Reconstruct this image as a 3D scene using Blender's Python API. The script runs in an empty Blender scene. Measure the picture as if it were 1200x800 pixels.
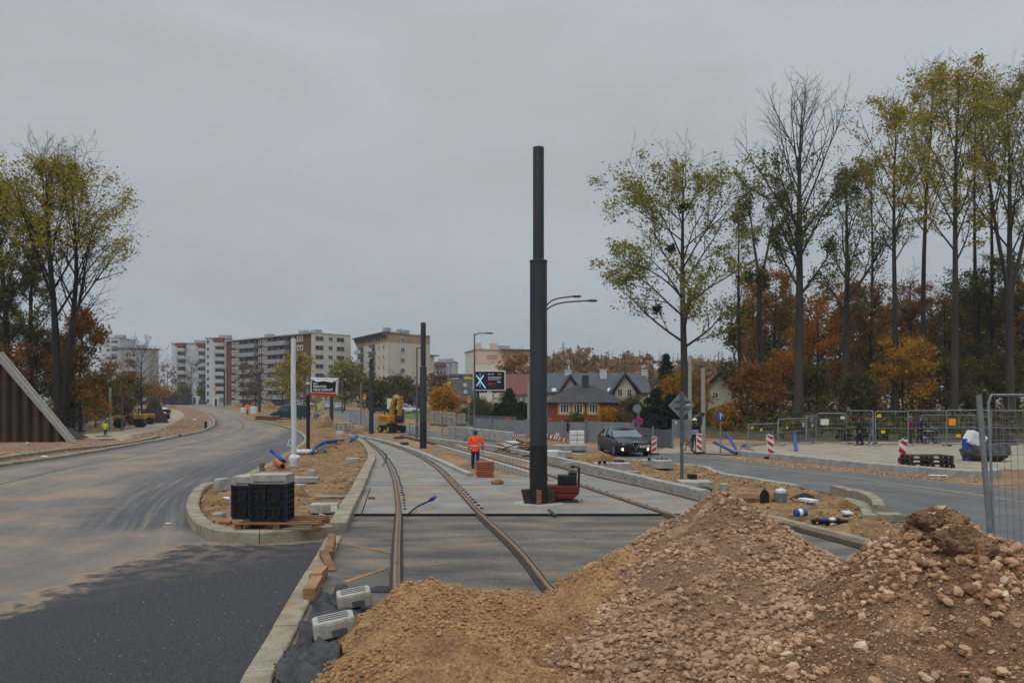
import bpy, math, random
import numpy as np
from mathutils import Vector, Matrix
from mathutils.geometry import tessellate_polygon
R = math.radians
random.seed(7)
scene = bpy.context.scene
COL = scene.collection
HC, HV, F = 2.5, 474.0, 1000.0      # eye height, horizon row, focal length in pixels of the 1200 px wide photo

# ------------------------------------------------------------------ ground shape
def gy(y):
    return 0.0 if y < 60 else (0.012*(y-60) if y < 420 else 4.32)
def P(u, v, dz=0.0):
    """ground point seen at pixel (u, v)"""
    lo, hi = 2.0, 3000.0
    for _ in range(60):
        m = (lo+hi)/2
        if HV + F*(HC-gy(m)-dz)/m > v: lo = m
        else: hi = m
    return Vector(((u-600)/F*lo, lo, gy(lo)+dz))
def At(u, v, y):
    return Vector(((u-600)/F*y, y, HC-(v-HV)/F*y))
def on(u, y, dz=0.0):
    return Vector(((u-600)/F*y, y, gy(y)+dz))

# ------------------------------------------------------------------ mesh builder
class MB:
    def __init__(s): s.v=[]; s.f=[]; s.m=[]
    def add(s, vs, fs, mi=0):
        o=len(s.v); s.v += [tuple(x) for x in vs]
        s.f += [tuple(i+o for i in f) for f in fs]; s.m += [mi]*len(fs); return s
    def obox(s, c, ax, ay, az, mi=0):
        c=Vector(c); vs=[]
        for k in (-1,1):
            for j in (-1,1):
                for i in (-1,1): vs.append(c+ax*(i*.5)+ay*(j*.5)+az*(k*.5))
        return s.add(vs,[(0,2,3,1),(4,5,7,6),(0,1,5,4),(2,6,7,3),(0,4,6,2),(1,3,7,5)],mi)
    def box(s, c, sz, mi=0, rz=0, rx=0, ry=0):
        M=Matrix.Rotation(rz,3,'Z')@Matrix.Rotation(ry,3,'Y')@Matrix.Rotation(rx,3,'X')
        return s.obox(c, M@Vector((sz[0],0,0)), M@Vector((0,sz[1],0)), M@Vector((0,0,sz[2])), mi)
    def bar(s, a, b, w, h, mi=0, up=(0,0,1)):
        a=Vector(a); b=Vector(b); d=b-a; up=Vector(up)
        x=d.cross(up)
        if x.length<1e-6: x=d.cross(Vector((1,0,0)))
        x.normalize(); z=x.cross(d).normalized()
        return s.obox((a+b)/2, x*w, d, z*h, mi)
    def tube(s, pts, r, n=8, mi=0, cap=True):
        pts=[Vector(p) for p in pts]; N=len(pts)
        rs=r if isinstance(r,(list,tuple)) else [r]*N
        vs=[]; fs=[]
        d0=(pts[1]-pts[0]).normalized()
        ref=Vector((0,0,1)) if abs(d0.z)<.9 else Vector((1,0,0))
        for i,p in enumerate(pts):
            d=(pts[min(i+1,N-1)]-pts[max(i-1,0)])
            if d.length<1e-9: d=d0.copy()
            d.normalize()
            x=d.cross(ref)
            if x.length<1e-4: x=d.cross(Vector((0,1,0)))
            x.normalize(); y=d.cross(x)
            for k in range(n):
                a=2*math.pi*k/n
                vs.append(p+(x*math.cos(a)+y*math.sin(a))*rs[i])
        for i in range(N-1):
            for k in range(n):
                k2=(k+1)%n
                fs.append((i*n+k,i*n+k2,(i+1)*n+k2,(i+1)*n+k))
        if cap:
            fs.append(tuple(range(n-1,-1,-1))); fs.append(tuple((N-1)*n+k for k in range(n)))
        return s.add(vs,fs,mi)
    def cyl(s,a,b,r0,r1=None,n=12,mi=0,cap=True):
        return s.tube([a,b],[r0,r0 if r1 is None else r1],n,mi,cap)
    def prism(s, poly, ext, mi=0):
        n=len(poly); ext=Vector(ext); a=[Vector(p) for p in poly]; b=[p+ext for p in a]
        fs=[tuple(range(n-1,-1,-1)),tuple(range(n,2*n))]+[(i,(i+1)%n,(i+1)%n+n,i+n) for i in range(n)]
        return s.add(a+b,fs,mi)
    def poly(s, pts, mi=0): return s.add(pts,[tuple(range(len(pts)))],mi)
    def ball(s,c,r,nu=10,nv=6,mi=0):
        c=Vector(c); r=r if isinstance(r,(tuple,list)) else (r,r,r); vs=[];fs=[]
        for j in range(nv+1):
            t=math.pi*j/nv
            for i in range(nu):
                a=2*math.pi*i/nu
                vs.append(c+Vector((r[0]*math.sin(t)*math.cos(a),r[1]*math.sin(t)*math.sin(a),r[2]*math.cos(t))))
        for j in range(nv):
            for i in range(nu):
                fs.append((j*nu+i,(j+1)*nu+i,(j+1)*nu+(i+1)%nu,j*nu+(i+1)%nu))
        return s.add(vs,fs,mi)
    def loft(s, secs, mi=0, cap=True, closed=True):
        n=len(secs[0]); vs=[p for q in secs for p in q]; fs=[]
        for i in range(len(secs)-1):
            for k in range(n if closed else n-1):
                k2=(k+1)%n; fs.append((i*n+k,i*n+k2,(i+1)*n+k2,(i+1)*n+k))
        if cap: fs.append(tuple(range(n-1,-1,-1))); fs.append(tuple((len(secs)-1)*n+k for k in range(n)))
        return s.add(vs,fs,mi)
    def build(s, name, mats, parent=None, smooth=0, bevel=0, loc=None):
        """vertices are world coordinates (or local ones while the root is at the origin)"""
        off=Vector((0,0,0)); q=parent
        while q is not None: off += q.location; q=q.parent
        if loc is not None: off = off + Vector(loc)
        me=bpy.data.meshes.new(name)
        me.from_pydata([(v[0]-off.x,v[1]-off.y,v[2]-off.z) for v in s.v],[],s.f)
        for m in (mats if isinstance(mats,(list,tuple)) else [mats]): me.materials.append(m)
        me.polygons.foreach_set('material_index',s.m)
        if smooth:
            me.polygons.foreach_set('use_smooth',[True]*len(s.f)); me.set_sharp_from_angle(angle=R(smooth))
        me.update()
        o=bpy.data.objects.new(name,me); COL.objects.link(o)
        if parent is not None: o.parent=parent
        if loc is not None: o.location=Vector(loc)
        if bevel:
            b=o.modifiers.new('bevel','BEVEL'); b.width=bevel; b.segments=2; b.limit_method='ANGLE'; b.angle_limit=R(40)
        return o

def np_mesh(name, V, Fc, mats, parent=None, smooth=False, mi=None):
    off=Vector((0,0,0)); q=parent
    while q is not None: off += q.location; q=q.parent
    V=np.asarray(V,dtype=np.float32)-np.array(off,dtype=np.float32)
    Fc=np.asarray(Fc,dtype=np.int32); k=Fc.shape[1]; n=len(Fc)
    me=bpy.data.meshes.new(name)
    me.vertices.add(len(V)); me.vertices.foreach_set('co',V.ravel())
    me.loops.add(n*k); me.loops.foreach_set('vertex_index',Fc.ravel())
    me.polygons.add(n); me.polygons.foreach_set('loop_start',np.arange(0,n*k,k,dtype=np.int32))
    me.polygons.foreach_set('loop_total',np.full(n,k,dtype=np.int32))
    for m in (mats if isinstance(mats,(list,tuple)) else [mats]): me.materials.append(m)
    if mi is not None: me.polygons.foreach_set('material_index',np.asarray(mi,dtype=np.int32))
    me.polygons.foreach_set('use_smooth',np.full(n,smooth,dtype=bool))
    me.update(calc_edges=True); me.validate()
    o=bpy.data.objects.new(name,me); COL.objects.link(o)
    if parent is not None: o.parent=parent
    return o

def tag(o,label,cat,group=None,kind=None):
    if label: o['label']=label
    if cat: o['category']=cat
    if group: o['group']=group
    if kind: o['kind']=kind
    return o
def thing(name,label,cat,loc=(0,0,0),group=None):
    o=bpy.data.objects.new(name,None); COL.objects.link(o); o.location=Vector(loc); o.empty_display_size=.2
    return tag(o,label,cat,group)
def struct(o): o['kind']='structure'; return o
def kids(o): return [c for c in o.children]
def copy_tree(o,parent=None,label=None):
    c=o.copy(); COL.objects.link(c)
    if parent is not None: c.parent=parent
    if label: c['label']=label
    for ch in kids(o): copy_tree(ch,c)
    return c
def place(o,p,rz=0,sc=1.0,rx=0,ry=0):
    o.location=Vector(p); o.rotation_euler=(rx,ry,rz); o.scale=(sc,sc,sc); return o

# ------------------------------------------------------------------ materials
def lin(c):
    return tuple(((x/255)/12.92 if x/255<=.04045 else ((x/255+.055)/1.055)**2.4) for x in c)+(1,)
_mc={}
def mat(name,c1,c2=None,scale=4.0,rough=.8,bump=0.0,bscale=30.0,metal=0,detail=6,c3=None,spec=.3,emit=None,es=0,coat=0,stretch=None,alpha=1,trans=0,grain=None,dust=None):
    """principled surface whose base colour drifts between two or three tones with noise"""
    if name in _mc: return _mc[name]
    m=bpy.data.materials.new(name); m.use_nodes=True; nt=m.node_tree; N=nt.nodes; L=nt.links
    b=N['Principled BSDF']; b.inputs['Roughness'].default_value=rough; b.inputs['Metallic'].default_value=metal
    b.inputs['Specular IOR Level'].default_value=spec; b.inputs['Coat Weight'].default_value=coat
    if trans: b.inputs['Transmission Weight'].default_value=trans
    if emit: b.inputs['Emission Color'].default_value=lin(emit); b.inputs['Emission Strength'].default_value=es
    tc=N.new('ShaderNodeTexCoord'); co=tc.outputs['Object']
    if stretch:
        mp=N.new('ShaderNodeMapping'); mp.inputs['Scale'].default_value=stretch; L.new(co,mp.inputs['Vector']); co=mp.outputs['Vector']
    c2=c2 or tuple(max(0,x*.85) for x in c1)
    nz=N.new('ShaderNodeTexNoise'); nz.inputs['Scale'].default_value=scale; nz.inputs['Detail'].default_value=detail; nz.inputs['Roughness'].default_value=.6
    L.new(co,nz.inputs['Vector'])
    cr=N.new('ShaderNodeValToRGB'); e=cr.color_ramp.elements
    e[0].position=.32; e[0].color=lin(c1); e[1].position=.68; e[1].color=lin(c2)
    if c3: x=cr.color_ramp.elements.new(.5); x.color=lin(c3)
    L.new(nz.outputs['Fac'],cr.inputs['Fac']); out=cr.outputs['Color']
    if dust:                         # blown dust and dried mud: (colour, scale, threshold, strength)
        dn=N.new('ShaderNodeTexNoise'); dn.inputs['Scale'].default_value=dust[1]; dn.inputs['Detail'].default_value=13; dn.inputs['Roughness'].default_value=.68; dn.inputs['Distortion'].default_value=.3
        L.new(tc.outputs['Object'],dn.inputs['Vector'])
        dm=N.new('ShaderNodeMapRange'); dm.inputs[1].default_value=dust[2]; dm.inputs[2].default_value=dust[2]+.14; dm.inputs[4].default_value=dust[3]; L.new(dn.outputs['Fac'],dm.inputs[0])
        dx=N.new('ShaderNodeMix'); dx.data_type='RGBA'; L.new(dm.outputs[0],dx.inputs[0]); L.new(out,dx.inputs[6]); dx.inputs[7].default_value=lin(dust[0]); out=dx.outputs[2]
    if grain:                        # fine speckle: (scale, low, high)
        g=N.new('ShaderNodeTexNoise'); g.inputs['Scale'].default_value=grain[0]; g.inputs['Detail'].default_value=3; g.inputs['Roughness'].default_value=.7
        L.new(tc.outputs['Object'],g.inputs['Vector'])
        gr=N.new('ShaderNodeMapRange'); gr.inputs[1].default_value=.36; gr.inputs[2].default_value=.64; gr.inputs[3].default_value=grain[1]; gr.inputs[4].default_value=grain[2]
        L.new(g.outputs['Fac'],gr.inputs[0])
        vm=N.new('ShaderNodeVectorMath'); vm.operation='SCALE'; L.new(out,vm.inputs[0]); L.new(gr.outputs[0],vm.inputs['Scale']); out=vm.outputs[0]
    L.new(out,b.inputs['Base Color'])
    if bump:
        n2=N.new('ShaderNodeTexNoise'); n2.inputs['Scale'].default_value=bscale; n2.inputs['Detail'].default_value=5
        L.new(tc.outputs['Object'],n2.inputs['Vector'])
        bp=N.new('ShaderNodeBump'); bp.inputs['Strength'].default_value=min(1,bump); bp.inputs['Distance'].default_value=.03
        L.new(n2.outputs['Fac'],bp.inputs['Height']); L.new(bp.outputs['Normal'],b.inputs['Normal'])
    _mc[name]=m; return m
def island_mat(name,cols,rough=.9,transl=0.0,noise=0.35,nscale=.6):
    """every loose piece (leaf, stone) takes its own tone: Random Per Island plus clumps of noise"""
    if name in _mc: return _mc[name]
    m=bpy.data.materials.new(name); m.use_nodes=True; nt=m.node_tree; N=nt.nodes; L=nt.links
    b=N['Principled BSDF']; b.inputs['Roughness'].default_value=rough; b.inputs['Specular IOR Level'].default_value=.2
    g=N.new('ShaderNodeNewGeometry'); tc=N.new('ShaderNodeTexCoord')
    nz=N.new('ShaderNodeTexNoise'); nz.inputs['Scale'].default_value=nscale; nz.inputs['Detail'].default_value=2
    L.new(tc.outputs['Object'],nz.inputs['Vector'])
    mx=N.new('ShaderNodeMix'); mx.data_type='FLOAT'; mx.inputs[0].default_value=noise
    mr=N.new('ShaderNodeMapRange'); mr.inputs[1].default_value=.3; mr.inputs[2].default_value=.7
    L.new(nz.outputs['Fac'],mr.inputs[0])
    L.new(g.outputs['Random Per Island'],mx.inputs[2]); L.new(mr.outputs[0],mx.inputs[3])
    cr=N.new('ShaderNodeValToRGB'); el=cr.color_ramp.elements
    for i,c in enumerate(cols):
        p=i/(len(cols)-1)
        if i==0: el[0].position=0; el[0].color=lin(c)
        elif i==len(cols)-1: el[-1].position=1; el[-1].color=lin(c)
        else: x=el.new(p); x.color=lin(c)
    L.new(mx.outputs[0],cr.inputs['Fac']); L.new(cr.outputs['Color'],b.inputs['Base Color'])
    if transl:
        t=N.new('ShaderNodeBsdfTranslucent'); L.new(cr.outputs['Color'],t.inputs['Color'])
        ms=N.new('ShaderNodeMixShader'); ms.inputs['Fac'].default_value=transl
        L.new(b.outputs[0],ms.inputs[1]); L.new(t.outputs[0],ms.inputs[2]); L.new(ms.outputs[0],N['Material Output'].inputs['Surface'])
    _mc[name]=m; return m

M={}
M['conc']=mat('concrete',(150,146,138),(122,118,110),6,.9,.25,60,c3=(138,134,126))
M['concl']=mat('pale_concrete',(168,164,156),(126,122,115),3,.9,.3,60,detail=9,grain=(40,.82,1.12))
M['concd']=mat('slab_concrete',(106,106,104),(140,134,122),.9,.9,.4,70,c3=(124,121,114),detail=12,grain=(38,.75,1.15),dust=((136,112,84),.55,.5,.75))
M['kerb']=mat('kerb_concrete',(150,141,124),(104,96,82),2.6,.9,.4,70,c3=(136,126,108),detail=9,grain=(45,.8,1.15),dust=((138,108,76),1.3,.52,.7))
M['kerbl']=mat('clean_kerb_concrete',(158,157,152),(126,122,114),3,.9,.2,70,detail=9,grain=(45,.85,1.1))
M['steeld']=mat('dark_painted_steel',(46,50,55),(33,36,41),1.2,.5,.08,40,spec=.4,c3=(40,43,48),stretch=(2,2,.3),detail=9)
M['steelb']=mat('black_coating',(22,24,27),(30,31,33),6,.6,.1,40,dust=((96,84,70),3,.54,.45))
M['galv']=mat('galvanised_steel',(128,132,136),(105,109,113),8,.55,0,metal=.35)
M['galvd']=mat('dull_galvanised_steel',(92,95,98),(76,78,80),6,.6,0,metal=.3)
M['white']=mat('white_paint',(205,205,202),(180,180,178),8,.6)
M['foil']=mat('white_foil',(205,206,208),(168,170,172),14,.45,.5,25)
M['black']=mat('black_plastic',(16,17,20),(24,25,28),8,.55)
M['rubber']=mat('black_rubber',(20,20,20),(34,33,31),10,.85,.2,40)
M['blue']=mat('blue_plastic_pipe',(34,74,146),(30,60,116),2.5,.55)
M['blued']=mat('dark_blue_plastic',(22,32,64),(18,24,48),8,.5)
M['orange']=mat('orange_plastic_pipe',(176,82,44),(150,64,34),5,.6)
M['red']=mat('red_paint',(178,34,34),(158,28,28),8,.5)
M['redd']=mat('worn_dark_red_paint',(104,28,26),(74,24,22),12,.6,.1,30)
M['yellow']=mat('yellow_machine_paint',(190,140,30),(120,92,36),2.2,.6,.1,20,detail=9)
M['orangem']=mat('orange_machine_paint',(190,96,30),(160,78,24),5,.5)
M['wood']=mat('weathered_wood',(128,94,62),(92,64,42),3,.85,.3,60,stretch=(1,1,6),c3=(112,80,52))
M['woodn']=mat('fresh_wood',(152,118,80),(112,82,54),4,.85,.3,50,c3=(136,102,68),stretch=(1,1,5))
M['woodd']=mat('dark_wet_wood',(66,52,42),(46,37,30),4,.85,.3,50)
M['railtop']=mat('rusty_rail_steel',(108,84,64),(84,62,46),7,.6,.1,40,metal=.25,c3=(126,104,84))
M['railside']=mat('dark_rail_side',(44,40,36),(58,50,42),9,.8,.2,40)
M['brick']=mat('red_slab',(150,86,66),(124,68,52),14,.85,.2,40)
M['glass']=mat('dark_window_glass',(38,44,50),(54,60,66),.6,.12,spec=.6)
M['carglass']=mat('car_window_glass',(58,66,70),(72,80,84),1,.08,spec=.8)
M['carblack']=mat('black_car_paint',(12,14,20),(14,16,23),3,.3,spec=.35,coat=.15)
M['lamp']=mat('lit_lamp',(255,244,214),(255,244,214),1,.3,emit=(255,240,205),es=.7)
M['chrome']=mat('chrome_trim',(170,172,174),(150,152,154),6,.25,metal=.9)
M['hivis']=mat('orange_hivis_cloth',(245,84,22),(228,66,14),9,.8,.2,25)
M['hiviy']=mat('yellow_hivis_cloth',(190,205,30),(170,186,24),9,.8)
M['reflect']=mat('reflective_band',(196,196,190),(176,176,170),9,.4)
M['navy']=mat('navy_cloth',(30,36,74),(24,28,58),12,.9,.2,30)
M['darkcl']=mat('dark_cloth',(26,26,32),(36,36,42),12,.9)
M['maroon']=mat('maroon_cloth',(86,26,38),(70,22,32),12,.9)
M['greycl']=mat('grey_cloth',(98,104,112),(84,90,98),12,.9)
M['slate']=mat('slate_blue_cloth',(58,74,88),(48,62,74),12,.9)
M['skin']=mat('skin',(190,142,116),(176,126,102),14,.6)
M['hair']=mat('brown_hair',(52,38,28),(40,29,22),20,.7)
M['shoe']=mat('dark_shoe',(32,28,26),(42,38,34),12,.7)
M['tarp']=mat('black_geotextile',(34,34,37),(74,72,72),3.5,.7,.5,60,detail=9,grain=(60,.8,1.2))
M['asphd']=mat('loose_black_asphalt',(28,28,30),(44,43,42),18,.95,.8,40)
M['soild']=mat('dark_soil',(62,50,42),(44,36,30),3,.95,.8,20)
# ------------------------------------------------------------------ setting
def ground_mat():
    m=bpy.data.materials.new('earth'); m.use_nodes=True; N=m.node_tree.nodes; L=m.node_tree.links; b=N['Principled BSDF']
    b.inputs['Roughness'].default_value=.95; b.inputs['Specular IOR Level'].default_value=.1
    tc=N.new('ShaderNodeTexCoord')
    n1=N.new('ShaderNodeTexNoise'); n1.inputs['Scale'].default_value=.22; n1.inputs['Detail'].default_value=8; n1.inputs['Roughness'].default_value=.65
    L.new(tc.outputs['Object'],n1.inputs['Vector'])
    cr=N.new('ShaderNodeValToRGB'); e=cr.color_ramp.elements
    e[0].position=.3; e[0].color=lin((98,80,62)); e[1].position=.72; e[1].color=lin((150,124,94))
    x=e.new(.5); x.color=lin((126,102,78))
    L.new(n1.outputs['Fac'],cr.inputs['Fac'])
    n2=N.new('ShaderNodeTexNoise'); n2.inputs['Scale'].default_value=3.2; n2.inputs['Detail'].default_value=6
    L.new(tc.outputs['Object'],n2.inputs['Vector'])
    mx=N.new('ShaderNodeMix'); mx.data_type='RGBA'; mx.blend_type='OVERLAY'; mx.inputs[0].default_value=.7
    L.new(cr.outputs['Color'],mx.inputs[6]); L.new(n2.outputs['Fac'],mx.inputs[7]); L.new(mx.outputs[2],b.inputs['Base Color'])
    bp=N.new('ShaderNodeBump'); bp.inputs['Strength'].default_value=.6; bp.inputs['Distance'].default_value=.06
    n3=N.new('ShaderNodeTexNoise'); n3.inputs['Scale'].default_value=7; n3.inputs['Detail'].default_value=8
    L.new(tc.outputs['Object'],n3.inputs['Vector']); L.new(n3.outputs['Fac'],bp.inputs['Height']); L.new(bp.outputs['Normal'],b.inputs['Normal'])
    return m
M['earth']=ground_mat()
M['sand']=mat('yellow_sand',(146,114,76),(92,70,48),1.6,.95,1,14,c3=(122,94,62),detail=12,grain=(16,.6,1.2))
M['sandp']=mat('pale_compacted_sand',(150,138,120),(120,109,94),1.2,.95,.4,14,detail=8)
M['reds']=mat('reddish_subsoil',(136,106,84),(96,74,58),1.2,.95,.6,10,detail=11,grain=(12,.65,1.2))
M['grass']=mat('short_grass',(62,78,34),(84,92,44),2.5,.95,.6,16)
def pit(x,y):
    # the trench left open between the two tracks
    d=math.exp(-((x-PITX(y))/1.3)**4) if 27.5<y<48 else 0
    e=min(1,max(0,(y-28.6)/1.0))*min(1,max(0,(46-y)/3))
    return -.36*d*e
def PITX(y): return -.3-(y-30)*.25
def hnoise(x,y,s=1.0):
    return (math.sin(x*1.7*s+1.3*math.sin(y*1.1*s))*math.cos(y*1.9*s+.7*math.sin(x*2.3*s))+.5*math.sin(x*4.1*s+y*3.3*s+1))*.5
xs=sorted(set([-900,-500,-300,-200,-150,-120,-90,-70,-55,-45,-38,-32,-27,-23,-20,-17,-15]+[round(-13+.3*i,2) for i in range(87)]+[15,17,20,23,27,32,38,45,55,70,90,120,150,200,300,500,900]))
ys=sorted(set([-40,-20,-8,0,4,7,10,13,16,19,21,23,25]+[round(26+.3*i,2) for i in range(75)]+[50,54,57,60,64,68,74,80,90,100,120,150,190,240,300,360,420,600,1000,1800]))
V=[];Fq=[]
for y in ys:
    for x in xs:
        V.append((x,y,gy(y)-.012+pit(x,y)))
nx=len(xs)
for j in range(len(ys)-1):
    for i in range(nx-1): Fq.append((j*nx+i,j*nx+i+1,(j+1)*nx+i+1,(j+1)*nx+i))
g=np_mesh('ground',V,Fq,M['earth'],smooth=True); struct(g)

def clip(poly,y0,y1):
    def half(pl,yc,keep):
        out=[]
        for i in range(len(pl)):
            a=pl[i]; b=pl[(i+1)%len(pl)]
            ia=keep(a[1]); ib=keep(b[1])
            if ia: out.append(a)
            if ia!=ib:
                t=(yc-a[1])/(b[1]-a[1]); out.append((a[0]+(b[0]-a[0])*t,yc))
        return out
    p=half(poly,y0,lambda y:y>=y0)
    return half(p,y1,lambda y:y<=y1) if len(p)>2 else []
def cr(pts,n=6):
    """Catmull-Rom through points"""
    pts=[Vector(p) for p in pts]; out=[]
    for i in range(len(pts)-1):
        p0=pts[max(i-1,0)];p1=pts[i];p2=pts[i+1];p3=pts[min(i+2,len(pts)-1)]
        for k in range(n):
            t=k/n
            out.append(.5*((2*p1)+(p2-p0)*t+(2*p0-5*p1+4*p2-p3)*t*t+(3*p1-p0-3*p2+p3)*t**3))
    out.append(pts[-1]); return out
def gp(px,n=0):
    """pixel polyline -> ground points (x, y)"""
    w=[P(u,v) for u,v in px]
    if n: w=cr(w,n)
    return [Vector((p.x,p.y,0)) for p in w]
def sheet(name,poly,dz,m):
    mb=MB()
    for y0,y1 in ((-50,60),(60,420),(420,2000)):
        c=clip([(p[0],p[1]) for p in poly],y0,y1)
        if len(c)<3: continue
        pts=[Vector((a,b,gy(b)+dz)) for a,b in c]
        tri=tessellate_polygon([[Vector((p.x,p.y,0)) for p in pts]])
        fs=[]
        for t in tri:
            a,b,c_=(pts[i] for i in t)
            fs.append(t if (b-a).cross(c_-a).z>0 else t[::-1])
        mb.add(pts,fs)
    return struct(mb.build(name,m))
def inside(p,poly):
    c=False; n=len(poly); x,y=p
    for i in range(n):
        a=poly[i];b=poly[(i+1)%n]
        if (a[1]>y)!=(b[1]>y) and x<(b[0]-a[0])*(y-a[1])/(b[1]-a[1])+a[0]: c=not c
    return c
def bumpy(name,poly,dz,m,step=.2,amp=.05,kind='structure',fs=1.0):
    """soil patch: a fine grid inside the outline, uneven"""
    x0=min(p[0] for p in poly);x1=max(p[0] for p in poly);y0=min(p[1] for p in poly);y1=max(p[1] for p in poly)
    idx={};V=[];Fq=[]
    def vid(i,j):
        if (i,j) not in idx:
            x=x0+i*step;y=y0+j*step
            h=hnoise(x,y,.8*fs)*.5+hnoise(x+9,y+4,2.1*fs)*.3+hnoise(x-3,y+14,4.7*fs)*.2+random.uniform(-.12,.12)
            idx[(i,j)]=len(V); V.append((x,y,gy(y)+dz+amp*h))
        return idx[(i,j)]
    for j in range(int((y1-y0)/step)+1):
        for i in range(int((x1-x0)/step)+1):
            if inside((x0+(i+.5)*step,y0+(j+.5)*step),poly):
                Fq.append((vid(i,j),vid(i+1,j),vid(i+1,j+1),vid(i,j+1)))
    cnt={}
    for f in Fq:
        for i in f: cnt[i]=cnt.get(i,0)+1
    V=[(v[0],v[1],v[2] if cnt.get(i,0)==4 else gy(v[1])-.05) for i,v in enumerate(V)]
    o=np_mesh(name,V,Fq,m,smooth=True); o['kind']=kind; return o
def ribbon(name,path,prof,mats,mis=None,gaps=None,gap=.012,dz=0,parent=None,smooth=0):
    """sweep a cross-section [(side, up)...] along ground points; gaps = stone length"""
    mb=MB(); path=[Vector((p[0],p[1],0)) for p in path]
    # resample
    L=[0]
    for i in range(1,len(path)): L.append(L[-1]+(path[i]-path[i-1]).length)
    def at(s):
        s=max(0,min(L[-1],s))
        for i in range(1,len(L)):
            if s<=L[i]+1e-9:
                t=(s-L[i-1])/max(1e-9,L[i]-L[i-1]); p=path[i-1].lerp(path[i],t); break
        a=max(0,s-.3); 
        return p
    def frame(s):
        p=at(s); d=(at(s+.25)-at(s-.25)); d.normalize(); return p,Vector((d.y,-d.x,0))
    segs=[]
    if gaps:
        n=max(1,round(L[-1]/gaps)); l=L[-1]/n
        for i in range(n):
            k=3; segs.append([i*l+gap/2+(l-gap)*j/k for j in range(k+1)])
    else:
        n=max(2,int(L[-1]/.35)); segs.append([L[-1]*i/n for i in range(n+1)])
    for sg in segs:
        secs=[];dzr=random.uniform(-.006,.006) if gaps else 0; ds=random.uniform(-.006,.006) if gaps else 0
        for s in sg:
            p,nr=frame(s); secs.append([Vector((p.x+nr.x*(a+ds),p.y+nr.y*(a+ds),gy(p.y)+dz+b+dzr)) for a,b in prof])
        mb.loft(secs)
    o=mb.build(name,mats,parent=parent,smooth=smooth)
    return o
def kerbprof(w,h,c=.02): return [(-w/2,-.1),(-w/2,h-c),(-w/2+c,h),(w/2-c,h),(w/2,h-c),(w/2,-.1)]

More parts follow.
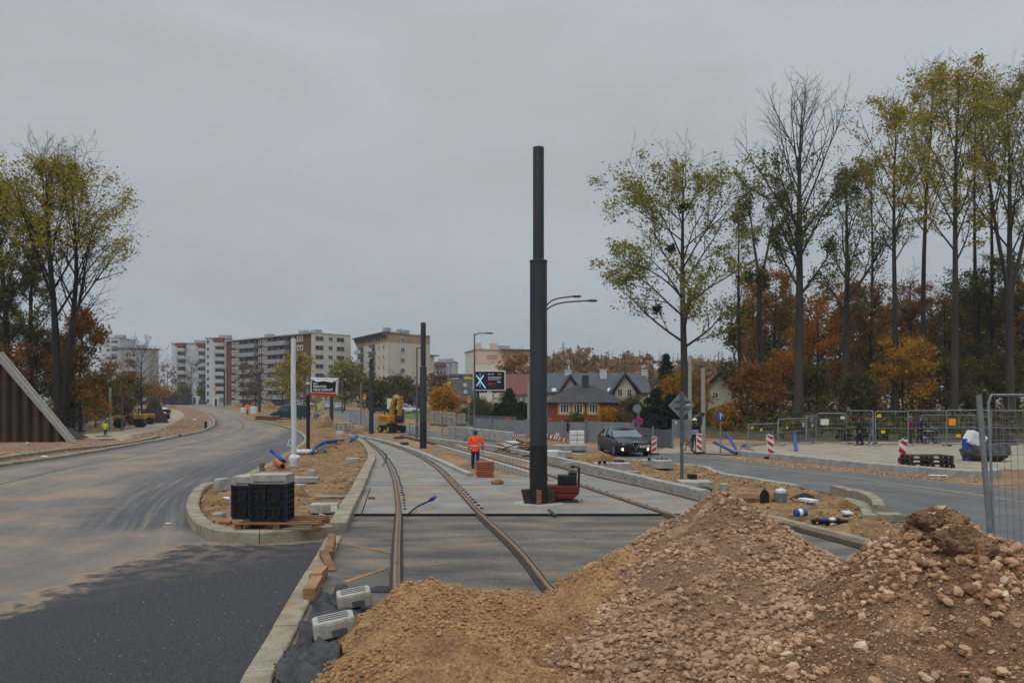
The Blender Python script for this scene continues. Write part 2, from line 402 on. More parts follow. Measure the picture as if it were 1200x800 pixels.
# --- the left carriageway, still without its top course
def road_mat():
    m=bpy.data.materials.new('dusty_asphalt'); m.use_nodes=True; N=m.node_tree.nodes; L=m.node_tree.links; b=N['Principled BSDF']
    b.inputs['Specular IOR Level'].default_value=.25
    tc=N.new('ShaderNodeTexCoord'); ob=tc.outputs['Object']; uv=tc.outputs['UV']
    su=N.new('ShaderNodeSeparateXYZ'); L.new(uv,su.inputs[0]); dk=su.outputs['X']     # metres from the left kerb
    sep=N.new('ShaderNodeSeparateXYZ'); L.new(ob,sep.inputs[0])
    def noise(sc,det=6,stretch=None,dist=0):
        n=N.new('ShaderNodeTexNoise'); n.inputs['Scale'].default_value=sc; n.inputs['Detail'].default_value=det; n.inputs['Roughness'].default_value=.62; n.inputs['Distortion'].default_value=dist
        if stretch:
            mp=N.new('ShaderNodeMapping'); mp.inputs['Scale'].default_value=stretch[:3]; L.new(uv,mp.inputs[0]); L.new(mp.outputs[0],n.inputs['Vector'])
        else: L.new(ob,n.inputs['Vector'])
        return n.outputs['Fac']
    def math_(op,a,b_=None,c=None):
        n=N.new('ShaderNodeMath'); n.operation=op
        for i,x in enumerate((a,b_,c)):
            if x is None: continue
            if isinstance(x,(int,float)): n.inputs[i].default_value=x
            else: L.new(x,n.inputs[i])
        return n.outputs[0]
    def smooth(x,a,b_):
        n=N.new('ShaderNodeMapRange'); n.interpolation_type='SMOOTHSTEP'
        n.inputs[1].default_value=a; n.inputs[2].default_value=b_; L.new(x,n.inputs[0]); return n.outputs[0]
    def mix(f,a,b_):
        n=N.new('ShaderNodeMix'); n.data_type='RGBA'; L.new(f,n.inputs[0])
        for i,x in ((6,a),(7,b_)):
            if isinstance(x,tuple): n.inputs[i].default_value=lin(x)
            else: L.new(x,n.inputs[i])
        return n.outputs[2]
    big=noise(.35,7); strk=noise(.85,12,(1.0,.05,1,0),.4); thin=noise(4.5,9,(1,.03,1,0),.25); fine=noise(22,4); grit=noise(44,3); mott=noise(3.0,12)
    vr=N.new('ShaderNodeTexVoronoi'); vr.inputs['Scale'].default_value=34; L.new(ob,vr.inputs['Vector'])
    # dark fresh mat: right of a ragged line, before the island
    w=math_('MULTIPLY',math_('SUBTRACT',big,.5),3.2)
    w2=math_('MULTIPLY',math_('SUBTRACT',strk,.5),2.2)
    edge_n=math_('MULTIPLY',math_('SUBTRACT',noise(2.2,8),.5),1.6)
    a=smooth(math_('ADD',math_('ADD',math_('ADD',sep.outputs['X'],math_('MULTIPLY',w,.7)),math_('MULTIPLY',w2,.5)),edge_n),-6.3,-5.7)
    c=smooth(math_('ADD',math_('ADD',math_('MULTIPLY',sep.outputs['Y'],-1),math_('MULTIPLY',w,.5)),edge_n),-15.7,-15.1)
    fresh=math_('MULTIPLY',a,c)
    dust=mix(smooth(strk,.38,.6),(120,111,101),(98,95,93)); dust=mix(math_('MULTIPLY',smooth(grit,.5,.7),.35),dust,(64,60,58))
    dust=mix(smooth(big,.42,.66),dust,(136,118,100))
    dust=mix(math_('MULTIPLY',smooth(mott,.45,.62),.45),dust,(108,98,88))
    # the lane worn clean of dust, along the island and the far right kerb
    lane=math_('MULTIPLY',smooth(math_('ADD',math_('ADD',dk,math_('MULTIPLY',w2,.9)),math_('MULTIPLY',math_('SUBTRACT',mott,.5),2.0)),6.7,8.2),smooth(math_('ADD',sep.outputs['Y'],w),16.3,17.6))
    clean=mix(smooth(thin,.4,.62),(70,71,75),(92,90,89))
    dust=mix(math_('MULTIPLY',lane,.92),dust,clean)
    dust=mix(math_('MULTIPLY',smooth(thin,.58,.65),.45),dust,(134,116,97))
    jn=math_('LESS_THAN',math_('ABSOLUTE',math_('SUBTRACT',math_('ADD',dk,math_('MULTIPLY',math_('SUBTRACT',big,.5),.5)),3.1)),.06)
    dust=mix(math_('MULTIPLY',jn,.75),dust,(52,48,45))
    gutter=math_('SUBTRACT',1.0,smooth(math_('ADD',dk,math_('MULTIPLY',w2,.3)),.3,1.3))
    dust=mix(math_('MULTIPLY',gutter,.8),dust,(82,80,80))
    dark=mix(smooth(grit,.36,.64),(20,20,23),(66,65,68)); dark=mix(math_('MULTIPLY',smooth(fine,.4,.65),.5),dark,(52,51,54))
    dark=mix(smooth(strk,.56,.75),dark,(84,76,68))
    lip=math_('MULTIPLY',math_('MULTIPLY',fresh,math_('SUBTRACT',1.0,fresh)),3.2)
    near_=math_('MULTIPLY',math_('SUBTRACT',1.0,smooth(math_('ADD',math_('ADD',sep.outputs['X'],math_('MULTIPLY',sep.outputs['Y'],-.55)),math_('MULTIPLY',w,1.2)),-13.8,-10.5)),smooth(mott,.42,.6))
    dark=mix(math_('MULTIPLY',near_,.7),dark,(112,99,86))
    col=mix(fresh,dust,dark)
    col=mix(math_('MULTIPLY',lip,.7),col,(150,126,100))
    # pale grit
    g=math_('MULTIPLY',math_('LESS_THAN',vr.outputs['Distance'],.2),smooth(grit,.52,.6))
    col=mix(math_('MULTIPLY',g,.3),col,(150,142,128))
    L.new(col,b.inputs['Base Color'])
    rg=N.new('ShaderNodeMapRange'); rg.inputs[3].default_value=.9; rg.inputs[4].default_value=.72; L.new(fresh,rg.inputs[0]); L.new(rg.outputs[0],b.inputs['Roughness'])
    bp=N.new('ShaderNodeBump'); bp.inputs['Strength'].default_value=.55; bp.inputs['Distance'].default_value=.02
    L.new(math_('ADD',fine,grit),bp.inputs['Height']); L.new(bp.outputs['Normal'],b.inputs['Normal'])
    return m
M['road']=road_mat()
LK=[(-420,640),(-150,575),(0,547),(60,538.5),(120,528.5),(170,519.5),(205,512.5),(235,506),(249,499.5),(251,494.5),(247,489),(239,483.5),(226,479),(212,476.2),(196,474.5)]
lk=gp(LK,5)
IS=[(265,572),(290,561),(312,551),(334,537),(350,526),(359,516.5),(352,508.5),(336,501),(316,496.5),(296,492.5),(283,486.5),(276,482.5),(272,480),(262,477),(250,475)]
isl=gp(IS,5)
TIP=[(265,572),(246,575),(236,580),(229,589),(226,601),(230,615),(243,628),(268,635.5),(300,637.5),(345,634),(386,629)]
tip=gp(TIP,5)
STR=[(300,806),(330,752),(362,690),(392,634),(405,606),(417,584),(424,568),(430,554),(435.5,541),(432,530),(426,522),(418,516.5),(409,512)]
strp=gp(STR,5)
lowstr=[p for p in strp if p.y<16.3]; 
e0=Vector((strp[0].x,-30,0))
def xat(pl,y):
    pl=sorted(pl,key=lambda p:p.y)
    if y<=pl[0].y: p,q_=pl[0],pl[1]
    elif y>=pl[-1].y: p,q_=pl[-2],pl[-1]
    else:
        for p,q_ in zip(pl,pl[1:]):
            if p.y<=y<=q_.y: break
    return p.x+(q_.x-p.x)*(y-p.y)/max(1e-6,q_.y-p.y)
RY=[-30,-10,0,4]+[5+.5*i for i in range(45)]+[28+i for i in range(33)]+[62,64,67,70,74,78,83,88,94,100,107,115,124,134,145,157,170,184,199,214,230,240]
low=[Vector((-2.1,-30,0)),Vector((lowstr[0].x+.7,5,0))]+lowstr
isly=[p for p in isl if p.y<240]
Vr=[];Fr=[];Ur=[];NXR=30
for y in RY:
    xl=xat(lk,y) if y>lk[0].y else lk[0].x-(lk[0].y-y)*.15-0*y
    xr=xat(low,y) if y<16 else (xat(isly,y) if y>isly[0].y else -2.8+(isly[0].x+2.8)*(y-16)/(isly[0].y-16))
    for i in range(NXR+1):
        x=xl+(xr-xl)*i/NXR; Vr.append((x,y,gy(y)+.02)); Ur.append((x-xl,y))
for j in range(len(RY)-1):
    for i in range(NXR): k=j*(NXR+1)+i; Fr.append((k,k+1,k+NXR+2,k+NXR+1))
rd=np_mesh('road',Vr,Fr,M['road']); struct(rd)
ul=rd.data.uv_layers.new(name='UVMap'); li=np.zeros(len(rd.data.loops),dtype=np.int32); rd.data.loops.foreach_get('vertex_index',li); ul.data.foreach_set('uv',np.array(Ur,dtype=np.float32)[li].ravel())
# kerbs
struct(ribbon('kerb',lk,kerbprof(.3,.14),M['kerb'],gaps=1.1))
struct(ribbon('kerb',isl,kerbprof(.3,.16),M['kerb'],gaps=1.1))
struct(ribbon('kerb',tip[4:],kerbprof(.28,.25,.03),M['kerb'],gaps=1.35))
ks=[p for p in strp if p.y>=16.0]
struct(ribbon('kerb',ks,kerbprof(.34,.24,.02),M['kerb'],gaps=1.6))
struct(ribbon('kerb',[Vector((lowstr[0].x+.9,3,0))]+lowstr,kerbprof(.27,.1,.015),M['kerb'],gaps=1.6))
# back kerb of the left verge
bk=gp([(-420,618),(-150,562),(0,540),(70,530),(140,522.5),(185,513)],5)
struct(ribbon('kerb',bk,kerbprof(.3,.2),M['kerb'],gaps=1.1))
# soil of the island between the left carriageway and the tracks
ipoly=[p for p in isl]+gp([(258,476),(300,474.5),(360,484),(400,505)])+[p for p in strp[::-1] if p.y>=16.2]+tip[:3:-1]
bumpy('island_soil',ipoly,.15,M['sand'],.16,.11)
# left verge, path and embankment foot
vp=lk[:]+gp([(190,475.5),(176,478),(150,500),(120,512),(60,519),(0,524),(-150,540),(-420,590)])
sheet('verge',vp,.03,M['reds'])
pth=gp([(60,512),(110,508.5),(150,503.5),(175,496.5),(188,487),(186,479.5),(190,477),(206,480),(216,486),(205,495.5),(190,503.5),(156,510.5),(152,515.5),(110,515)],3)
sheet('path',pth,.045,M['sandp'])
# right carriageway
def road2_mat():
    m=mat('worn_asphalt',(80,80,81),(102,100,96),.8,.9,.4,60,c3=(90,89,88),detail=10,stretch=(1,.35,1),grain=(30,.8,1.12),dust=((126,112,92),.4,.53,.5)); return m
FE=[(400,477.5),(430,486.5),(480,499),(528,510),(600,519.5),(660,524),(720,527.5),(780,530.5),(822,533.5),(860,538),(905,543),(960,549.5),(1020,555),(1080,561),(1172,572),(1260,583),(1500,610)]
NE=[(380,484),(410,494),(440,502),(500,513.5),(545,520),(600,526),(660,532),(700,537),(745,541),(792,545.5),(824,548.5),(842,556),(880,562.5),(936,572)]
fe=gp(FE,4); ne=gp(NE,4)
ne2=gp([(1010,587),(1040,606),(1052,640),(1040,660)],4)
sheet('road',fe+[Vector((22,14,0)),Vector((18,6,0)),Vector((9,6,0))]+ne2[::-1]+ne[::-1],.022,road2_mat())
M['mark']=mat('worn_yellow_paint',(134,124,96),(108,103,92),9,.9,detail=8)
def line(px,w,m,dz=.03):
    pts=gp(px,4); l=[];r=[]
    for i,p in enumerate(pts):
        d=(pts[min(i+1,len(pts)-1)]-pts[max(i-1,0)]).normalized(); n=Vector((d.y,-d.x,0))*w/2
        l.append(p+n); r.append(p-n)
    sheet('road_marking',l+r[::-1],dz,m)
line([(830,541),(900,548.5),(960,556),(1040,566),(1172,585),(1300,604)],.2,M['mark'])
line([(700,528.5),(760,531.5),(822,536),(905,545.6),(960,552),(1080,563.5),(1200,578.5)],.16,M['mark'])
struct(ribbon('kerb',ne[5*4:],kerbprof(.24,.1),M['kerbl'],gaps=1.1))
# right median (sand between the right track and the road)
RK=[(500,517),(560,525.5),(580,528.5),(643,541),(715,559),(760,570.5),(827,587.5),(920,611),(1045,642)]
rk=gp(RK,4)
mpoly=rk[4*4:]+ne2[::-1][3:]+ne[::-1][:5*4+6]+gp([(560,523),(540,521)])
med=rk+gp([(1058,622),(1032,604),(1004,589),(975,580)])+ne[::-1][:8*4]
bumpy('median_soil',med,.07,M['sand'],.2,.14)
struct(ribbon('kerb',[p for p in rk if p.y>22.0 ],kerbprof(.26,.3),M['kerbl'],gaps=1.0))
struct(ribbon('kerb',[p for p in rk if p.y<20.5],kerbprof(.22,.06),M['kerb'],gaps=1.2))
# right pavement platform with its pale kerb
pk=gp([(868,533),(878,534.5),(940,540.5),(1020,549.5),(1110,557),(1152,560.5),(1166,557)],4)
plat=pk+gp([(1175,549),(1400,560),(1400,524),(1190,522),(1100,520),(1000,519),(900,521),(872,526)])
bumpy('pavement',plat,.13,M['sandp'],.4,.03)
struct(ribbon('kerb',pk,kerbprof(.4,.26,.03),M['kerbl'],gaps=2.0))
footp=gp([(764,532),(782,524),(830,521),(872,525),(866,534),(822,531)])
sheet('pavement',footp,.035,M['sandp'])
# forest floor
def leaf_floor(): return mat('leaf_litter',(70,56,36),(96,74,44),1.5,.95,.7,9,c3=(62,58,34),detail=8)
sheet('forest_floor',[Vector(p) for p in ((12,66,0),(20,57,0),(30,56,0),(80,56,0),(120,130,0),(60,150,0),(22,110,0))],.01,leaf_floor())
sheet('forest_floor',[Vector(p) for p in ((-33,66,0),(-60,66,0),(-110,110,0),(-110,160,0),(-78,160,0),(-50,100,0),(-40,80,0))],.01,leaf_floor())
# lawn strip beyond the far road and the yards
sheet('lawn',gp([(430,479),(500,495),(560,501),(600,500),(560,487),(500,480),(430,474)]),.012,M['grass'])

# --- track bed
M['base']=mat('track_base_asphalt',(84,81,78),(142,126,106),1.3,.95,1,60,c3=(108,102,94),detail=14,stretch=(.6,1.5,1)) if False else mat('track_base_asphalt',(76,75,74),(138,122,103),1.0,.95,1,60,c3=(104,99,92),detail=14,stretch=(.6,1.4,1),grain=(42,.62,1.25))
edge=gp([(417,606.5),(500,606.5),(600,606.5),(700,606.5),(845,606.5)])
near=[p for p in strp if p.y<18.8]
bedn=[Vector((-2.0,5,0))]+near+edge+gp([(930,613),(1045,642)])+[Vector((8,12,0)),Vector((7.0,5,0))]
sheet('track_bed',bedn,.05,M['base'])
# concrete slabs, 9 cm thick, of the far part
slab=MB()
far=[p for p in strp if p.y>=18.9]
sl=[edge[0]]+far+gp([(404,509),(420,513),(450,520.5),(490,533),(520,546),(550,560.5),(600,559),(640,566),(640,545),(760,573),(845,594),(845,606.5)])
def slabsheet(pts,z,m,name):
    mb=MB(); c=[(p[0],p[1]) for p in pts]
    tri=tessellate_polygon([[Vector((a,b,0)) for a,b in c]])
    top=[Vector((a,b,gy(b)+z)) for a,b in c]; fs=[]
    for t in tri:
        a,b,d=(top[i] for i in t); fs.append(t if (b-a).cross(d-a).z>0 else t[::-1])
    mb.add(top,fs); n=len(top)
    mb.add(top+[p-Vector((0,0,.5)) for p in top],[(i,(i+1)%n,(i+1)%n+n,i+n) for i in range(n)])
    return struct(mb.build(name,m))
slabsheet(sl,.09,M['concd'],'track_bed')
# dark rubber joint strip at the slab's edge
mb=MB(); a=edge[0]; b=edge[-1]
mb.bar((a.x,a.y-.06,.05),(b.x,b.y-.06,.05),.1,.1)
struct(mb.build('track_bed_joint',M['rubber']))
mb=MB()
for q in (gp([(432,572),(560,572),(620,572)]),gp([(441,535),(497,535)]),gp([(424,606),(434,575)])):
    for i in range(len(q)-1): mb.bar((q[i].x,q[i].y,gy(q[i].y)+.088),(q[i+1].x,q[i+1].y,gy(q[i+1].y)+.088),.03,.012)
struct(mb.build('track_bed_joint',M['rubber']))
# light edging of the left slab along the trench
ed=gp([(418,511.5),(450,519),(475,527),(492,533),(520,546),(551,561)],4)
struct(ribbon('kerb',ed,kerbprof(.22,.2),M['kerbl'],gaps=1.2))
# ------------------------------------------------------------------ rails
def rail(pxpts,label,clips=True,ext=None):
    pts=gp(pxpts,5)
    if ext: pts=[pts[0]+(pts[0]-pts[1]).normalized()*ext]+pts
    mid=pts[len(pts)//2]
    t=thing('rail',label,'rail',(mid.x,mid.y,gy(mid.y)),'tram rails')
    ribbon('rail_head',pts,[(-.045,.06),(-.048,.137),(-.036,.15),(.0,.15),(.008,.115),(.034,.115),(.038,.145),(.05,.145),(.052,.06)],M['railtop'],parent=t,smooth=35)
    c=ribbon('rail_casing',pts,[(-.1,-.01),(-.095,.07),(-.055,.1),(.06,.1),(.095,.07),(.1,-.01)],M['railside'],parent=t)
    if clips:
        mb=MB(); acc=0
        for i in range(1,len(pts)):
            a,b=pts[i-1],pts[i]; d=b-a; l=d.length; d.normalize(); n=Vector((d.y,-d.x,0)); s=.62-acc
            while s<l:
                p=a+d*s
                if 19.2<p.y<62:
                    for sd in (-1,1):
                        if random.random()<.22: continue
                    q=p+n*(sd*.16+random.uniform(-.012,.012)); mb.obox((q.x,q.y,gy(q.y)+.1),n*random.uniform(.05,.09),d*random.uniform(.08,.13),Vector((0,0,.032)))
                s+=.62
            acc=l-(s-.62)
        tag(mb.build('rail_clips',M['rubber'],parent=t),None,None,kind='stuff')
    return pts
RL=rail([(464.5,690),(464.5,679),(465.5,640),(467,607),(465,582),(461,562),(454,545),(445,532),(437,525),(429,519),(420,513.5),(408,507)],'leftmost curved tram rail, running past the timber offcuts and sand mound',ext=3)
RR=rail([(652,707),(641,695),(606,650),(562,607),(540,582),(522,562),(510,550),(490,537),(467,527),(447,520),(430,513.5),(414,507)],'curved tram rail second from left, sweeping down to the grey bent pipe',ext=2)
RA=rail([(1000,683),(900,648.5),(830,624),(790,610.5),(757,599.5),(700,580),(670,569.5),(622,553.5),(580,541),(545,530.5),(500,518.5),(470,511.5)],'rusty tram rail right of the thick tram pole, on the trench side',ext=2)
RB=rail([(1120,682),(1021,649),(947,628),(870,606),(821,592),(760,576),(700,562),(643,546.5),(580,532),(545,524),(510,515.5),(480,509.5)],'rusty tram rail beside the long pale kerb of the sand median, rightmost of the four',ext=2)
# concrete blocks that carry the still open right track
def interp(pts,y):
    for a,b in zip(pts,pts[1:]):
        if (a.y-y)*(b.y-y)<=0 and a.y!=b.y: return a.lerp(b,(y-a.y)/(b.y-a.y)),(b-a).normalized()
mb=MB(); mb.box((0,0,0),(.6,.36,.44)); 
sb=None
for pts,lab in ((RA,'pale concrete support block in the row along the trench edge under the open tram rail'),(RB,'pale concrete support block in the row under the rail nearest the pale kerb')):
    y=31.0
    while y<52:
        p,d=interp(pts,y); a=math.atan2(d.y,d.x)-math.pi/2
        if sb is None: sb=mb.build('support_block',M['concl'],bevel=.02); o=sb
        else: o=sb.copy(); COL.objects.link(o)
        place(o,(p.x,p.y,gy(p.y)-.13+.0),a); tag(o,lab,'concrete block','support blocks under the open rails')
        y+=.62
# ------------------------------------------------------------------ rubble heaps
rng=np.random.default_rng(5)
def fbm(x,y,o=5,seed=0):
    """cheap value noise on arrays"""
    out=np.zeros_like(x); amp=1.;fr=1.;tot=0
    for k in range(o):
        xs_=x*fr+seed*7.3+k*13.7; ys_=y*fr-seed*3.1+k*5.9
        xi=np.floor(xs_).astype(np.int64); yi=np.floor(ys_).astype(np.int64); fx=xs_-xi; fy=ys_-yi
        fx=fx*fx*(3-2*fx); fy=fy*fy*(3-2*fy)
        h=lambda a,b: ((np.sin(a*127.1+b*311.7)*43758.5453)%1.0)
        v=(h(xi,yi)*(1-fx)+h(xi+1,yi)*fx)*(1-fy)+(h(xi,yi+1)*(1-fx)+h(xi+1,yi+1)*fx)*fy
        out+=amp*(v-.5); tot+=amp; amp*=.55; fr*=2.03
    return out/tot*2
def icosa():
    t=(1+5**.5)/2
    v=np.array([(-1,t,0),(1,t,0),(-1,-t,0),(1,-t,0),(0,-1,t),(0,1,t),(0,-1,-t),(0,1,-t),(t,0,-1),(t,0,1),(-t,0,-1),(-t,0,1)],float); v/=np.linalg.norm(v[0])
    f=np.array([(0,11,5),(0,5,1),(0,1,7),(0,7,10),(0,10,11),(1,5,9),(5,11,4),(11,10,2),(10,7,6),(7,1,8),(3,9,4),(3,4,2),(3,2,6),(3,6,8),(3,8,9),(4,9,5),(2,4,11),(6,2,10),(8,6,7),(9,8,1)])
    return v,f
IV,IF=icosa()
def stones(name,pos,size,m,parent,sub=False):
    n=len(pos); nv=len(IV)
    variants=[IV*(1+rng.uniform(-.3,.22,(nv,1)))*rng.uniform(.6,1.15,(1,3)) for _ in range(14)]
    V=np.empty((n,nv,3))
    q=rng.normal(size=(n,4)); q/=np.linalg.norm(q,axis=1)[:,None]
    w,x,y,z=q.T
    Rm=np.stack([1-2*(y*y+z*z),2*(x*y-z*w),2*(x*z+y*w),2*(x*y+z*w),1-2*(x*x+z*z),2*(y*z-x*w),2*(x*z-y*w),2*(y*z+x*w),1-2*(x*x+y*y)],1).reshape(n,3,3)
    vi=rng.integers(0,len(variants),n); B=np.stack(variants)[vi]
    V=np.einsum('nij,nkj->nki',Rm,B)*size[:,None,None]*np.array([1,1,.8])+pos[:,None,:]
    Fc=(IF[None]+(np.arange(n)*nv)[:,None,None]).reshape(-1,3)
    o=np_mesh(name,V.reshape(-1,3),Fc,m,parent=parent); o['kind']='stuff'; return o
def heap_h(specs,x,y):
    h=np.full_like(x,-.6)
    for (cx,cy,ht,rx,ry,pw) in specs:
        r=np.sqrt(((x-cx)/rx)**2+((y-cy)/ry)**2)
        h=np.maximum(h,ht*(1-r)*(1 if pw==1 else 1)-.0*r) if pw==1 else np.maximum(h,ht*(1-r**pw))
    return h
def smoothmax(specs,x,y,k=.12):
    e=0
    for (cx,cy,ht,rx,ry,pw) in specs:
        r=np.sqrt(((x-cx)/rx)**2+((y-cy)/ry)**2+.003)
        hh=np.maximum(ht*(1-r**pw),-.5); e=e+np.exp(hh/k)
    return k*np.log(e)
def heap(name,label,cat,specs,box,step,mats,stone_m,nst,smin,smax,wear,seed,rough=.1,power=2.2):
    x0,x1,y0,y1=box
    X,Y=np.meshgrid(np.arange(x0,x1,step),np.arange(y0,y1,step))
    def hf(x,y):
        h=smoothmax(specs,x,y)
        return h+rough*fbm(x*1.6,y*1.6,3,seed)+rough*.6*fbm(x*5,y*5,3,seed+3)+.022*fbm(x*17,y*17,3,seed+6)
    H=hf(X,Y); H=np.maximum(H,-.25)
    ny,nx_=X.shape
    V=np.stack([X,Y,H],-1).reshape(-1,3)
    I=np.arange(ny*nx_).reshape(ny,nx_)
    Fq=np.stack([I[:-1,:-1],I[:-1,1:],I[1:,1:],I[1:,:-1]],-1).reshape(-1,4)
    keep=(H.reshape(-1)[Fq].max(1)>-.12); Fq=Fq[keep]
    cx,cy=specs[0][0],specs[0][1]
    t=thing(name,label,cat,(cx,cy,0))
    np_mesh('earth',V,Fq,mats,parent=t,smooth=True)
    px=rng.uniform(x0,x1,nst*4); py=rng.uniform(y0,y1,nst*4)
    h=hf(px,py); w=wear(px,py,h); ok=(h>.01)&(rng.uniform(size=len(px))<w); px=px[ok][:nst];py=py[ok][:nst];h=h[ok][:nst]
    s=smin+(smax-smin)*rng.uniform(size=len(px))**power*1.0
    pos=np.stack([px,py,h+s*.25],-1)
    stones('loose_stones',pos,s,stone_m,t)
    if smax>.05:                     # fine chippings between the stones
        nf=22000; px=rng.uniform(x0,x1,nf*3); py=rng.uniform(y0,y1,nf*3); h=hf(px,py); ok=h>.01; px,py,h=px[ok][:nf],py[ok][:nf],h[ok][:nf]
        s=rng.uniform(.004,.015,len(px)); stones('chippings',np.stack([px,py,h+s*.3],-1),s,stone_m,t)
    return t,hf
M['heapsand']=mat('dug_sand',(158,122,84),(112,82,54),2.2,.97,1,28,c3=(138,104,70),detail=12,grain=(30,.55,1.25))
M['heaprub']=mat('reddish_rubble_earth',(134,104,79),(163,131,103),2.6,.97,1,34,c3=(112,86,64),detail=12,grain=(36,.5,1.3))
M['heaprub2']=mat('brown_rubble_earth',(122,90,65),(152,117,87),2.2,.97,1,34,c3=(100,73,52),detail=12,grain=(36,.5,1.3))
M['stone']=island_mat('pinkish_stones',[(106,80,60),(138,107,83),(162,131,106),(148,117,92),(188,161,136)],noise=.3,nscale=1.2)
M['stone2']=island_mat('grey_brown_stones',[(102,72,51),(136,101,75),(160,125,97),(174,145,117),(204,186,164)],noise=.3,nscale=1.2)
M['crumbs']=island_mat('sand_clods',[(104,76,50),(138,104,68),(158,124,84),(150,122,94)],noise=.3,nscale=1.2)
def noise_wear(a,b,seed): return lambda x,y,h: np.clip(a+b*fbm(x*1.3,y*1.3,3,seed),0.03,1)
heap('sand_mound','long low mound of yellow sand across the front tracks, beside the black sheet','sand heap',
     [(-.88,9.0,.66,1.0,1.9,1.1),(-.15,8.9,.5,1.3,1.7,1.15),(-.5,7.7,.56,1.28,1.7,1.15),(.5,9.5,.26,1.3,1.2,1.2)],(-2.6,1.8,5.6,11.4),.03,M['heapsand'],M['crumbs'],9000,.006,.03,noise_wear(.55,1.6,2),1,.13)
HG=[(2.85,11.4,1.34,2.1,2.5,1.0),(2.1,9.6,.86,2.0,2.4,1.05),(3.0,10.2,.85,1.5,2.4,1.05),(1.2,8.3,.42,1.7,2.0,1.1)]
hp,hgf=heap('gravel_heap','large central heap of pinkish crushed stone with a sandy left flank','gravel heap',
     HG,(-.6,6.2,5.8,14.2),.04,M['heaprub'],M['stone'],19000,.01,.048,lambda x,y,h: np.clip(.6+1.2*fbm(x*1.2,y*1.2,4,4),.12,1)*np.where(x<.9+.28*(y-8)-.3,.4,1),2,.1,2.8)
# the apron of yellow sand on its left flank
heap('sand_apron','streak of yellow sand slumped down the left flank of the central gravel heap','sand heap',
     [(1.55,11.0,.62,1.0,1.7,1.1),(1.0,9.8,.58,.85,1.5,1.15),(2.05,12.2,.6,.8,1.0,1.1),(.45,8.8,.5,.8,1.3,1.15)],(-.8,3.2,6.8,13.6),.035,M['heapsand'],M['crumbs'],4200,.008,.028,noise_wear(.6,1.2,5),7,.12)
HR=[(4.2,8.4,1.55,1.75,2.1,1.0),(4.8,8.3,1.16,1.8,2.0,1.02),(3.3,7.3,.5,1.7,1.6,1.1),(5.6,8.0,.75,1.6,2.0,1.1)]
heap('rubble_heap','right hand rubble heap of brown earth and pale broken stones, two big clods on top','rubble heap',
     HR,(1.6,7.8,5.2,11.2),.035,M['heaprub2'],M['stone2'],8500,.009,.06,lambda x,y,h: np.clip(.4+1.5*fbm(x*1.5,y*1.5,3,9),.05,1)*np.where(h>.7,1.3,.55),3,.13,3.0)
# bigger pale stones near its top
n=260; px=rng.normal(4.3,.42,n); py=rng.normal(8.05,.4,n); hh=smoothmax(HR,px,py)
t0=[o for o in bpy.data.objects if o.name.startswith('rubble_heap')][0]
stones('loose_stones',np.stack([px,py,hh+.015],-1),rng.uniform(.025,.07,n),M['stone2'],t0)
n=200; px=rng.uniform(2.4,6.0,n); py=rng.uniform(6.2,8.4,n); hh=smoothmax(HR,px,py); k=hh>.05
stones('loose_stones',np.stack([px,py,hh+.01],-1)[k],(.018+.05*rng.uniform(size=n)**2.5)[k],M['stone2'],t0)
def clod(label,c,r,seed):
    mb=MB(); mb.ball((0,0,0),r,64,40)
    V=np.array(mb.v); nn=V/np.linalg.norm(V,axis=1)[:,None]
    d=fbm(nn[:,0]*2.2+nn[:,2],nn[:,1]*2.2-nn[:,2]*.9,5,seed)*.6+fbm(nn[:,0]*7+2*nn[:,2],nn[:,1]*7+nn[:,2]*3,4,seed+5)*.26
    V=V*(1+d[:,None])
    mb.v=[tuple(np.array(c)+v) for v in V]
    o=mb.build('earth_clod',M['heaprub2'],smooth=180,loc=c); return tag(o,label,'earth clod','clods on the rubble heap')
clod('upper, paler lump of hardened earth crowning the right rubble heap',(4.14,8.3,1.36),(.25,.2,.12),2)
clod('lower lump of hardened earth overhanging the stones on the right rubble heap',(4.2,7.98,1.2),(.27,.2,.13),8)

# ------------------------------------------------------------------ thick tram pole with wedges and machine
def tram_pole(name,label,u,v,vtop,vstep,r0,r1,group='dark tram poles',splash=True):
    b=P(u,v); t=thing(name,label,'pole',b,group); y=b.y
    zt=At(u,vtop,y).z; zs=At(u,vstep,y).z
    mb=MB(); mb.cyl(b+Vector((0,0,-.3)),(b.x,b.y,zs),r0,n=28)
    mb.build('lower_tube',M['steeld'],t,smooth=40)
    mb=MB(); mb.tube([(b.x,b.y,zs-.01),(b.x,b.y,zs+.03),(b.x,b.y,zs+.07)],[r0+.012,r0+.012,r1],28)
    mb.build('collar',M['steeld'],t,smooth=30)
    mb=MB(); mb.cyl((b.x,b.y,zs+.05),(b.x,b.y,zt),r1,n=24); mb.build('upper_tube',M['steeld'],t,smooth=40)
    if splash:
        mb=MB(); mb.cyl(b+Vector((0,0,-.02)),(b.x,b.y,At(u,vtop,y).z*0+b.z+.168*9.0),r0+.006,n=28); mb.build('base_coating',M['steelb'],t,smooth=40)
    return t,b
tp,tb=tram_pole('tram_pole','tallest, thick dark tram pole wedged in the concrete slab at the centre',631,594,173,307,.21,.135)
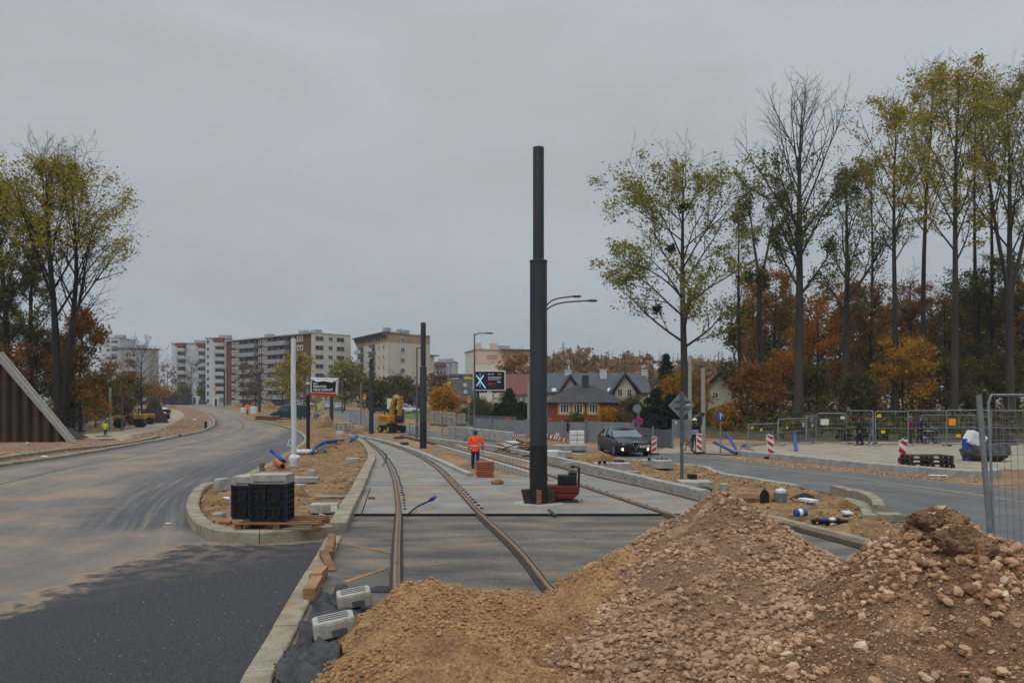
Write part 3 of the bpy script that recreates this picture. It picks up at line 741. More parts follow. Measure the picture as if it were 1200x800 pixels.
for dx,dy,ang,lab in ((-.36,-.02,.22,'dark timber wedge on the left of the thick tram pole'),(.0,-.27,0,'narrow timber wedge standing in front of the thick tram pole'),(.36,.02,-.22,'dark timber wedge on the right of the thick tram pole')):
    mb=MB(); w=.2 if dx else .1
    c=Vector((tb.x+dx*.82,tb.y+dy,tb.z+.09+.24)); 
    mb.prism([Vector((-w/2,-.06,-.26)),Vector((w/2,-.06,-.26)),Vector((w/2+.02,-.06,.1)),Vector((-w/2-.01,-.06,.13))],(0,.11,0))
    o=mb.build('timber_wedge',M['wood'] if not dx else M['woodd'],bevel=.008); place(o,c,0,1,ry=-ang); tag(o,lab,'wedge','wedges round the thick tram pole')
# hole ring round the pole's foot
mb=MB(); mb.cyl((tb.x,tb.y,.085),(tb.x,tb.y,.097),.62,n=24); struct(mb.build('track_bed_patch',M['concl']))
# red plate compactor behind it
t=thing('compactor_engine','dark red petrol machine with black engine right behind the thick tram pole','machine',P(661,588,.09))
b=t.location.copy()
mb=MB(); mb.box(b+Vector((-.02,.1,.32)),(.78,.5,.2)); mb.prism([b+Vector((-.41,-.15,.22)),b+Vector((.37,-.15,.22)),b+Vector((.2,-.15,.08)),b+Vector((-.2,-.15,.08))],(0,.5,0)); mb.build('body',M['redd'],t,bevel=.03)
mb=MB(); mb.box(b+Vector((.08,.1,.55)),(.46,.4,.24)); mb.cyl(b+Vector((.05,-.12,.55)),b+Vector((.05,-.02,.55)),.1,n=14); mb.box(b+Vector((.22,.1,.7)),(.2,.3,.08)); mb.build('engine',M['black'],t,bevel=.02)
mb=MB(); mb.tube([b+Vector((.42,-.1,.08)),b+Vector((.46,-.1,.0)),b+Vector((.36,-.1,.0)),b+Vector((.0,-.1,.03))],.018,6); mb.tube([b+Vector((.36,-.1,.3)),b+Vector((.38,-.1,.85)),b+Vector((.2,-.1,.88)),b+Vector((.2,.25,.88)),b+Vector((.38,.25,.85)),b+Vector((.36,.25,.3))],.018,6); mb.build('carrying_frame',M['steelb'],t,smooth=60)
mb=MB(); mb.box(b+Vector((0,.1,.02)),(.7,.5,.05)); mb.build('base_plate',M['steelb'],t,bevel=.01)

# ------------------------------------------------------------------ timber, blocks, pipes and tarp near the tracks
def timber(label,a,b_,w,h,m,group='timber offcuts on the kerb strip',nm='timber_block'):
    mb=MB(); mid=(Vector(a)+Vector(b_))/2; mb.bar(a,b_,w,h)
    o=mb.build(nm,m,bevel=.006,loc=mid); return tag(o,label,'timber',group)
q=lambda u,v,dz=.0: P(u,v,dz)
timber('fresh timber block lying nearest on the kerb strip, dark end grain to the front',q(362,697,.15),q(372,680,.15),.15,.16,M['woodn'])
timber('fresh timber block lying just behind the nearest one on the kerb strip',q(369,678,.14),q(378,668,.14),.16,.14,M['woodn'])
timber('weathered timber block tilted off the kerb strip towards the track',q(389,672,.02),q(379,648,.16),.13,.12,M['wood'])
timber('upright topped timber block at the corner of the island kerb',q(385,652,.12),q(389,630,.2),.13,.17,M['wood'])
timber('thin pale batten lying near the slab edge, left of the leftmost rail',q(405,638,.03),q(458,649,.05),.06,.05,M['woodn'],'battens beside the leftmost rail','wooden_batten')
timber('short pale batten nearest the grey blocks, left of the leftmost rail',q(404,683,.03),q(452,667,.04),.09,.05,M['woodn'],'battens beside the leftmost rail','wooden_batten')
timber('thin timber strip lying on the slab between the pole wedges and the joint',q(643,597,.1),q(651,604,.1),.06,.03,M['woodd'],None,'wooden_batten')
def fence_foot(name,label,p,rz,tilt=(0,0),group='fence feet beside the sand mound',sc=1.0,mt='concl'):
    t=thing(name,label,'fence foot',(0,0,0),group)
    mb=MB(); a=.25;b=.17;h=.19
    top=[(-a+.05,-b+.02),(a-.05,-b+.02),(a-.02,-b+.05),(a-.02,b-.05),(a-.05,b-.02),(-a+.05,b-.02),(-a+.02,b-.05),(-a+.02,-b+.05)]
    bot=[(x*1.06,y*1.12) for x,y in top]
    mb.loft([[Vector((x,y,-.0)) for x,y in bot],[Vector((x*1.03,y*1.06,h*.8)) for x,y in top],[Vector((x,y,h)) for x,y in top]])
    mb.build('block',M[mt],t,bevel=.012)
    mb=MB()
    for i in range(3): mb.box((0,-.075+.075*i,h+.004),(.34,.02,.008))
    mb.build('groove',M['galvd'],t)
    mb=MB(); mb.box((.04,-b*1.09,h*.3),(.17,.02,h*.42)); mb.build('grip_recess',M['galvd'],t)
    place(t,p,rz,sc,*tilt); return t
fence_foot('concrete_fence_foot','nearer pale grey concrete fence foot lying tilted on the black sheet',P(393,741,.15),R(16),(R(4),R(-9)),sc=.9)
fence_foot('concrete_fence_foot','farther pale grey concrete fence foot, half sunk at the sand mound',P(416,707,.12),R(14),(R(6),R(-8)),sc=.85)
# black sheet
def crumpled(name,label,u0,u1,v0,v1,seed,outline):
    pl=[P(u,v) for u,v in outline]; poly=[(p.x,p.y) for p in pl]
    x0=min(p[0] for p in poly);x1=max(p[0] for p in poly);y0=min(p[1] for p in poly);y1=max(p[1] for p in poly)
    st=.03; X,Y=np.meshgrid(np.arange(x0,x1,st),np.arange(y0,y1,st))
    r=np.abs(fbm(X*2.2+.9*fbm(X*2,Y*2,2,seed),Y*1.7,3,seed)); r2=np.abs(fbm(X*3.6+Y,Y*2.6,2,seed+4)); H=.05+.3*np.exp(-r*7)*(.6+.6*fbm(X*1.1,Y*1.1,2,seed+1))+.08*np.exp(-r2*7)+.13*(1-np.abs(np.sin((X*.75+Y*.65)*7+2.4*fbm(X*1.5,Y*1.5,2,seed+7))))**3
    H=np.maximum(H*.62+.02,.06); ny,nx_=X.shape; I=np.arange(ny*nx_).reshape(ny,nx_)
    ins=np.array([[inside((a,b),poly) for a,b in zip(ra,rb)] for ra,rb in zip(X,Y)])
    Fq=np.stack([I[:-1,:-1],I[:-1,1:],I[1:,1:],I[1:,:-1]],-1)[ins[:-1,:-1]].reshape(-1,4)
    o=np_mesh(name,np.stack([X,Y,H],-1).reshape(-1,3),Fq,M['tarp'],smooth=True)
    s=o.modifiers.new('thickness','SOLIDIFY'); s.thickness=.006
    return tag(o,label,'plastic sheet')
crumpled('geotextile_sheet','crumpled black geotextile sheet spilling along the sand mound at lower left',0,0,0,0,4,[(318,802),(345,760),(372,712),(395,706),(420,716),(425,735),(410,752),(398,780),(385,815),(330,830)])
mb=MB(); c=P(447,692,.05); mb.ball(c,(.17,.13,.07),12,6); o=mb.build('geotextile_scrap',M['tarp'],smooth=180); tag(o,'small scrap of black sheet between the farther fence foot and the sand mound','plastic sheet')
# grey bent pipe
mb=MB(); A=[P(648,702,.05),P(662,690,.1),P(680,676,.2),P(688,671,.24),P(700,670,.24),P(730,668,.2)]
mb.tube(cr(A,4),.055,12); o=mb.build('grey_pipe',M['galvd'],smooth=60); tag(o,'grey bent plastic pipe lying by the rail, entering the central gravel heap','pipe')
# slab cable
t=thing('cable_duct','thin black cable with a blue taped tip rising from the slab between the left rails','cable',P(477,603,.09))
mb=MB(); pts=cr([P(477,603,.1),P(488,594,.18),P(500,588,.26),P(506,585,.3)],4); mb.tube(pts,.022,7); mb.build('cable',M['black'],t,smooth=60)
mb=MB(); mb.tube([P(504,586,.28),P(507,584,.33),P(510,582,.35)],[.04,.05,.035],8); mb.build('taped_tip',M['blue'],t,smooth=60)
mb=MB(); pts=cr([P(448,546,.1),P(451,541,.12),P(452.5,536,.35),P(452.5,531.5,.55)],5); mb.tube(pts,.02,6); tag(mb.build('cable_loop',M['black'],smooth=60),'thin black cable sticking up from the far part of the left track slab','cable')
# kiln bricks and clod on slab
mb=MB(); c=P(435.5,583,.12); mb.box(c,(.16,.1,.05)); tag(mb.build('brick',M['wood'],bevel=.005,loc=c),'single brown brick lying on the slab left of the leftmost rail','brick')
mb=MB(); c=P(583,565,.14); mb.ball(c,(.2,.15,.1),10,6); o=mb.build('earth_lump',M['sand'],smooth=180); tag(o,'small lump of earth on the slab behind the stack of red pavers','earth lump')
# stack of red pavers on the trench edge
t=thing('paver_stack','stack of thin red concrete pavers beside the worker in orange','paver stack',P(568,559,.09))
b=t.location.copy()
for i in range(7):
    mb=MB(); mb.box(b+Vector((random.uniform(-.02,.02),.12,.04+.075*i)),(.58,.4,.062),rz=random.uniform(-.04,.04)); mb.build('paver',M['brick'],t,bevel=.008)
# ------------------------------------------------------------------ the island: pallet, crates, kerb blocks
def pallet(name,label,c,rz,m,group=None,w=1.25,d=.85,sag=0):
    t=thing(name,label,'pallet',(0,0,0),group)
    for i in range(5):
        mb=MB(); mb.box((0,-d/2+.06+i*(d-.12)/4,.135),(w,.12,.024)); mb.build('deck_board',m,t,bevel=.004)
    for i in range(3):
        mb=MB(); x=-w/2+.06+i*(w-.12)/2
        for j in range(3): mb.box((x,-d/2+.07+j*(d-.14)/2,.072),(.12,.13,.09))
        mb.box((x,0,.012),(.1,d,.02)); mb.build('runner',m,t,bevel=.004)
    return place(t,c,rz)
isl_z=.16
pc=P(322,623,.21); pallet('wooden_pallet','weathered wooden pallet carrying the black crates at the island tip',pc,R(2),M['wood'],w=1.5,d=1.15)
bpy.data.objects['wooden_pallet'].location.y=pc.y+.6
pz=.21+.15
def crate_stack(label,x,y,w,d,h,cap,caplab,group='black crates on the island'):
    t=thing('plastic_crate',label,'crate',(x,y,pz),group); b=Vector((x,y,pz))
    mb=MB(); mb.box(b+Vector((0,0,h/2)),(w-.06,d-.06,h-.02)); mb.build('core',M['black'],t)
    mb=MB()
    for sx in (-1,1):
        for sy in (-1,1): mb.box(b+Vector((sx*(w/2-.02),sy*(d/2-.02),h/2)),(.045,.045,h),0)
    nl=7
    for k in range(nl):
        z=.02+k*(h-.04)/(nl-1)
        for sy in (-1,1): mb.box(b+Vector((0,sy*(d/2-.018),z)),(w-.06,.022,.026 if k%3 else .05))
        for sx in (-1,1): mb.box(b+Vector((sx*(w/2-.018),0,z)),(.022,d-.06,.026 if k%3 else .05))
    for k in range(1,7):
        x_=-w/2+k*w/7
        for sy in (-1,1): mb.box(b+Vector((x_,sy*(d/2-.014),h/2)),(.014,.018,h-.04))
    for k in range(1,5):
        y_=-d/2+k*d/5
        for sx in (-1,1): mb.box(b+Vector((sx*(w/2-.014),y_,h/2)),(.018,.014,h-.04))
    mb.build('lattice',M['black'],t)
    for zi in (.22,.68):
        for xi in (-.27,.13):
            mb=MB(); r=.105; cc=b+Vector((xi*w+.03,-d/2+.005,h*zi))
            pts=[cc+Vector((r*math.cos(2*math.pi*i/20),0,r*math.sin(2*math.pi*i/20))) for i in range(21)]
            mb.tube(pts,.012,6,cap=False); mb.prism([cc+Vector((r*.95*math.cos(-2*math.pi*i/20),.0,r*.95*math.sin(-2*math.pi*i/20))) for i in range(20)],(0,.02,0)); mb.build('pipe_cap',M['black'],t,smooth=40)
    for q_ in ((Vector((-w/2-.006,-d/2-.004,h/2+.03)),h*.98),(Vector((w/2+.006,-d/2,h/2-.02)),h*.9)): mb=MB(); mb.box(b+q_[0],(.03,.03,q_[1])); mb.build('edge_strip',M['blued'],t)
    mb=MB(); c=b+Vector((0,0,h+cap/2+.004)); mb.box(c,(w+.01,d+.01,cap)); o=mb.build('concrete_slab',M['concl'],bevel=.01,loc=c); tag(o,caplab,'concrete slab','slabs capping the crates')
    mb=MB(); mb.box(b+Vector((.03,-d/2-.012,h+cap*.3)),(w*.86,.012,.012)); mb.build('seam',M['galvd'],o)
x1=pc.x-.2; yb=pc.y+.22
crate_stack('black lattice crate with blue edges, nearer and right of the two on the pallet',x1,yb+.35,.66,.6,.68,.17,'pale slab capping the nearer black crate')
crate_stack('black lattice crate with blue edges, set back and left of the other on the pallet',x1-.46,yb+.68,.6,.6,.62,.17,'pale slab capping the set back black crate')
def block(label,u,v,wpx,h,d,rz=0,m='concl',dz=isl_z,group='kerb blocks lying on the island',nm='kerb_block',cat='kerb block',rx=0,ry=0,notch=True):
    p=P(u,v,dz); w=wpx*p.y/1000
    t=thing(nm,label,cat,(0,0,0),group)
    mb=MB(); c=.02
    pr=[(-d/2,0),(-d/2,h-c),(-d/2+c*1.6,h),(d/2,h),(d/2,0)]
    mb.prism([Vector((-w/2,a,b)) for a,b in pr],(w,0,0)); mb.build('block',M[m],t,bevel=.006)
    if notch:
        mb=MB(); mb.box((-w/2-.002,0,h*.4),(.008,d*.6,h*.5)); mb.build('dark_end',M['rubber'],t)
    return place(t,p,rz,1,rx,ry)
block('pale kerb block with a white label, right of the pallet on the island',380.5,600,31,.2,.3,R(4))
t=[o for o in bpy.data.objects if o.name.startswith('kerb_block') and o.type=='EMPTY'][0]
mb=MB(); mb.box((.22,-.154,.1),(.14,.006,.14)); o=mb.build('paper_label',M['white']); o.parent=t
block('short pale kerb block on bare island soil, right of the black post',414,542,15.5,.2,.3,R(-3))
block('long low kerb stone lying crosswise just behind the black crates',357.5,565,33,.17,.28,R(2))
block('small dark grey block lying upright behind the long kerb stone on the island',366,559,8,.24,.2,0,'conc')
block('thin pale stone half buried in debris right of the crates',352,571,12,.1,.25,R(8),'conc')
block('long thin strip of concrete buried in the island soil near the track kerb',390,583,43,.06,.1,R(-4),'kerb',notch=False)
block('white broken kerb lump lying in the gap of the island kerb',261,574,13,.32,.35,R(-40),'concl')
block('white wrapped stone lying on soil left of the crates',262.5,588,12,.12,.2,R(20),'foil',notch=False)
block('dark stone half sunk in soil left of the pallet',257,606,12,.1,.22,R(-10),'conc',notch=False)
block('small brown timber post stub behind the left crate',307,551.5,5,.3,.14,0,'wood',nm='post_stub',cat='post stub',group=None,notch=False)
block('small brown stone on island soil, near the track side kerb',411.5,566,4,.12,.12,0,'kerb',notch=False)
block('tilted pale stone shard at the right foot of the pallet',373.5,613,7,.2,.12,R(30),'concl',notch=False,ry=R(25))
block('small dark grit stone on the bare island far end',394,525.5,3,.1,.1,0,'blued',notch=False)
block('terracotta brick shard in front of the pallet',309,624,11,.07,.1,R(12),'brick',nm='brick_shard',cat='brick',group='brick shards at the pallet',notch=False)
block('long terracotta brick shard left of the pallet beside the kerb',264,613,18,.05,.08,R(-28),'brick',nm='brick_shard',cat='brick',group='brick shards at the pallet',notch=False)
# debris heap of crates' side
def soil_heap(label,u,v,wpx,hpx,m='sand',d=1.0,dz=.1,seed=1,name='sand_heap',cat='sand heap',rough=.18):
    p=P(u,v); w=wpx*p.y/1000/2; h=hpx*p.y/1000
    st=max(.06,w/26); X,Y=np.meshgrid(np.arange(-w*1.2,w*1.2,st),np.arange(-w*d*1.2,w*d*1.2,st))
    r=np.sqrt((X/w)**2+(Y/(w*d))**2+.01); H=h*(1-r**1.25)*1.06+h*rough*fbm(X/w*3,Y/w*3,5,seed)*(r<1.25)
    ny,nx_=X.shape; I=np.arange(ny*nx_).reshape(ny,nx_); Fq=np.stack([I[:-1,:-1],I[:-1,1:],I[1:,1:],I[1:,:-1]],-1).reshape(-1,4)
    Fq=Fq[H.reshape(-1)[Fq].max(1)>-.15*h]
    o=np_mesh(name,np.stack([X,Y,H],-1).reshape(-1,3),Fq,M[m],smooth=True); o.location=(p.x,p.y+w*d*.6,gy(p.y)+dz-.02)
    return tag(o,label,cat)
soil_heap('loose clump of soil and twigs just right of the crates',349,589,30,15,'sand',.8,.12,3)
soil_heap('clump of rough soil between the island kerb and the left crate',256,600,36,13,'sand',.8,.12,4)
soil_heap('dark asphalt crumbs piled in the gap of the island kerb',250,586,26,7,'asphd',.7,.05,5,'asphalt_pile','asphalt pile')
# white wrapped post
p=P(344,545,isl_z); t=thing('wrapped_post','white foil wrapped post standing in the island soil, left of the black one','post',p)
r=.1; zt=At(344,397,p.y).z
mb=MB(); mb.tube([p,p+Vector((.02,0,1.2)),p+Vector((0,0,2.4)),p+Vector((-.01,0,(zt-p.z)*.7)),(p.x,p.y,zt)],[r*1.05,r,r*1.03,r*.98,r*.95],14); mb.build('post',M['foil'],t,smooth=50)
mb=MB(); mb.tube([p+Vector((0,0,-.1)),p+Vector((0,0,.1)),p+Vector((0,0,.26)),p+Vector((0,0,.42))],[.17,.15,.2,.11],14); mb.ball(p+Vector((.17,-.05,.3)),(.1,.08,.11),8,6); mb.build('loose_wrapping',M['foil'],t,smooth=70)
mb=MB(); mb.tube([p+Vector((-.11,-.05,1.0)),p+Vector((-.2,-.06,.8)),p+Vector((-.19,-.05,.72)),p+Vector((-.1,-.03,.75))],.03,6); mb.build('loose_tie',M['foil'],t,smooth=60)
# black post carrying the wrapped display
p=P(361,532,isl_z); y=p.y; t=thing('information_display','wrapped information display with white lettering on a black post','display',p)
mb=MB(); zt=At(361,463,y).z; mb.cyl(p,(p.x,y,zt),.085,n=14); mb.build('post',M['steelb'],t,smooth=50)
mb=MB(); mb.cyl((p.x,y,zt-.02),(p.x,y,At(361,440,y).z),.075,n=12); mb.build('upper_post',M['galv'],t,smooth=50)
def sc(u,v,dy=0): q=At(u,v,y); return Vector((q.x,q.y+dy,q.z))
y-=.1
fr=MB(); out=[sc(364,442),sc(396,443),sc(395,463.5),sc(363.5,463)]
for q in out: pass
fr.prism([out[3],out[2],out[1],out[0]],(0,.24,0)); fr.build('case',M['foil'],t,bevel=.03)
mb=MB(); mb.prism([sc(365.3,459,-.012),sc(393,459.6,-.012),sc(393.6,447.6,-.012),sc(365.3,446,-.012)],(0,.01,0)); scr=mb.build('screen',M['black'],t)
mb=MB(); mb.prism([sc(363,462.6,-.02),sc(394.3,464.2,-.02),sc(394.3,460.8,-.02),sc(363,459.8,-.02)],(0,.26,0)); mb.build('red_band',M['red'],t)
mb=MB(); mb.tube([sc(364,443,-.01),sc(372,447,-.03),sc(380,446,-.02),sc(390,447.5,-.03),sc(396,443.5,-.01)],[.03,.05,.03,.05,.03],6); mb.build('foil_fold',M['foil'],t,smooth=70)
mb=MB(); c=sc(361,450,-.06); mb.cyl(c+Vector((0,.0,0)),c+Vector((0,.05,0)),.1,n=16); mb.build('round_badge',M['white'],t)
mb=MB(); mb.prism([c+Vector((-.095,-.012,-.02)),c+Vector((-.05,-.012,-.085)),c+Vector((.05,-.012,-.085)),c+Vector((.095,-.012,-.02)),c+Vector((.06,-.012,.01))],(0,.01,0)); mb.build('badge_wave',M['blue'],t)
def text(name,s,size,loc,m,parent,rot=(R(90),0,0),ext=.004,align='LEFT',bold=.0,sx=1):
    cu=bpy.data.curves.new(name,'FONT'); cu.body=s; cu.size=size; cu.extrude=ext; cu.align_x=align; cu.offset=bold
    o=bpy.data.objects.new(name,cu); COL.objects.link(o)
    dg=bpy.context.evaluated_depsgraph_get(); me=bpy.data.meshes.new_from_object(o.evaluated_get(dg)); bpy.data.objects.remove(o)
    me.materials.clear(); me.materials.append(m); o=bpy.data.objects.new(name,me); COL.objects.link(o)
    off=Vector((0,0,0)); q=parent
    while q is not None: off+=q.location; q=q.parent
    o.parent=parent; o.location=Vector(loc)-off; o.rotation_euler=rot; o.scale=(sx,1,1); return o
px_=y/1000
text('lettering','JUŻ',3.4*px_,sc(367.4,450.4,-.02),M['white'],t,bold=.005,sx=.95)
text('lettering','WKRÓTCE',3.4*px_,sc(367.2,454.0,-.02),M['white'],t,bold=.005,sx=.92)
text('lettering','BĘDĘ DZIAŁAĆ',3.4*px_,sc(367,457.7,-.02),M['white'],t,bold=.005,sx=.98)
mb=MB()
for k in range(7):
    a=random.uniform(0,6.3); mb.ball(P(361,532,isl_z)+Vector((.35*math.cos(a)-.1,.2*math.sin(a),.12)),(.2,.14,.13),8,5)
o=mb.build('white_wrapping',M['foil'],smooth=70); tag(o,'white crumpled wrapping gathered round the foot of the black display post','wrapping')
# blue and orange pipes of the island
def pipe(label,pts,r,m='blue',nm='blue_pipe',group='blue pipes on the site',ring=True,n=10):
    pp=cr(pts,5) if len(pts)>2 else pts; mid=pp[len(pp)//2]
    t=thing(nm,label,'pipe',mid,group)
    mb=MB(); mb.tube(pp,r,n); mb.build('pipe_wall',M[m],t,smooth=50)
    d=(pp[0]-pp[1]).normalized(); mb=MB(); mb.cyl(pp[0]-d*.01,pp[0]+d*.006,r*.8,n=n); mb.build('open_end',M['black'],t)
    return t
pipe('single bent blue pipe sticking out of the island soil, left of the white post',[P(334,541,isl_z+.02),P(329,537,.35),P(323,531.5,.45),P(317,527,.6)][::-1],.08)
pipe('orange drain pipe stub lying on the island soil left of the white post',[P(331,546,isl_z+.1),P(323,541,isl_z+.16)],.11,'orange','orange_pipe',None)
bz=isl_z+.1
pipe('uppermost curved blue pipe of the bundle behind the black display post',[P(366,531,bz),P(369,524,bz+.2),P(378,518,bz+.28),P(390,516,bz+.2),P(403,515.5,bz)],.065)
pipe('lower curved blue pipe of the bundle behind the black display post',[P(367,530,bz),P(372,523,bz+.1),P(382,519,bz+.12),P(394,518,bz)],.065)
pipe('short blue pipe hanging down in front of the bundle on the island',[P(381,529,bz-.05),P(381,524,bz+.1),P(381,520,bz+.25)],.06)
pipe('blue pipe ends beside the track kerb at the far end of the island',[P(410,517,bz),P(414,515,bz+.1),P(419,512,bz+.2)],.08)
pipe('second blue pipe end lying against the others at the far end of the island',[P(412,514,bz),P(416,511.5,bz+.1),P(418.5,510,bz+.15)],.07)
# ------------------------------------------------------------------ people
def person(label,p,h,face,jacket,legs,head,gait=.0,arms=(0.06,0.06),hat='cap',band=False,bend=0.0,coat=.0,group=None,reach=0):
    """standing or walking figure, facing +Y in its own space"""
    t=thing('person',label,'person',(0,0,0),group); k=h/1.75
    g=gait
    J={}; 
    def V3(x,y,z): return Vector((x*k,y*k,z*k))
    b=bend
    pel=V3(0,0,.95); chest=V3(0,.22*b,1.32); neck=V3(0,.36*b,1.5); hd=V3(0,.42*b,1.62)
    nodes=[pel,V3(0,.1*b,1.12),chest,neck,hd]; rad=[(.15,.11),(.135,.1),(.165,.11),(.055,.055),(.085,.1)]; ed=[(0,1),(1,2),(2,3),(3,4)]
    arm=[];leg=[]
    for s,st in ((-1,1),(1,-1)):
        i=len(nodes); hip=V3(s*.1,0,.9); kn=V3(s*.105,st*g*.5+.02,.5); an=V3(s*.11,st*g-.02-(.08 if st<0 else 0)*g*3,.1+ (0.07*g*3 if st<0 else 0)); toe=an+V3(0,.15,-.055)
        nodes+=[hip,kn,an,toe]; rad+=[(.1,.1),(.062,.065),(.045,.05),(.04,.035)]; ed+=[(0,i),(i,i+1),(i+1,i+2),(i+2,i+3)]
        leg.append((hip,kn,an,toe))
    for s,st in ((-1,-1),(1,1)):
        i=len(nodes); sh=V3(s*.2,.3*b,1.43); out=arms[0 if s<0 else 1]
        el=V3(s*(.24+out),.25*b+st*g*.25-.02+reach*.12,1.16); wr=V3(s*(.25+out*.9-reach*.1),.3*b+st*g*.5+.08+reach*.32,.92+reach*.14); pa=wr+V3(0,.03,-.08) if not reach else wr+V3(0,.07,0)
        nodes+=[sh,el,wr,pa]; rad+=[(.062,.062),(.046,.046),(.033,.033),(.04,.022)]; ed+=[(2,i),(i,i+1),(i+1,i+2),(i+2,i+3)]
        d=(pa-wr).normalized(); sd=Vector((0,1,0)) if not reach else Vector((1,0,0))
        for f in range(4):
            j=len(nodes); base=pa+sd*(f-1.5)*.02*k; L=(.075,.085,.08,.06)[f]*k
            nodes+=[base+d*L*.6+Vector((-s*.006,0,0)),base+d*L+Vector((-s*.02,0,0))]; rad+=[(.009,.009),(.008,.008)]; ed+=[(i+3,j),(j,j+1)]
        j=len(nodes); nodes+=[wr.lerp(pa,.6)+sd*.045*k,wr.lerp(pa,.6)+sd*.065*k+d*.035*k]; rad+=[(.011,.011),(.009,.009)]; ed+=[(i+2,j),(j,j+1)]
        arm.append((sh,el,wr,pa))
    me=bpy.data.meshes.new('body'); me.from_pydata([tuple(x) for x in nodes],ed,[])
    o=bpy.data.objects.new('body',me); COL.objects.link(o); o.parent=t; me.materials.append(M['skin'])
    md=o.modifiers.new('skin','SKIN'); sk=me.skin_vertices[0].data if me.skin_vertices else None
    if sk is None:
        me.attributes; 
    return t,o,nodes,rad,arm,leg,hd,chest,pel,k
def skin_radii(o,rad,k):
    bm=bmesh.new(); bm.from_mesh(o.data); ly=bm.verts.layers.skin.verify(); bm.verts.ensure_lookup_table()
    for v,r in zip(bm.verts,rad):
        v[ly].radius=(r[0]*k,r[1]*k); v[ly].use_root=(v.index==0)
    bm.to_mesh(o.data); bm.free()
    s=o.modifiers.new('smooth','SUBSURF'); s.levels=1; s.render_levels=1
import bmesh
def ell(c,rx,ry,n=14,tilt=0): return [Vector((c[0]+rx*math.cos(2*math.pi*i/n),c[1]+ry*math.sin(2*math.pi*i/n),c[2]+tilt*math.sin(2*math.pi*i/n))) for i in range(n)]
def figure(label,p,h,face,jacket,legs,hatm,gait=0,arms=(.04,.04),hat='cap',band=False,bend=0,coat=0,reach=0,group=None,hairm='hair'):
    t,o,nodes,rad,arm,leg,hd,chest,pel,k=person(label,p,h,face,jacket,legs,hatm,gait,arms,hat,band,bend,coat,group,reach)
    skin_radii(o,rad,k)
    mb=MB()
    zc=[(.80-coat,.185,.15),(.95,.18,.145),(1.1,.17,.135),(1.28,.195,.145),(1.4,.2,.13),(1.47,.13,.095),(1.52,.075,.075)]
    mb.loft([ell((0,max(0,(z-.9))*.6*bend*k,z*k),rx*k,ry*k) for z,rx,ry in zc],0)
    for sh,el,wr,pa in arm:
        mb.tube(cr([sh+Vector((0,0,.02*k)),el,el.lerp(wr,.95)],3),[.08*k,.078*k,.072*k,.066*k,.06*k,.056*k,.054*k],10)
    mb.build('jacket',M[jacket],t,smooth=60)
    if band:
        mb=MB()
        for z in (1.06,): mb.loft([ell((0,max(0,(z-.9))*.6*bend*k,z*k+d),.188*k,.15*k) for d in (-.025*k,.025*k)],0,cap=False)
        for sh,el,wr,pa in arm:
            c=el.lerp(wr,.3); d=(wr-el).normalized(); mb.cyl(c-d*.025*k,c+d*.025*k,.072*k,n=10)
        mb.build('reflective_band',M['reflect'],t,smooth=60)
    mb=MB()
    mb.loft([ell((0,0,z*k),rx*k,ry*k) for z,rx,ry in ((.84,.16,.13),(.95,.165,.13),(1.04,.155,.12))])
    for hip,kn,an,toe in leg:
        mb.tube(cr([hip,kn,an+Vector((0,0,.02))],3),[.105*k,.1*k,.095*k,.085*k,.08*k,.075*k,.075*k],10)
    mb.build('trousers',M[legs],t,smooth=60)
    for hip,kn,an,toe in leg:
        mb=MB(); mb.tube([an+Vector((0,-.06*k,-.045*k)),an+Vector((0,.02*k,-.035*k)),toe+Vector((0,.0,-.01*k)),toe+Vector((0,.06*k,-.012*k))],[.045*k,.058*k,.05*k,.03*k],8); mb.build('shoe',M['shoe'],t,smooth=60)
    mb=MB(); mb.ball(hd+Vector((0,-.012*k,.035*k)),(.098*k,.115*k,.11*k),12,8); 
    hr=mb.build('hair',M[hairm],t,smooth=180)
    mb=MB(); mb.ball(hd+Vector((0,.104*k,.0)),(.014*k,.022*k,.022*k),6,4)
    for s in (-1,1): mb.ball(hd+Vector((s*.092*k,0,.0)),(.012*k,.022*k,.032*k),6,4)
    mb.build('face',M['skin'],t,smooth=180)
    if hat=='helmet':
        mb=MB(); mb.loft([ell(hd+Vector((0,0,z*k)),rx*k,ry*k,16) for z,rx,ry in ((.045,.15,.175),(.055,.128,.155),(.1,.118,.142),(.145,.088,.11),(.168,.03,.04))]); mb.build('helmet',M[hatm],t,smooth=50)
    elif hat=='cap':
        mb=MB(); mb.loft([ell(hd+Vector((0,-.005*k,z*k)),rx*k,ry*k,14) for z,rx,ry in ((.02,.108,.125),(.07,.108,.124),(.125,.08,.095),(.152,.03,.035))]); mb.build('hat',M[hatm],t,smooth=60)
    return place(t,p,face)
pp=At(557.5,547,0.1); 
py=38.0; pz_=gy(py)-.36
figure('worker in orange high visibility jacket and dark blue trousers walking away beside the red pavers',Vector(((557-600)/1000*py,py,pz_+.02)),1.68,R(4),'hivis','navy','blued',gait=.1,hat='helmet',band=True,arms=(.05,.09))
figure('pedestrian in dark coat and maroon hat walking behind the site fence',P(1007,522,.12),1.68,R(80),'darkcl','darkcl','maroon',gait=.16,hat='cap',coat=.1)
figure('pedestrian in slate blue jacket and light grey trousers walking behind the site fence',P(1022,521,.12),1.72,R(75),'slate','greycl','darkcl',gait=.2,hat='none')
figure('pedestrian in maroon jacket half hidden by a fence post',P(1067,519.5,.12),1.66,R(-80),'maroon','darkcl','greycl',gait=.14,hat='cap')
figure('person in navy clothes pushing a pram behind the site fence',P(1078,519.5,.12),1.74,R(-85),'navy','darkcl','darkcl',gait=.22,hat='none',reach=1)
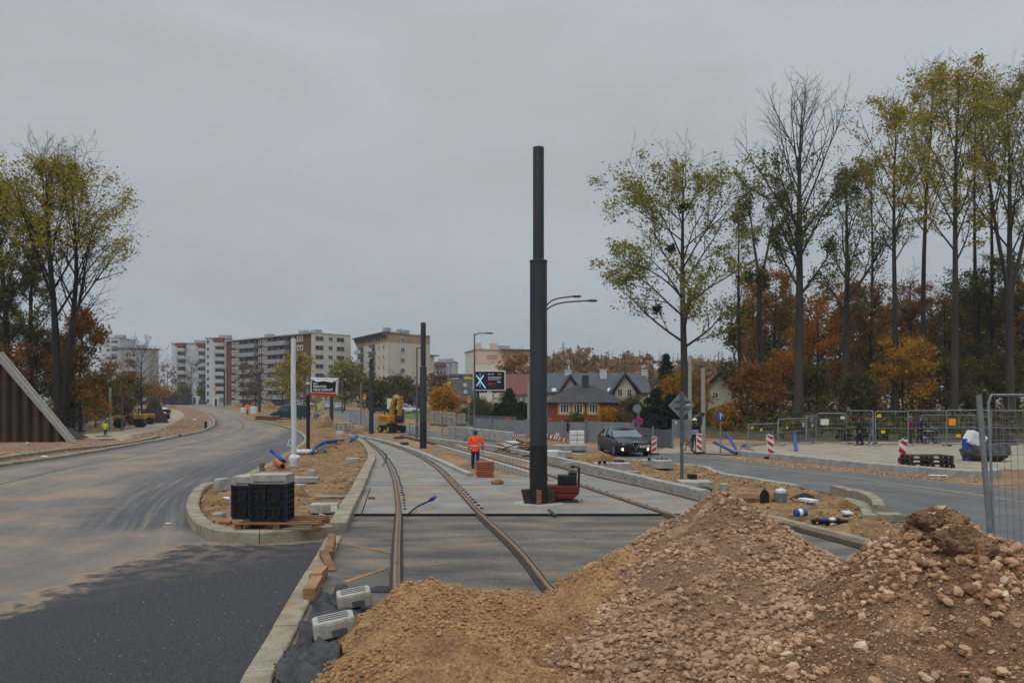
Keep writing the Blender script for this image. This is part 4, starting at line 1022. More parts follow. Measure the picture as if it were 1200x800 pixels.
# pram
pb=P(1090.5,519.5,.12); t=thing('pram','dark pram with folded hood pushed along behind the site fence','pram',pb)
mb=MB(); mb.loft([[pb+Vector((x,y*w,z)) for y in (-.2,.2)]+[pb+Vector((x2,y*w,z2)) for y in (.2,-.2)] for x,z,x2,z2,w in ((-.38,.5,-.38,.72,1),(-.1,.42,-.1,.78,1.05),(.3,.46,.3,.75,1),(.42,.6,.42,.7,.9))]); mb.build('carrycot',M['darkcl'],t,bevel=.03)
mb=MB(); mb.ball(pb+Vector((.2,0,.85)),(.27,.22,.2),12,6); mb.build('hood',M['slate'],t,smooth=60)
mb=MB(); mb.box(pb+Vector((-.1,0,.76)),(.5,.36,.06)); mb.build('blanket',M['reflect'],t,bevel=.02)
mb=MB()
for s in (-1,1): mb.tube([pb+Vector((-.3,s*.22,.15)),pb+Vector((.25,s*.2,.45)),pb+Vector((-.4,s*.2,.8)),pb+Vector((-.62,s*.2,.98))],.018,6); mb.tube([pb+Vector((.35,s*.22,.12)),pb+Vector((-.1,s*.2,.48))],.018,6)
mb.bar(pb+Vector((-.62,-.2,.98)),pb+Vector((-.62,.2,.98)),.03,.03); mb.build('chassis',M['galvd'],t,smooth=60)
def wheel(name,c,r,w,parent,ax=Vector((0,1,0)),tyre='rubber',rim='galv',n=16,spokes=False):
    c=Vector(c); mb=MB(); ax=ax.normalized(); x=ax.cross(Vector((0,0,1))).normalized(); z=Vector((0,0,1))
    pr=[(r*.68,-w*.5),(r*.93,-w*.5),(r,-w*.3),(r,w*.3),(r*.93,w*.5),(r*.68,w*.5)]
    secs=[[c+(x*math.cos(a)+z*math.sin(a))*q+ax*b for q,b in pr] for a in [2*math.pi*i/n for i in range(n+1)]]
    mb.loft(secs,cap=False); o=mb.build(name,M[tyre],parent,smooth=40)
    mb=MB(); mb.cyl(c-ax*w*.42,c+ax*w*.42,r*.68,n=n); mb.cyl(c-ax*w*.47,c+ax*w*.47,r*.2,n=8); mb.build('rim',M[rim],o,smooth=40); return o
for dx,s in ((-.3,-1),(-.3,1),(.36,-1),(.36,1)): wheel('wheel',pb+Vector((dx,s*.22,.15)),.15,.05,t,n=12)
# person with white helmet and bicycle by the fence end
cb=P(814,528,.03)
figure('person in dark clothes and white helmet standing with a bicycle beside the concrete posts',cb,1.72,R(170),'darkcl','darkcl','white',gait=.05,hat='helmet')
bb=P(806.5,528.5,.03); t=thing('bicycle','bicycle with lilac basket standing beside the person in the white helmet','bicycle',bb)
def spoke_wheel(c,r,parent,ax):
    mb=MB(); x=ax.cross(Vector((0,0,1))).normalized(); z=Vector((0,0,1))
    mb.tube([c+(x*math.cos(2*math.pi*i/20)+z*math.sin(2*math.pi*i/20))*r for i in range(21)],.024,6,cap=False); o=mb.build('wheel',M['rubber'],parent,smooth=60)
    mb=MB()
    for i in range(8): a=math.pi*2*i/8; mb.tube([c,c+(x*math.cos(a)+z*math.sin(a))*r],.006,4)
    mb.build('spokes',M['galv'],o)
ax=Vector((1,.35,0)).normalized(); dr=Vector((-.35,1,0)).normalized()*-1
f0=bb+dr*.5+Vector((0,0,.34)); f1=bb-dr*.5+Vector((0,0,.34))
spoke_wheel(f0,.33,t,ax); spoke_wheel(f1,.33,t,ax)
st=bb-dr*.15+Vector((0,0,.88)); hdp=bb+dr*.38+Vector((0,0,.92)); bbk=bb-dr*.03+Vector((0,0,.34))
mb=MB()
for a,b in ((st,bbk),(bbk,hdp),(st+Vector((0,0,-.12)),hdp),(bbk,f1),(st,f1),(hdp,f0),(hdp,hdp+Vector((0,0,.15)))): mb.tube([a,b],.022,6)
mb.build('frame',M['maroon'],t,smooth=60)
mb=MB(); mb.tube([hdp+Vector((0,0,.15))-ax*.28-dr*.1,hdp+Vector((0,0,.16)),hdp+Vector((0,0,.15))+ax*.28-dr*.1],.02,6); mb.build('handlebar',M['chrome'],t,smooth=60)
mb=MB(); mb.box(st+Vector((0,0,.05)),(.14,.26,.06)); mb.build('saddle',M['black'],t,bevel=.02)
M['lilac']=mat('lilac_plastic',(148,132,168),(128,112,150),6,.6)
mb=MB(); c=hdp+dr*.25+Vector((0,0,.1)); mb.loft([[c+ax*(x*w)+dr*(y_*w)+Vector((0,0,z)) for x,y_ in ((-.17,-.13),(.17,-.13),(.17,.13),(-.17,.13))] for z,w in ((-.12,.8),(.12,1))]); mb.build('basket',M['lilac'],t,bevel=.02)
# workers far off
for lab,u,v,hh,jk,lg,ht,rz in (
 ('worker in orange vest bending near the white cabinets at the far end of the road',290,486.5,1.7,'hivis','darkcl','hivis',R(120)),
 ('worker in yellow vest standing in front of the small orange digger far left',212,473.6,1.75,'hiviy','darkcl','hivis',R(150)),
 ('worker in yellow vest standing alone before the blue container',196.5,473.4,1.7,'hiviy','darkcl','hiviy',R(100)),
 ('worker in yellow and dark clothes crouching by the left embankment near the lamp post',123.5,510.5,1.12,'hiviy','darkcl','darkcl',R(20)),
 ('worker in yellow vest behind the green van',374,487.5,1.75,'hiviy','darkcl','hiviy',R(60)),
 ('worker in yellow vest beside the orange loader at the container',186,473.6,1.7,'hiviy','darkcl','hivis',R(-60))):
    figure(lab,P(u,v),hh,rz,jk,lg,ht,gait=.08,hat='helmet')
# ------------------------------------------------------------------ poles and lamps
tram_pole('tram_pole','dark tram pole behind the left track, second tallest, right of the yellow excavator',496,525,378,431,.19,.15)
tram_pole('tram_pole','dark tram pole just left of the yellow excavator',435,508,420,460,.19,.15,splash=False)
def simple_pole(label,u,v,vtop,r,m,nm='post',cat='post',group=None,dz=0):
    p=P(u,v,dz); zt=At(u,vtop,p.y).z
    mb=MB(); mb.tube([p+Vector((0,0,-.1)),(p.x,p.y,zt)],[r,r*.8],10)
    o=mb.build(nm,M[m],smooth=50,loc=p); return tag(o,label,cat,group)
for lab,u,v,vt in (('dark tram pole in front of the left end of the brown apartment block',263,476.5,433),('dark tram pole in front of the brown apartment block, left of the white wrapped post',304,483.5,438),('dark tram pole behind the wrapped display, near the parked cars',388.5,494,452)):
    simple_pole(lab,u,v,vt,.24,'steeld','tram_pole','pole','dark tram poles')
def lamp(label,u,v,vtop,arms,m='galvd',r=.09,dark=False,group='street lamps'):
    p=P(u,v); zt=At(u,vtop,p.y).z; t=thing('street_lamp',label,'street lamp',p,group)
    mb=MB(); mb.tube([p,(p.x,p.y,zt)],[r,r*.6],10); mb.build('post',M[m],t,smooth=50)
    mb=MB(); mb.cyl(p,p+Vector((0,0,.9)),r*1.35,n=10); mb.build('post_base',M[m],t,smooth=50)
    s=p.y/1000
    for dx,dy,rise in arms:
        a=Vector((p.x,p.y,zt-.02)); b=a+Vector((dx*s,0,rise*s)); mb=MB()
        mb.tube(cr([a-Vector((0,0,.1)),a+Vector((dx*s*.35,0,rise*s*.75)),b],4),r*.5,8); ar=mb.build('arm',M[m],t,smooth=60)
        d=1 if dx>0 else -1; mb=MB(); L=dy*s
        mb.loft([[b+Vector((d*x*L,w*L*.5,z*L)) for w,z in ((-1,0),(1,0),(1,.5),(-1,.5))] if False else [b+Vector((d*x*L,yy*L,zz*L)) for yy,zz in ((-w,-h),(w,-h),(w,h),(-w,h))] for x,w,h in ((0,.1,.06),(.25,.2,.1),(.8,.22,.1),(1,.12,.05))]); mb.build('lamp_head',M[m],t,bevel=.01)
    return t
lamp('grey street lamp with a short straight arm, left of the electronic billboard',556,505,391,[(13,9,1)],r=.1)
t=lamp('double armed street lamp mostly hidden by the thick tram pole',634,513,366,[(36,11,19),(54,12,14)],'steeld',.11)
lamp('short grey street lamp with its head bent right, at the left embankment',143,505,467,[(8,5,3)],r=.09)
lamp('pale street lamp curving left beside the portable toilet',226,476,439,[(-5,2.5,1.5)],'galv',.1)
lamp('thin grey street lamp between the two apartment blocks, above the parked cars',401,484,424,[(7,3,1)],'galvd',.12)
lamp('thin grey street lamp left of the second tallest tram pole',488.5,514,407,[(8,3,0)],'galvd',.08)
simple_pole('pale concrete post at the left embankment beside the short street lamp',129,506,454,.12,'conc','concrete_post','post')
simple_pole('grey concrete utility post leaning over the brick house wall, right of the red roofs',619.5,503,448,.14,'conc','concrete_post','post')
simple_pole('pale concrete utility post behind the diamond sign',808.5,524,417,.13,'conc','concrete_post','post')
p=simple_pole('shorter concrete utility post with a meter box, right of the diamond sign',824,529.5,431,.13,'conc','concrete_post','post')
mb=MB(); c=At(820.5,493,P(824,529.5).y); mb.box(c,(.28,.2,.4)); mb.cyl(c+Vector((.1,-.1,.3)),c+Vector((.1,-.1,.45)),.12,n=10); o=mb.build('meter_box',M['steelb'],bevel=.02); o.parent=p; o.location=-p.location
simple_pole('slim grey signal post left of the yellow excavator',423,497,449,.09,'galv')
simple_pole('slim pale post between the excavator and the wrapped display',370,494,468,.1,'galv')
# ------------------------------------------------------------------ signs
def sign_root(label,u,v,vtop,r=.035,m='galv',dz=0,cat='traffic sign',group=None,nm='traffic_sign'):
    p=P(u,v,dz); t=thing(nm,label,cat,p,group); zt=At(u,vtop,p.y).z
    mb=MB(); mb.cyl(p,(p.x,p.y,zt),r,n=8); mb.build('post',M[m],t,smooth=50); return t,p
def disc(t,u,v,rpx,y,mats,nm='sign_plate',n=20,dy=-.06):
    c=At(u,v,y); s=y/1000; mb=MB(); k=0
    for i,(rr,mi) in enumerate(mats):
        d=dy-.006*i; mb=MB(); mb.cyl(c+Vector((0,d,0)),c+Vector((0,d+.02-.004*i,0)),rr*rpx*s,n=n); mb.build(nm if i==0 else 'sign_face',M[mi],t,smooth=40)
    return c
M['signblue']=mat('blue_sign_paint',(30,70,150),(26,62,136),8,.5)
M['signback']=mat('grey_sign_back',(122,125,128),(104,107,110),6,.6,metal=.3)
M['orange_sign']=mat('orange_warning_paint',(226,140,26),(208,124,22),8,.5)
t,p=sign_root('diamond shaped sign seen from behind, square plate below, on a tall post',799,571,459,.05,'galvd')
y=p.y; s=y/1000
def quadplate(t,pts,y,m,nm,dy,th=.02):
    mb=MB(); mb.prism([At(a,b,y)+Vector((0,dy,0)) for a,b in pts][::-1],(0,th,0)); return mb.build(nm,M[m],t,bevel=.004)
quadplate(t,[(799,459),(814.8,475),(799,491),(783.5,475)],y,'signback','diamond_plate',.06)
quadplate(t,[(788,491.5),(811,491.5),(811,513.5),(788,513.5)],y,'signback','square_plate',.06)
for vv in (470,478): quadplate(t,[(791,vv-.8),(808,vv-.8),(808,vv+.8),(791,vv+.8)],y,'galvd','bracket',.03,.028)
quadplate(t,[(805,473.5),(810,473.5),(810,475),(805,475)],y,'white','sticker',.05,.008)
quadplate(t,[(791.5,493.5),(793.5,493.5),(793.5,496.5),(791.5,496.5)],y,'white','sticker',.05,.008)
t,p=sign_root('round no stopping sign, blue with red ring and cross, below a round sign back',748,517.5,474,.06,'galv')
disc(t,746.5,478.5,5,p.y,[(1,'signback')])
c=disc(t,748.7,493.3,4.9,p.y,[(1,'red'),(.78,'signblue')])
r=4.9*p.y/1000
for a in (R(45),R(-45)):
    mb=MB(); d=Vector((math.cos(a),0,math.sin(a)))*r*.8; q0=c+Vector((0,-.085,0)); mb.bar(q0-d,q0+d,.03*0+.012,r*.2,up=(0,1,0)) if False else mb.obox(q0,d*2,Vector((0,.01,0)),Vector((-d.z,0,d.x)).normalized()*r*.22); mb.build('red_cross_bar',M['red'],t)
t,p=sign_root('round blue sign with white arrows on a slim post by the forest edge',844.3,532,483,.04,'galv')
c=disc(t,843.8,487.6,4.6,p.y,[(1,'signblue')]); r=4.6*p.y/1000
mb=MB(); mb.obox(c+Vector((0,-.07,-.02)),Vector((.1*r*2,0,0)),Vector((0,.01,0)),Vector((0,0,1.2*r))); mb.prism([c+Vector((.02*r,-.075,.1*r)),c+Vector((.6*r,-.075,.1*r)),c+Vector((.6*r,-.075,.4*r)),c+Vector((.02*r,-.075,.4*r))],(0,.01,0)); mb.prism([c+Vector((-.35*r,-.075,.55*r)),c+Vector((.35*r,-.075,.55*r)),c+Vector((0,-.075,.88*r))],(0,.01,0)); mb.build('white_arrow',M['white'],t)
def warn(label,u,v,vt,sz,plate=True):
    t,p=sign_root(label,u,v,vt,.05,'galv',group='orange roadworks signs'); y=p.y; s=sz
    quadplate(t,[(u-s,vt+s*1.75),(u+s,vt+s*1.75),(u,vt)],y,'orange_sign','triangle_plate',-.08)
    quadplate(t,[(u-.2*s,vt+s*1.5),(u+.2*s,vt+s*1.5),(u+.18*s,vt+s*.8),(u-.18*s,vt+s*.8)],y,'black','warning_symbol',-.09,.008)
    if plate: quadplate(t,[(u-s*.75,vt+s*2.7),(u+s*.75,vt+s*2.7),(u+s*.75,vt+s*1.9),(u-s*.75,vt+s*1.9)],y,'orange_sign','lower_plate',-.08)
warn('orange triangular roadworks sign left of the electronic billboard lamp',549.5,500,463.5,2.9)
warn('orange triangular roadworks sign left of the yellow excavator',427.3,491,460.5,2.6)
warn('small orange triangular sign beside the portable toilet far left',252.5,475,453,2)
t,p=sign_root('small round blue sign left of the second tallest tram pole, before the grey shrubs',485.5,489,465,.05); disc(t,485.8,469,2,p.y,[(1,'signblue')])
def beacon(label,u,v,w,h,lean,left=True,nm='chevron_board'):
    p=P(u,v); s=p.y/1000; t=thing(nm,label,'barrier board',p,'red and white barrier boards'); W=w*s;H=h*s
    mb=MB(); mb.box(p+Vector((0,.02,.05)),(W*1.9,W*1.0,.1)); mb.build('foot',M['rubber'],t,bevel=.015)
    def q(a,b,d=0): return p+Vector((a*W+b*H*lean,d,b*H+.06))
    mb=MB(); mb.prism([q(-.5,.03),q(.5,.03),q(.5,1),q(-.5,1)],(0,.04,0)); mb.build('board',M['white'],t,bevel=.01)
    for k in (0,1,2):
        b0=.08+k*.34; mb=MB(); d=-.006; sl=.18
        pl=[q(-.42,b0 if left else b0+sl,d),q(.42,b0+sl if left else b0,d),q(.42,min(.97,b0+.17+sl) if left else b0+.17,d),q(-.42,b0+.17 if left else min(.97,b0+.17+sl),d)]
        mb.prism(pl,(0,.008,0)); mb.build('red_stripe',M['red'],t)
    mb=MB(); mb.cyl(q(-.1,1),q(-.1,1.05),.05,n=8); mb.build('top_knob',M['white'],t); return t
beacon('red and white board leaning left at the pale platform kerb, before the blue pipes',904.5,537,8.5,26,-.1,False)
beacon('red and white board standing by the dark pallets at the platform kerb',1055,551,10,34,.12,False)
beacon('red and white board between the concrete posts and the footpath corner',819.5,531.5,7,22,0,False)
beacon('red and white board in front of the corrugated fence, right of the black car',766.5,533,6,20,.02,True)
simple_pole('thin red and white marker post right beside the board near the black car',761.8,532,517,.06,'redd','marker_post','post')
# ------------------------------------------------------------------ fences
M['mesh']=mat('fence_wire',(118,122,126),(100,104,108),6,.6,metal=.3)
def fence_panel(label,a,b,h,lean=0,tags=(),group='site fence panels',r=.032,nh=5,nv=9,wr=.007,feet=True,za=None,mid=True):
    a=Vector(a);b=Vector(b); t=thing('fence_panel',label,'fence',a,group); d=(b-a); n=Vector((-d.y,d.x,0)).normalized()
    up=Vector((0,0,h))+n*lean
    mb=MB(); A0=a+Vector((0,0,.08)); B0=b+Vector((0,0,.08))
    mb.tube([A0,a+up*.96,a+up+d.normalized()*.05],r,8); mb.tube([B0,b+up*.96,b+up-d.normalized()*.05],r,8)
    mb.tube([a+up+d.normalized()*.05,b+up-d.normalized()*.05],r,8); mb.tube([A0+up*.03,B0+up*.03],r*.9,8)
    if mid: mb.tube([a+up*.52,b+up*.52],r*.6,6)
    mb.build('tube_frame',M['galv'],t,smooth=60)
    mb=MB()
    for i in range(1,nh+1): k=i/(nh+1); mb.tube([a+up*k,b+up*k],wr,4,cap=False)
    for i in range(1,nv+1): k=i/(nv+1); mb.tube([a+d*k+up*.05,a+d*k+up],wr,4,cap=False)
    mb.build('wire_mesh',M['mesh'],t)
    if feet:
        for p in (a,b):
            mb=MB(); mb.box(p+Vector((0,0,.06)),(.7,.26,.14),rz=math.atan2(n.y,n.x)); mb.build('concrete_foot',M['conc'],t,bevel=.02)
    for k,z,m,w,hh in tags:
        c=a+d*k+up*z-n*.03*(1 if n.y>0 else -1); mb=MB(); mb.obox(c,d.normalized()*w,n*.01,up.normalized()*hh); mb.build('tag_plate',M[m],t)
    return t
M['tagy']=mat('yellow_tag',(214,176,40),(196,158,30),8,.6)
def fp(label,u0,v0,u1,v1,vt,**kw):
    a=P(u0,v0,.1); b=P(u1,v1,.1); h=At(u0,vt,a.y).z-a.z; return fence_panel(label,a,b,h,**kw)
T=lambda k,z,m='tagy',w=.26,h=.17:(k,z,m,w,h)
fp('site fence panel at the far left end of the row, leaning, with two yellow tags',875,524,909,522,497,lean=-.15,tags=[T(.1,.85),T(.42,.75)])
fp('site fence panel left of the bare topped tree, one yellow tag and one white',912,523,944,520,491,tags=[T(.3,.68),T(.9,.75,'white',.3,.26)])
fp('site fence panel in front of the big bare topped tree, carrying white notices',945,521,956,520,487,tags=[T(.5,.9,'galv',.5,.4),T(.6,.66)])
fp('site fence panel with a white notice, left of the walking pedestrians',957,520,992,521,484,tags=[T(.28,.72,'white',.5,.36),T(.88,.86,'white',.26,.16)])
fp('site fence panel in front of the pedestrian with the maroon hat',992,521,1023,523,481,tags=[])
fp('site fence panel between the two pairs of pedestrians, two yellow tags at its edge',1026,523,1064,522.5,482,tags=[T(.1,.88),T(.22,.42)])
fp('site fence panel in front of the pram',1064.5,523,1109,523,481,tags=[])
fp('site fence panel right of the pram with an orange tag',1109.5,523,1160,523,480.5,tags=[(.12,.68,'orange_sign',.4,.4),T(.26,.3)])
fp('rear site fence panel behind the pram, seen through the front row',1080,514,1142,514,486,tags=[],group='rear site fence')
fp('rear site fence panel at the right edge, seen through the nearest fence',1162,522,1215,523,481,group='rear site fence')
# left embankment fence
fp('rusty grey fence panel at the top of the left sheet pile slope',66,505,83,503,474.5,group='embankment fence',feet=False)
fp('fence panel on the left embankment, just right of the sheet pile slope',83,503.5,99,503.5,479.5,group='embankment fence')
fp('fence panel on the left embankment, farther from the sheet pile slope',99,503.5,125,502,480.5,group='embankment fence',lean=.15)
# nearest fence at right edge
yb=10.5; a=Vector((5.96,yb,0)); b=Vector((8.6,yb+.9,0)); t=fence_panel('nearest wire fence panel, cut off by the right edge of the photo',a,b,2.62,lean=.12,r=.017,nh=13,nv=24,wr=.0035,mid=False,group='nearest fence')
mb=MB(); mb.tube([a+Vector((-.0,0,.0)),a+Vector((-.19,.05,2.62))],.034,12); o=mb.build('tube_frame',M['galv'],t,smooth=50)
# mid site fences between the tracks and the far road: slim galvanised panels
for i,(u0,v0,u1,v1,vt) in enumerate(((480,511,503,516,496),(518,512,534,516,488),(534,516,548,519,494),(411,497,417,498,483),(417,498,429,500,486),(429,500,446,503,490),(346,489,362,490,478))):
    fp(['thin fence panel between the yellow excavator and the second tallest pole','thin fence panel standing left of the street lamp beside the billboard','thin fence panel on the sand before the low concrete wall','small thin fence panel by the slim signal post','thin fence panel just right of the slim signal post','thin fence panel ending at the yellow excavator','thin fence panel behind the white wrapped post'][i],u0,v0,u1,v1,vt,group='slim fence panels',feet=False,nv=5,nh=3)
# corrugated steel hoarding
def hoarding(label,px,h_top,m,group='steel hoardings',wave=.05,step=.3,posts=True):
    """px: ground pixels along the foot, h_top: row of the top at each"""
    t=thing('steel_hoarding',label,'hoarding',P(*px[0]),group); mb=MB(); pts=[];tops=[]
    for i in range(len(px)-1):
        a=P(*px[i]);b=P(*px[i+1]); za=At(px[i][0],h_top[i],a.y).z; zb=At(px[i+1][0],h_top[i+1],b.y).z
        n=max(2,int((b-a).length/step)); nn=Vector((-(b-a).y,(b-a).x,0)).normalized()
        for k in range(n*4):
            f=k/(n*4); p=a.lerp(b,f)+nn*(wave*(0 if k%4 in (0,1) else 1)); pts.append(p); tops.append(Vector((p.x,p.y,za+(zb-za)*f)))
    N=len(pts); bk=[p+Vector((0,.02,0)) for p in pts]; bt=[p+Vector((0,.02,0)) for p in tops]
    mb.add(pts+tops+bt+bk,[(i,i+1,N+i+1,N+i) for i in range(N-1)]+[(N+i,N+i+1,2*N+i+1,2*N+i) for i in range(N-1)]+[(2*N+i,2*N+i+1,3*N+i+1,3*N+i) for i in range(N-1)])
    mb.build('corrugated_sheet',M[m],t)
    if posts:
        for i,(u,v) in enumerate(px):
            p=P(u,v); zt=At(u,h_top[i],p.y).z; mb=MB(); mb.box((p.x,p.y-.08,(p.z+zt)/2+.05),(.1,.08,zt-p.z+.2)); mb.build('post',M['galv'],t)
    return t
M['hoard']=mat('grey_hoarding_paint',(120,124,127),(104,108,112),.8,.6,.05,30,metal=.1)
M['hoardd']=mat('dark_corrugated_steel',(88,92,95),(74,78,82),.8,.6,metal=.1)  # the corrugated fence's own darker grey
hoarding('pale grey steel hoarding behind the worker in orange, up to the thick tram pole',[(556,509),(575,511),(622,513)],[489,491,492.5],'hoard')
hoarding('pale grey steel hoarding below the brick house, right of the thick tram pole',[(640,515),(659,517),(686,518)],[494,494.5,494.5],'hoard')
hoarding('pale grey steel hoarding behind the black car',[(687,518),(742,519)],[493.5,495],'hoard')
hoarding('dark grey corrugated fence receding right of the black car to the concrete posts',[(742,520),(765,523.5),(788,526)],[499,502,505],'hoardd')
hoarding('grey panel fence behind the billboard foot',[(541,497.5),(606,500)],[486,488],'galvd',posts=False,wave=.02)
# low concrete barrier wall
a=P(526,509.5); b=P(600,519)
t=thing('concrete_barrier','row of pale concrete barrier blocks in front of the grey hoarding','barrier',a)
for i in range(5):
    p0=a.lerp(b,i/5+.004); p1=a.lerp(b,(i+1)/5-.004); mb=MB(); mb.bar(p0+Vector((0,0,.36)),p1+Vector((0,0,.36)),.3,.72); mb.build('barrier_block',M['concl'],t,bevel=.03)
# ------------------------------------------------------------------ stacks and site clutter on the right of the track
def paver_pack(label,u,v,w,h,rows,cols,m='conc',group='paver packs on the lawn edge',depth=1.0):
    p=P(u,v); s=p.y/1000; t=thing('paver_pack',label,'paver stack',p,group); W=w*s;H=h*s
    for j in range(rows):
        for i in range(cols):
            mb=MB(); mb.box(p+Vector((-W/2+(i+.5)*W/cols,depth/2,.1+(j+.5)*(H-.1)/rows)),(W/cols-.03,depth,(H-.1)/rows-.03)); mb.build('paver_layer',M[m],t,bevel=.01)
    mb=MB(); mb.box(p+Vector((0,depth/2,.05)),(W,depth,.1)); mb.build('pallet_base',M['woodd'],t)
for i,(u,v,w,h) in enumerate(((509,498,10,17),(519,499,10,17),(529,499.5,10,16.5),(540.5,498.5,10,14))):
    paver_pack('pack of grey pavers on the lawn edge, '+['leftmost by the second tallest tram pole','second of the row from the tram pole','third of the row, before the golden bush','lowest one, nearest the street lamp'][i],u,v,w,h,5,2)
paver_pack('stack of white concrete blocks on a pallet behind the sand, left of the black car',676.5,522.5,17,18,3,2,'white',None)
t=[o for o in bpy.data.objects if o.name.startswith('paver_pack') and o.type=='EMPTY'][-1]
def slabstone(label,u,v,w,h,d,m,rz=0,group='loose concrete pieces on the median',nm='concrete_block',dz=.1,bev=.02):
    p=P(u,v,dz); s=p.y/1000; mb=MB(); mb.box((0,0,h*s/2),(w*s,d,h*s)); o=mb.build(nm,M[m],bevel=bev); place(o,p,rz); return tag(o,label,'concrete block',group)
slabstone('flat grey concrete platform in front of the white block stack',668,527,38,6,1.2,'conc')
slabstone('square concrete base under the grey platform, left of the sand heap',662,535.5,16,7,.8,'concl')
slabstone('pale concrete gully piece with studs on the median, right of the two',727,551,23,9,.7,'kerbl',R(2))
slabstone('low pale concrete gully piece left of the other on the median',706,547,20,5,.6,'kerbl',R(2))
slabstone('studded concrete piece at the road edge behind the diamond sign',776,548,22,9,.8,'kerbl',R(-3))
slabstone('low studded concrete piece left of the diamond sign, by the road',758,544,12,6,.8,'kerbl',R(-3))
CAPT=[o for o in bpy.data.objects if o.name.startswith('concrete_block')]
for u,v in ((722,541),(726,540.5),(730,540.5),(703,541.5),(709,541.5),(771,538.3),(776,538),(781,538.5),(761,537.5)):
    p=P(u,v+9); q0=At(u,v,P(u,551).y if u<740 else P(u,548).y); mb=MB(); mb.ball(q0+Vector((0,.1,0)),(.07,.07,.06),6,4); par=min(CAPT,key=lambda c:(c.location-q0).length); qq=par.matrix_world.inverted(); o=mb.build('black_cap',M['rubber'],smooth=180,loc=q0); o.parent=par; o.location=Matrix.Rotation(-par.rotation_euler.z,3,'Z')@(q0-par.location)
slabstone('pair of grey slabs stacked on dark battens at the foot of the diamond sign',814,571,37,8,.9,'concl',R(-2))
slabstone('dark battens under the grey slabs at the foot of the diamond sign',814,573.5,35,3,.8,'black',R(-2))
slabstone('round topped dark plug on the sand behind the grey slabs',811,561,9,6,.4,'steelb',0,None,'plug')
slabstone('little upright concrete stub on the sand right of the grey slabs',849,574,9,8,.3,'conc',0,None)
slabstone('loose rubble stone lying beside the track kerb at the compactor',640,562,4,4,.2,'wood',0,None,'stone',dz=.1)
slabstone('end kerb block with a stamped face lying at the tip of the right island kerb',1043,611,27,10,.35,'kerb',R(-3),None,'kerb_block',dz=.02)
slabstone('white polystyrene piece on the sand of the right island',947,588,11,4,.5,'white',R(20),'litter on the right island','foam_piece',dz=.1)
slabstone('white torn foil piece near the right island curb',993,602,10,3,.4,'foil',R(-10),'litter on the right island','foil_piece',dz=.1)
slabstone('white tarpaulin bundle at the track kerb, left of the grey platform',648,533.5,17,6,1.0,'foil',R(14),None,'tarpaulin_bundle')
slabstone('white foil wrapped pile behind the worker in orange',597,524,18,7,1.2,'foil',R(8),None,'tarpaulin_bundle')
soil_heap('long heap of yellow sand in front of the black car',702,545,68,17,'sand',.55,.03,11)
soil_heap('heap of pale sand behind the curved right island kerb',985,600,62,17,'sand',.7,.04,12)
soil_heap('pile of black asphalt crumbs on the right island',945,589,44,11,'asphd',.6,.04,13,'asphalt_pile','asphalt pile')
soil_heap('low heap of sand at the platform corner beside the blue pipes',874,533,46,9,'reds',.5,.02,14)
soil_heap('pile of dark earth behind the nearest fence at the right edge',1172,524,54,28,'soild',.6,.1,15,'earth_heap','earth heap',.1)
soil_heap('small brown sand heap behind the track kerb, left of the thick tram pole',585,527,22,9,'sand',.6,.02,16)
soil_heap('scrubby pile of branches and soil by the second tallest tram pole',545,520,16,6,'soild',.6,.0,17,'earth_heap','earth heap',.4)
# curved kerb of the right island
k=gp([(1003,588.5),(1016,593.5),(1026,600),(1030,610)],4)
struct(ribbon('kerb',k,kerbprof(.24,.34),M['kerb'],gaps=1.4)); 
k=gp([(978,581),(992,585),(1003,588.5)],4); struct(ribbon('kerb',k,kerbprof(.24,.3),M['kerb'],gaps=1.4))
k=gp([(985,590),(1004,595),(1018,602),(1022,612)],4); struct(ribbon('kerb',k,kerbprof(.4,.16),M['kerb'],gaps=1.4))
# bucket and cans
t=thing('metal_bucket','grey metal bucket with foil standing on the sand of the right island','bucket',P(915,590,.1)); p=t.location.copy()
mb=MB(); mb.tube([p,p+Vector((0,0,.26))],[.13,.17],14); mb.build('bucket_wall',M['galv'],t,smooth=40)
mb=MB(); mb.ball(p+Vector((0,0,.3)),(.15,.13,.09),8,5); mb.build('foil_lump',M['foil'],t)
mb=MB(); mb.tube(cr([p+Vector((-.17,0,.26)),p+Vector((0,-.05,.42)),p+Vector((.17,0,.26))],4),.008,5); mb.build('handle',M['galvd'],t)
t=thing('paint_drum','small blue and white drum lying on the right island near the track','drum',P(938,606,.1)); p=t.location.copy(); a=Vector((1,.15,.05)).normalized()
mb=MB(); mb.cyl(p-a*.13+Vector((0,0,.1)),p+a*.13+Vector((0,0,.1)),.08,n=14); mb.build('drum_wall',M['blue'],t,smooth=40)
mb=MB(); mb.cyl(p-a*.05+Vector((0,0,.1)),p+a*.03+Vector((0,0,.1)),.083,n=14); mb.build('white_label',M['white'],t,smooth=40)
t=thing('rubber_trough','black rubber trough with blue and white litter on the right island','trough',P(972,614,.05)); p=t.location.copy()
mb=MB(); mb.loft([[p+Vector((x*w,y_*w*.5,z)) for x,y_ in [(math.cos(2*math.pi*i/16)*.36,math.sin(2*math.pi*i/16)*.4) for i in range(16)]] for z,w in ((0,.9),(.09,1.1),(.09,1.0),(.04,.8))]); mb.build('trough_wall',M['rubber'],t,smooth=40)
for dx,m in ((-.12,'blue'),(.08,'white'),(.2,'blued')): mb=MB(); mb.ball(p+Vector((dx*.8,0,.1)),(.08,.08,.05),7,4); mb.build('litter_scrap',M[m],t)
t=thing('shovel','black shovel blade stuck upright in the sand behind the central gravel heap','shovel',P(896,590,.1)); p=t.location.copy()
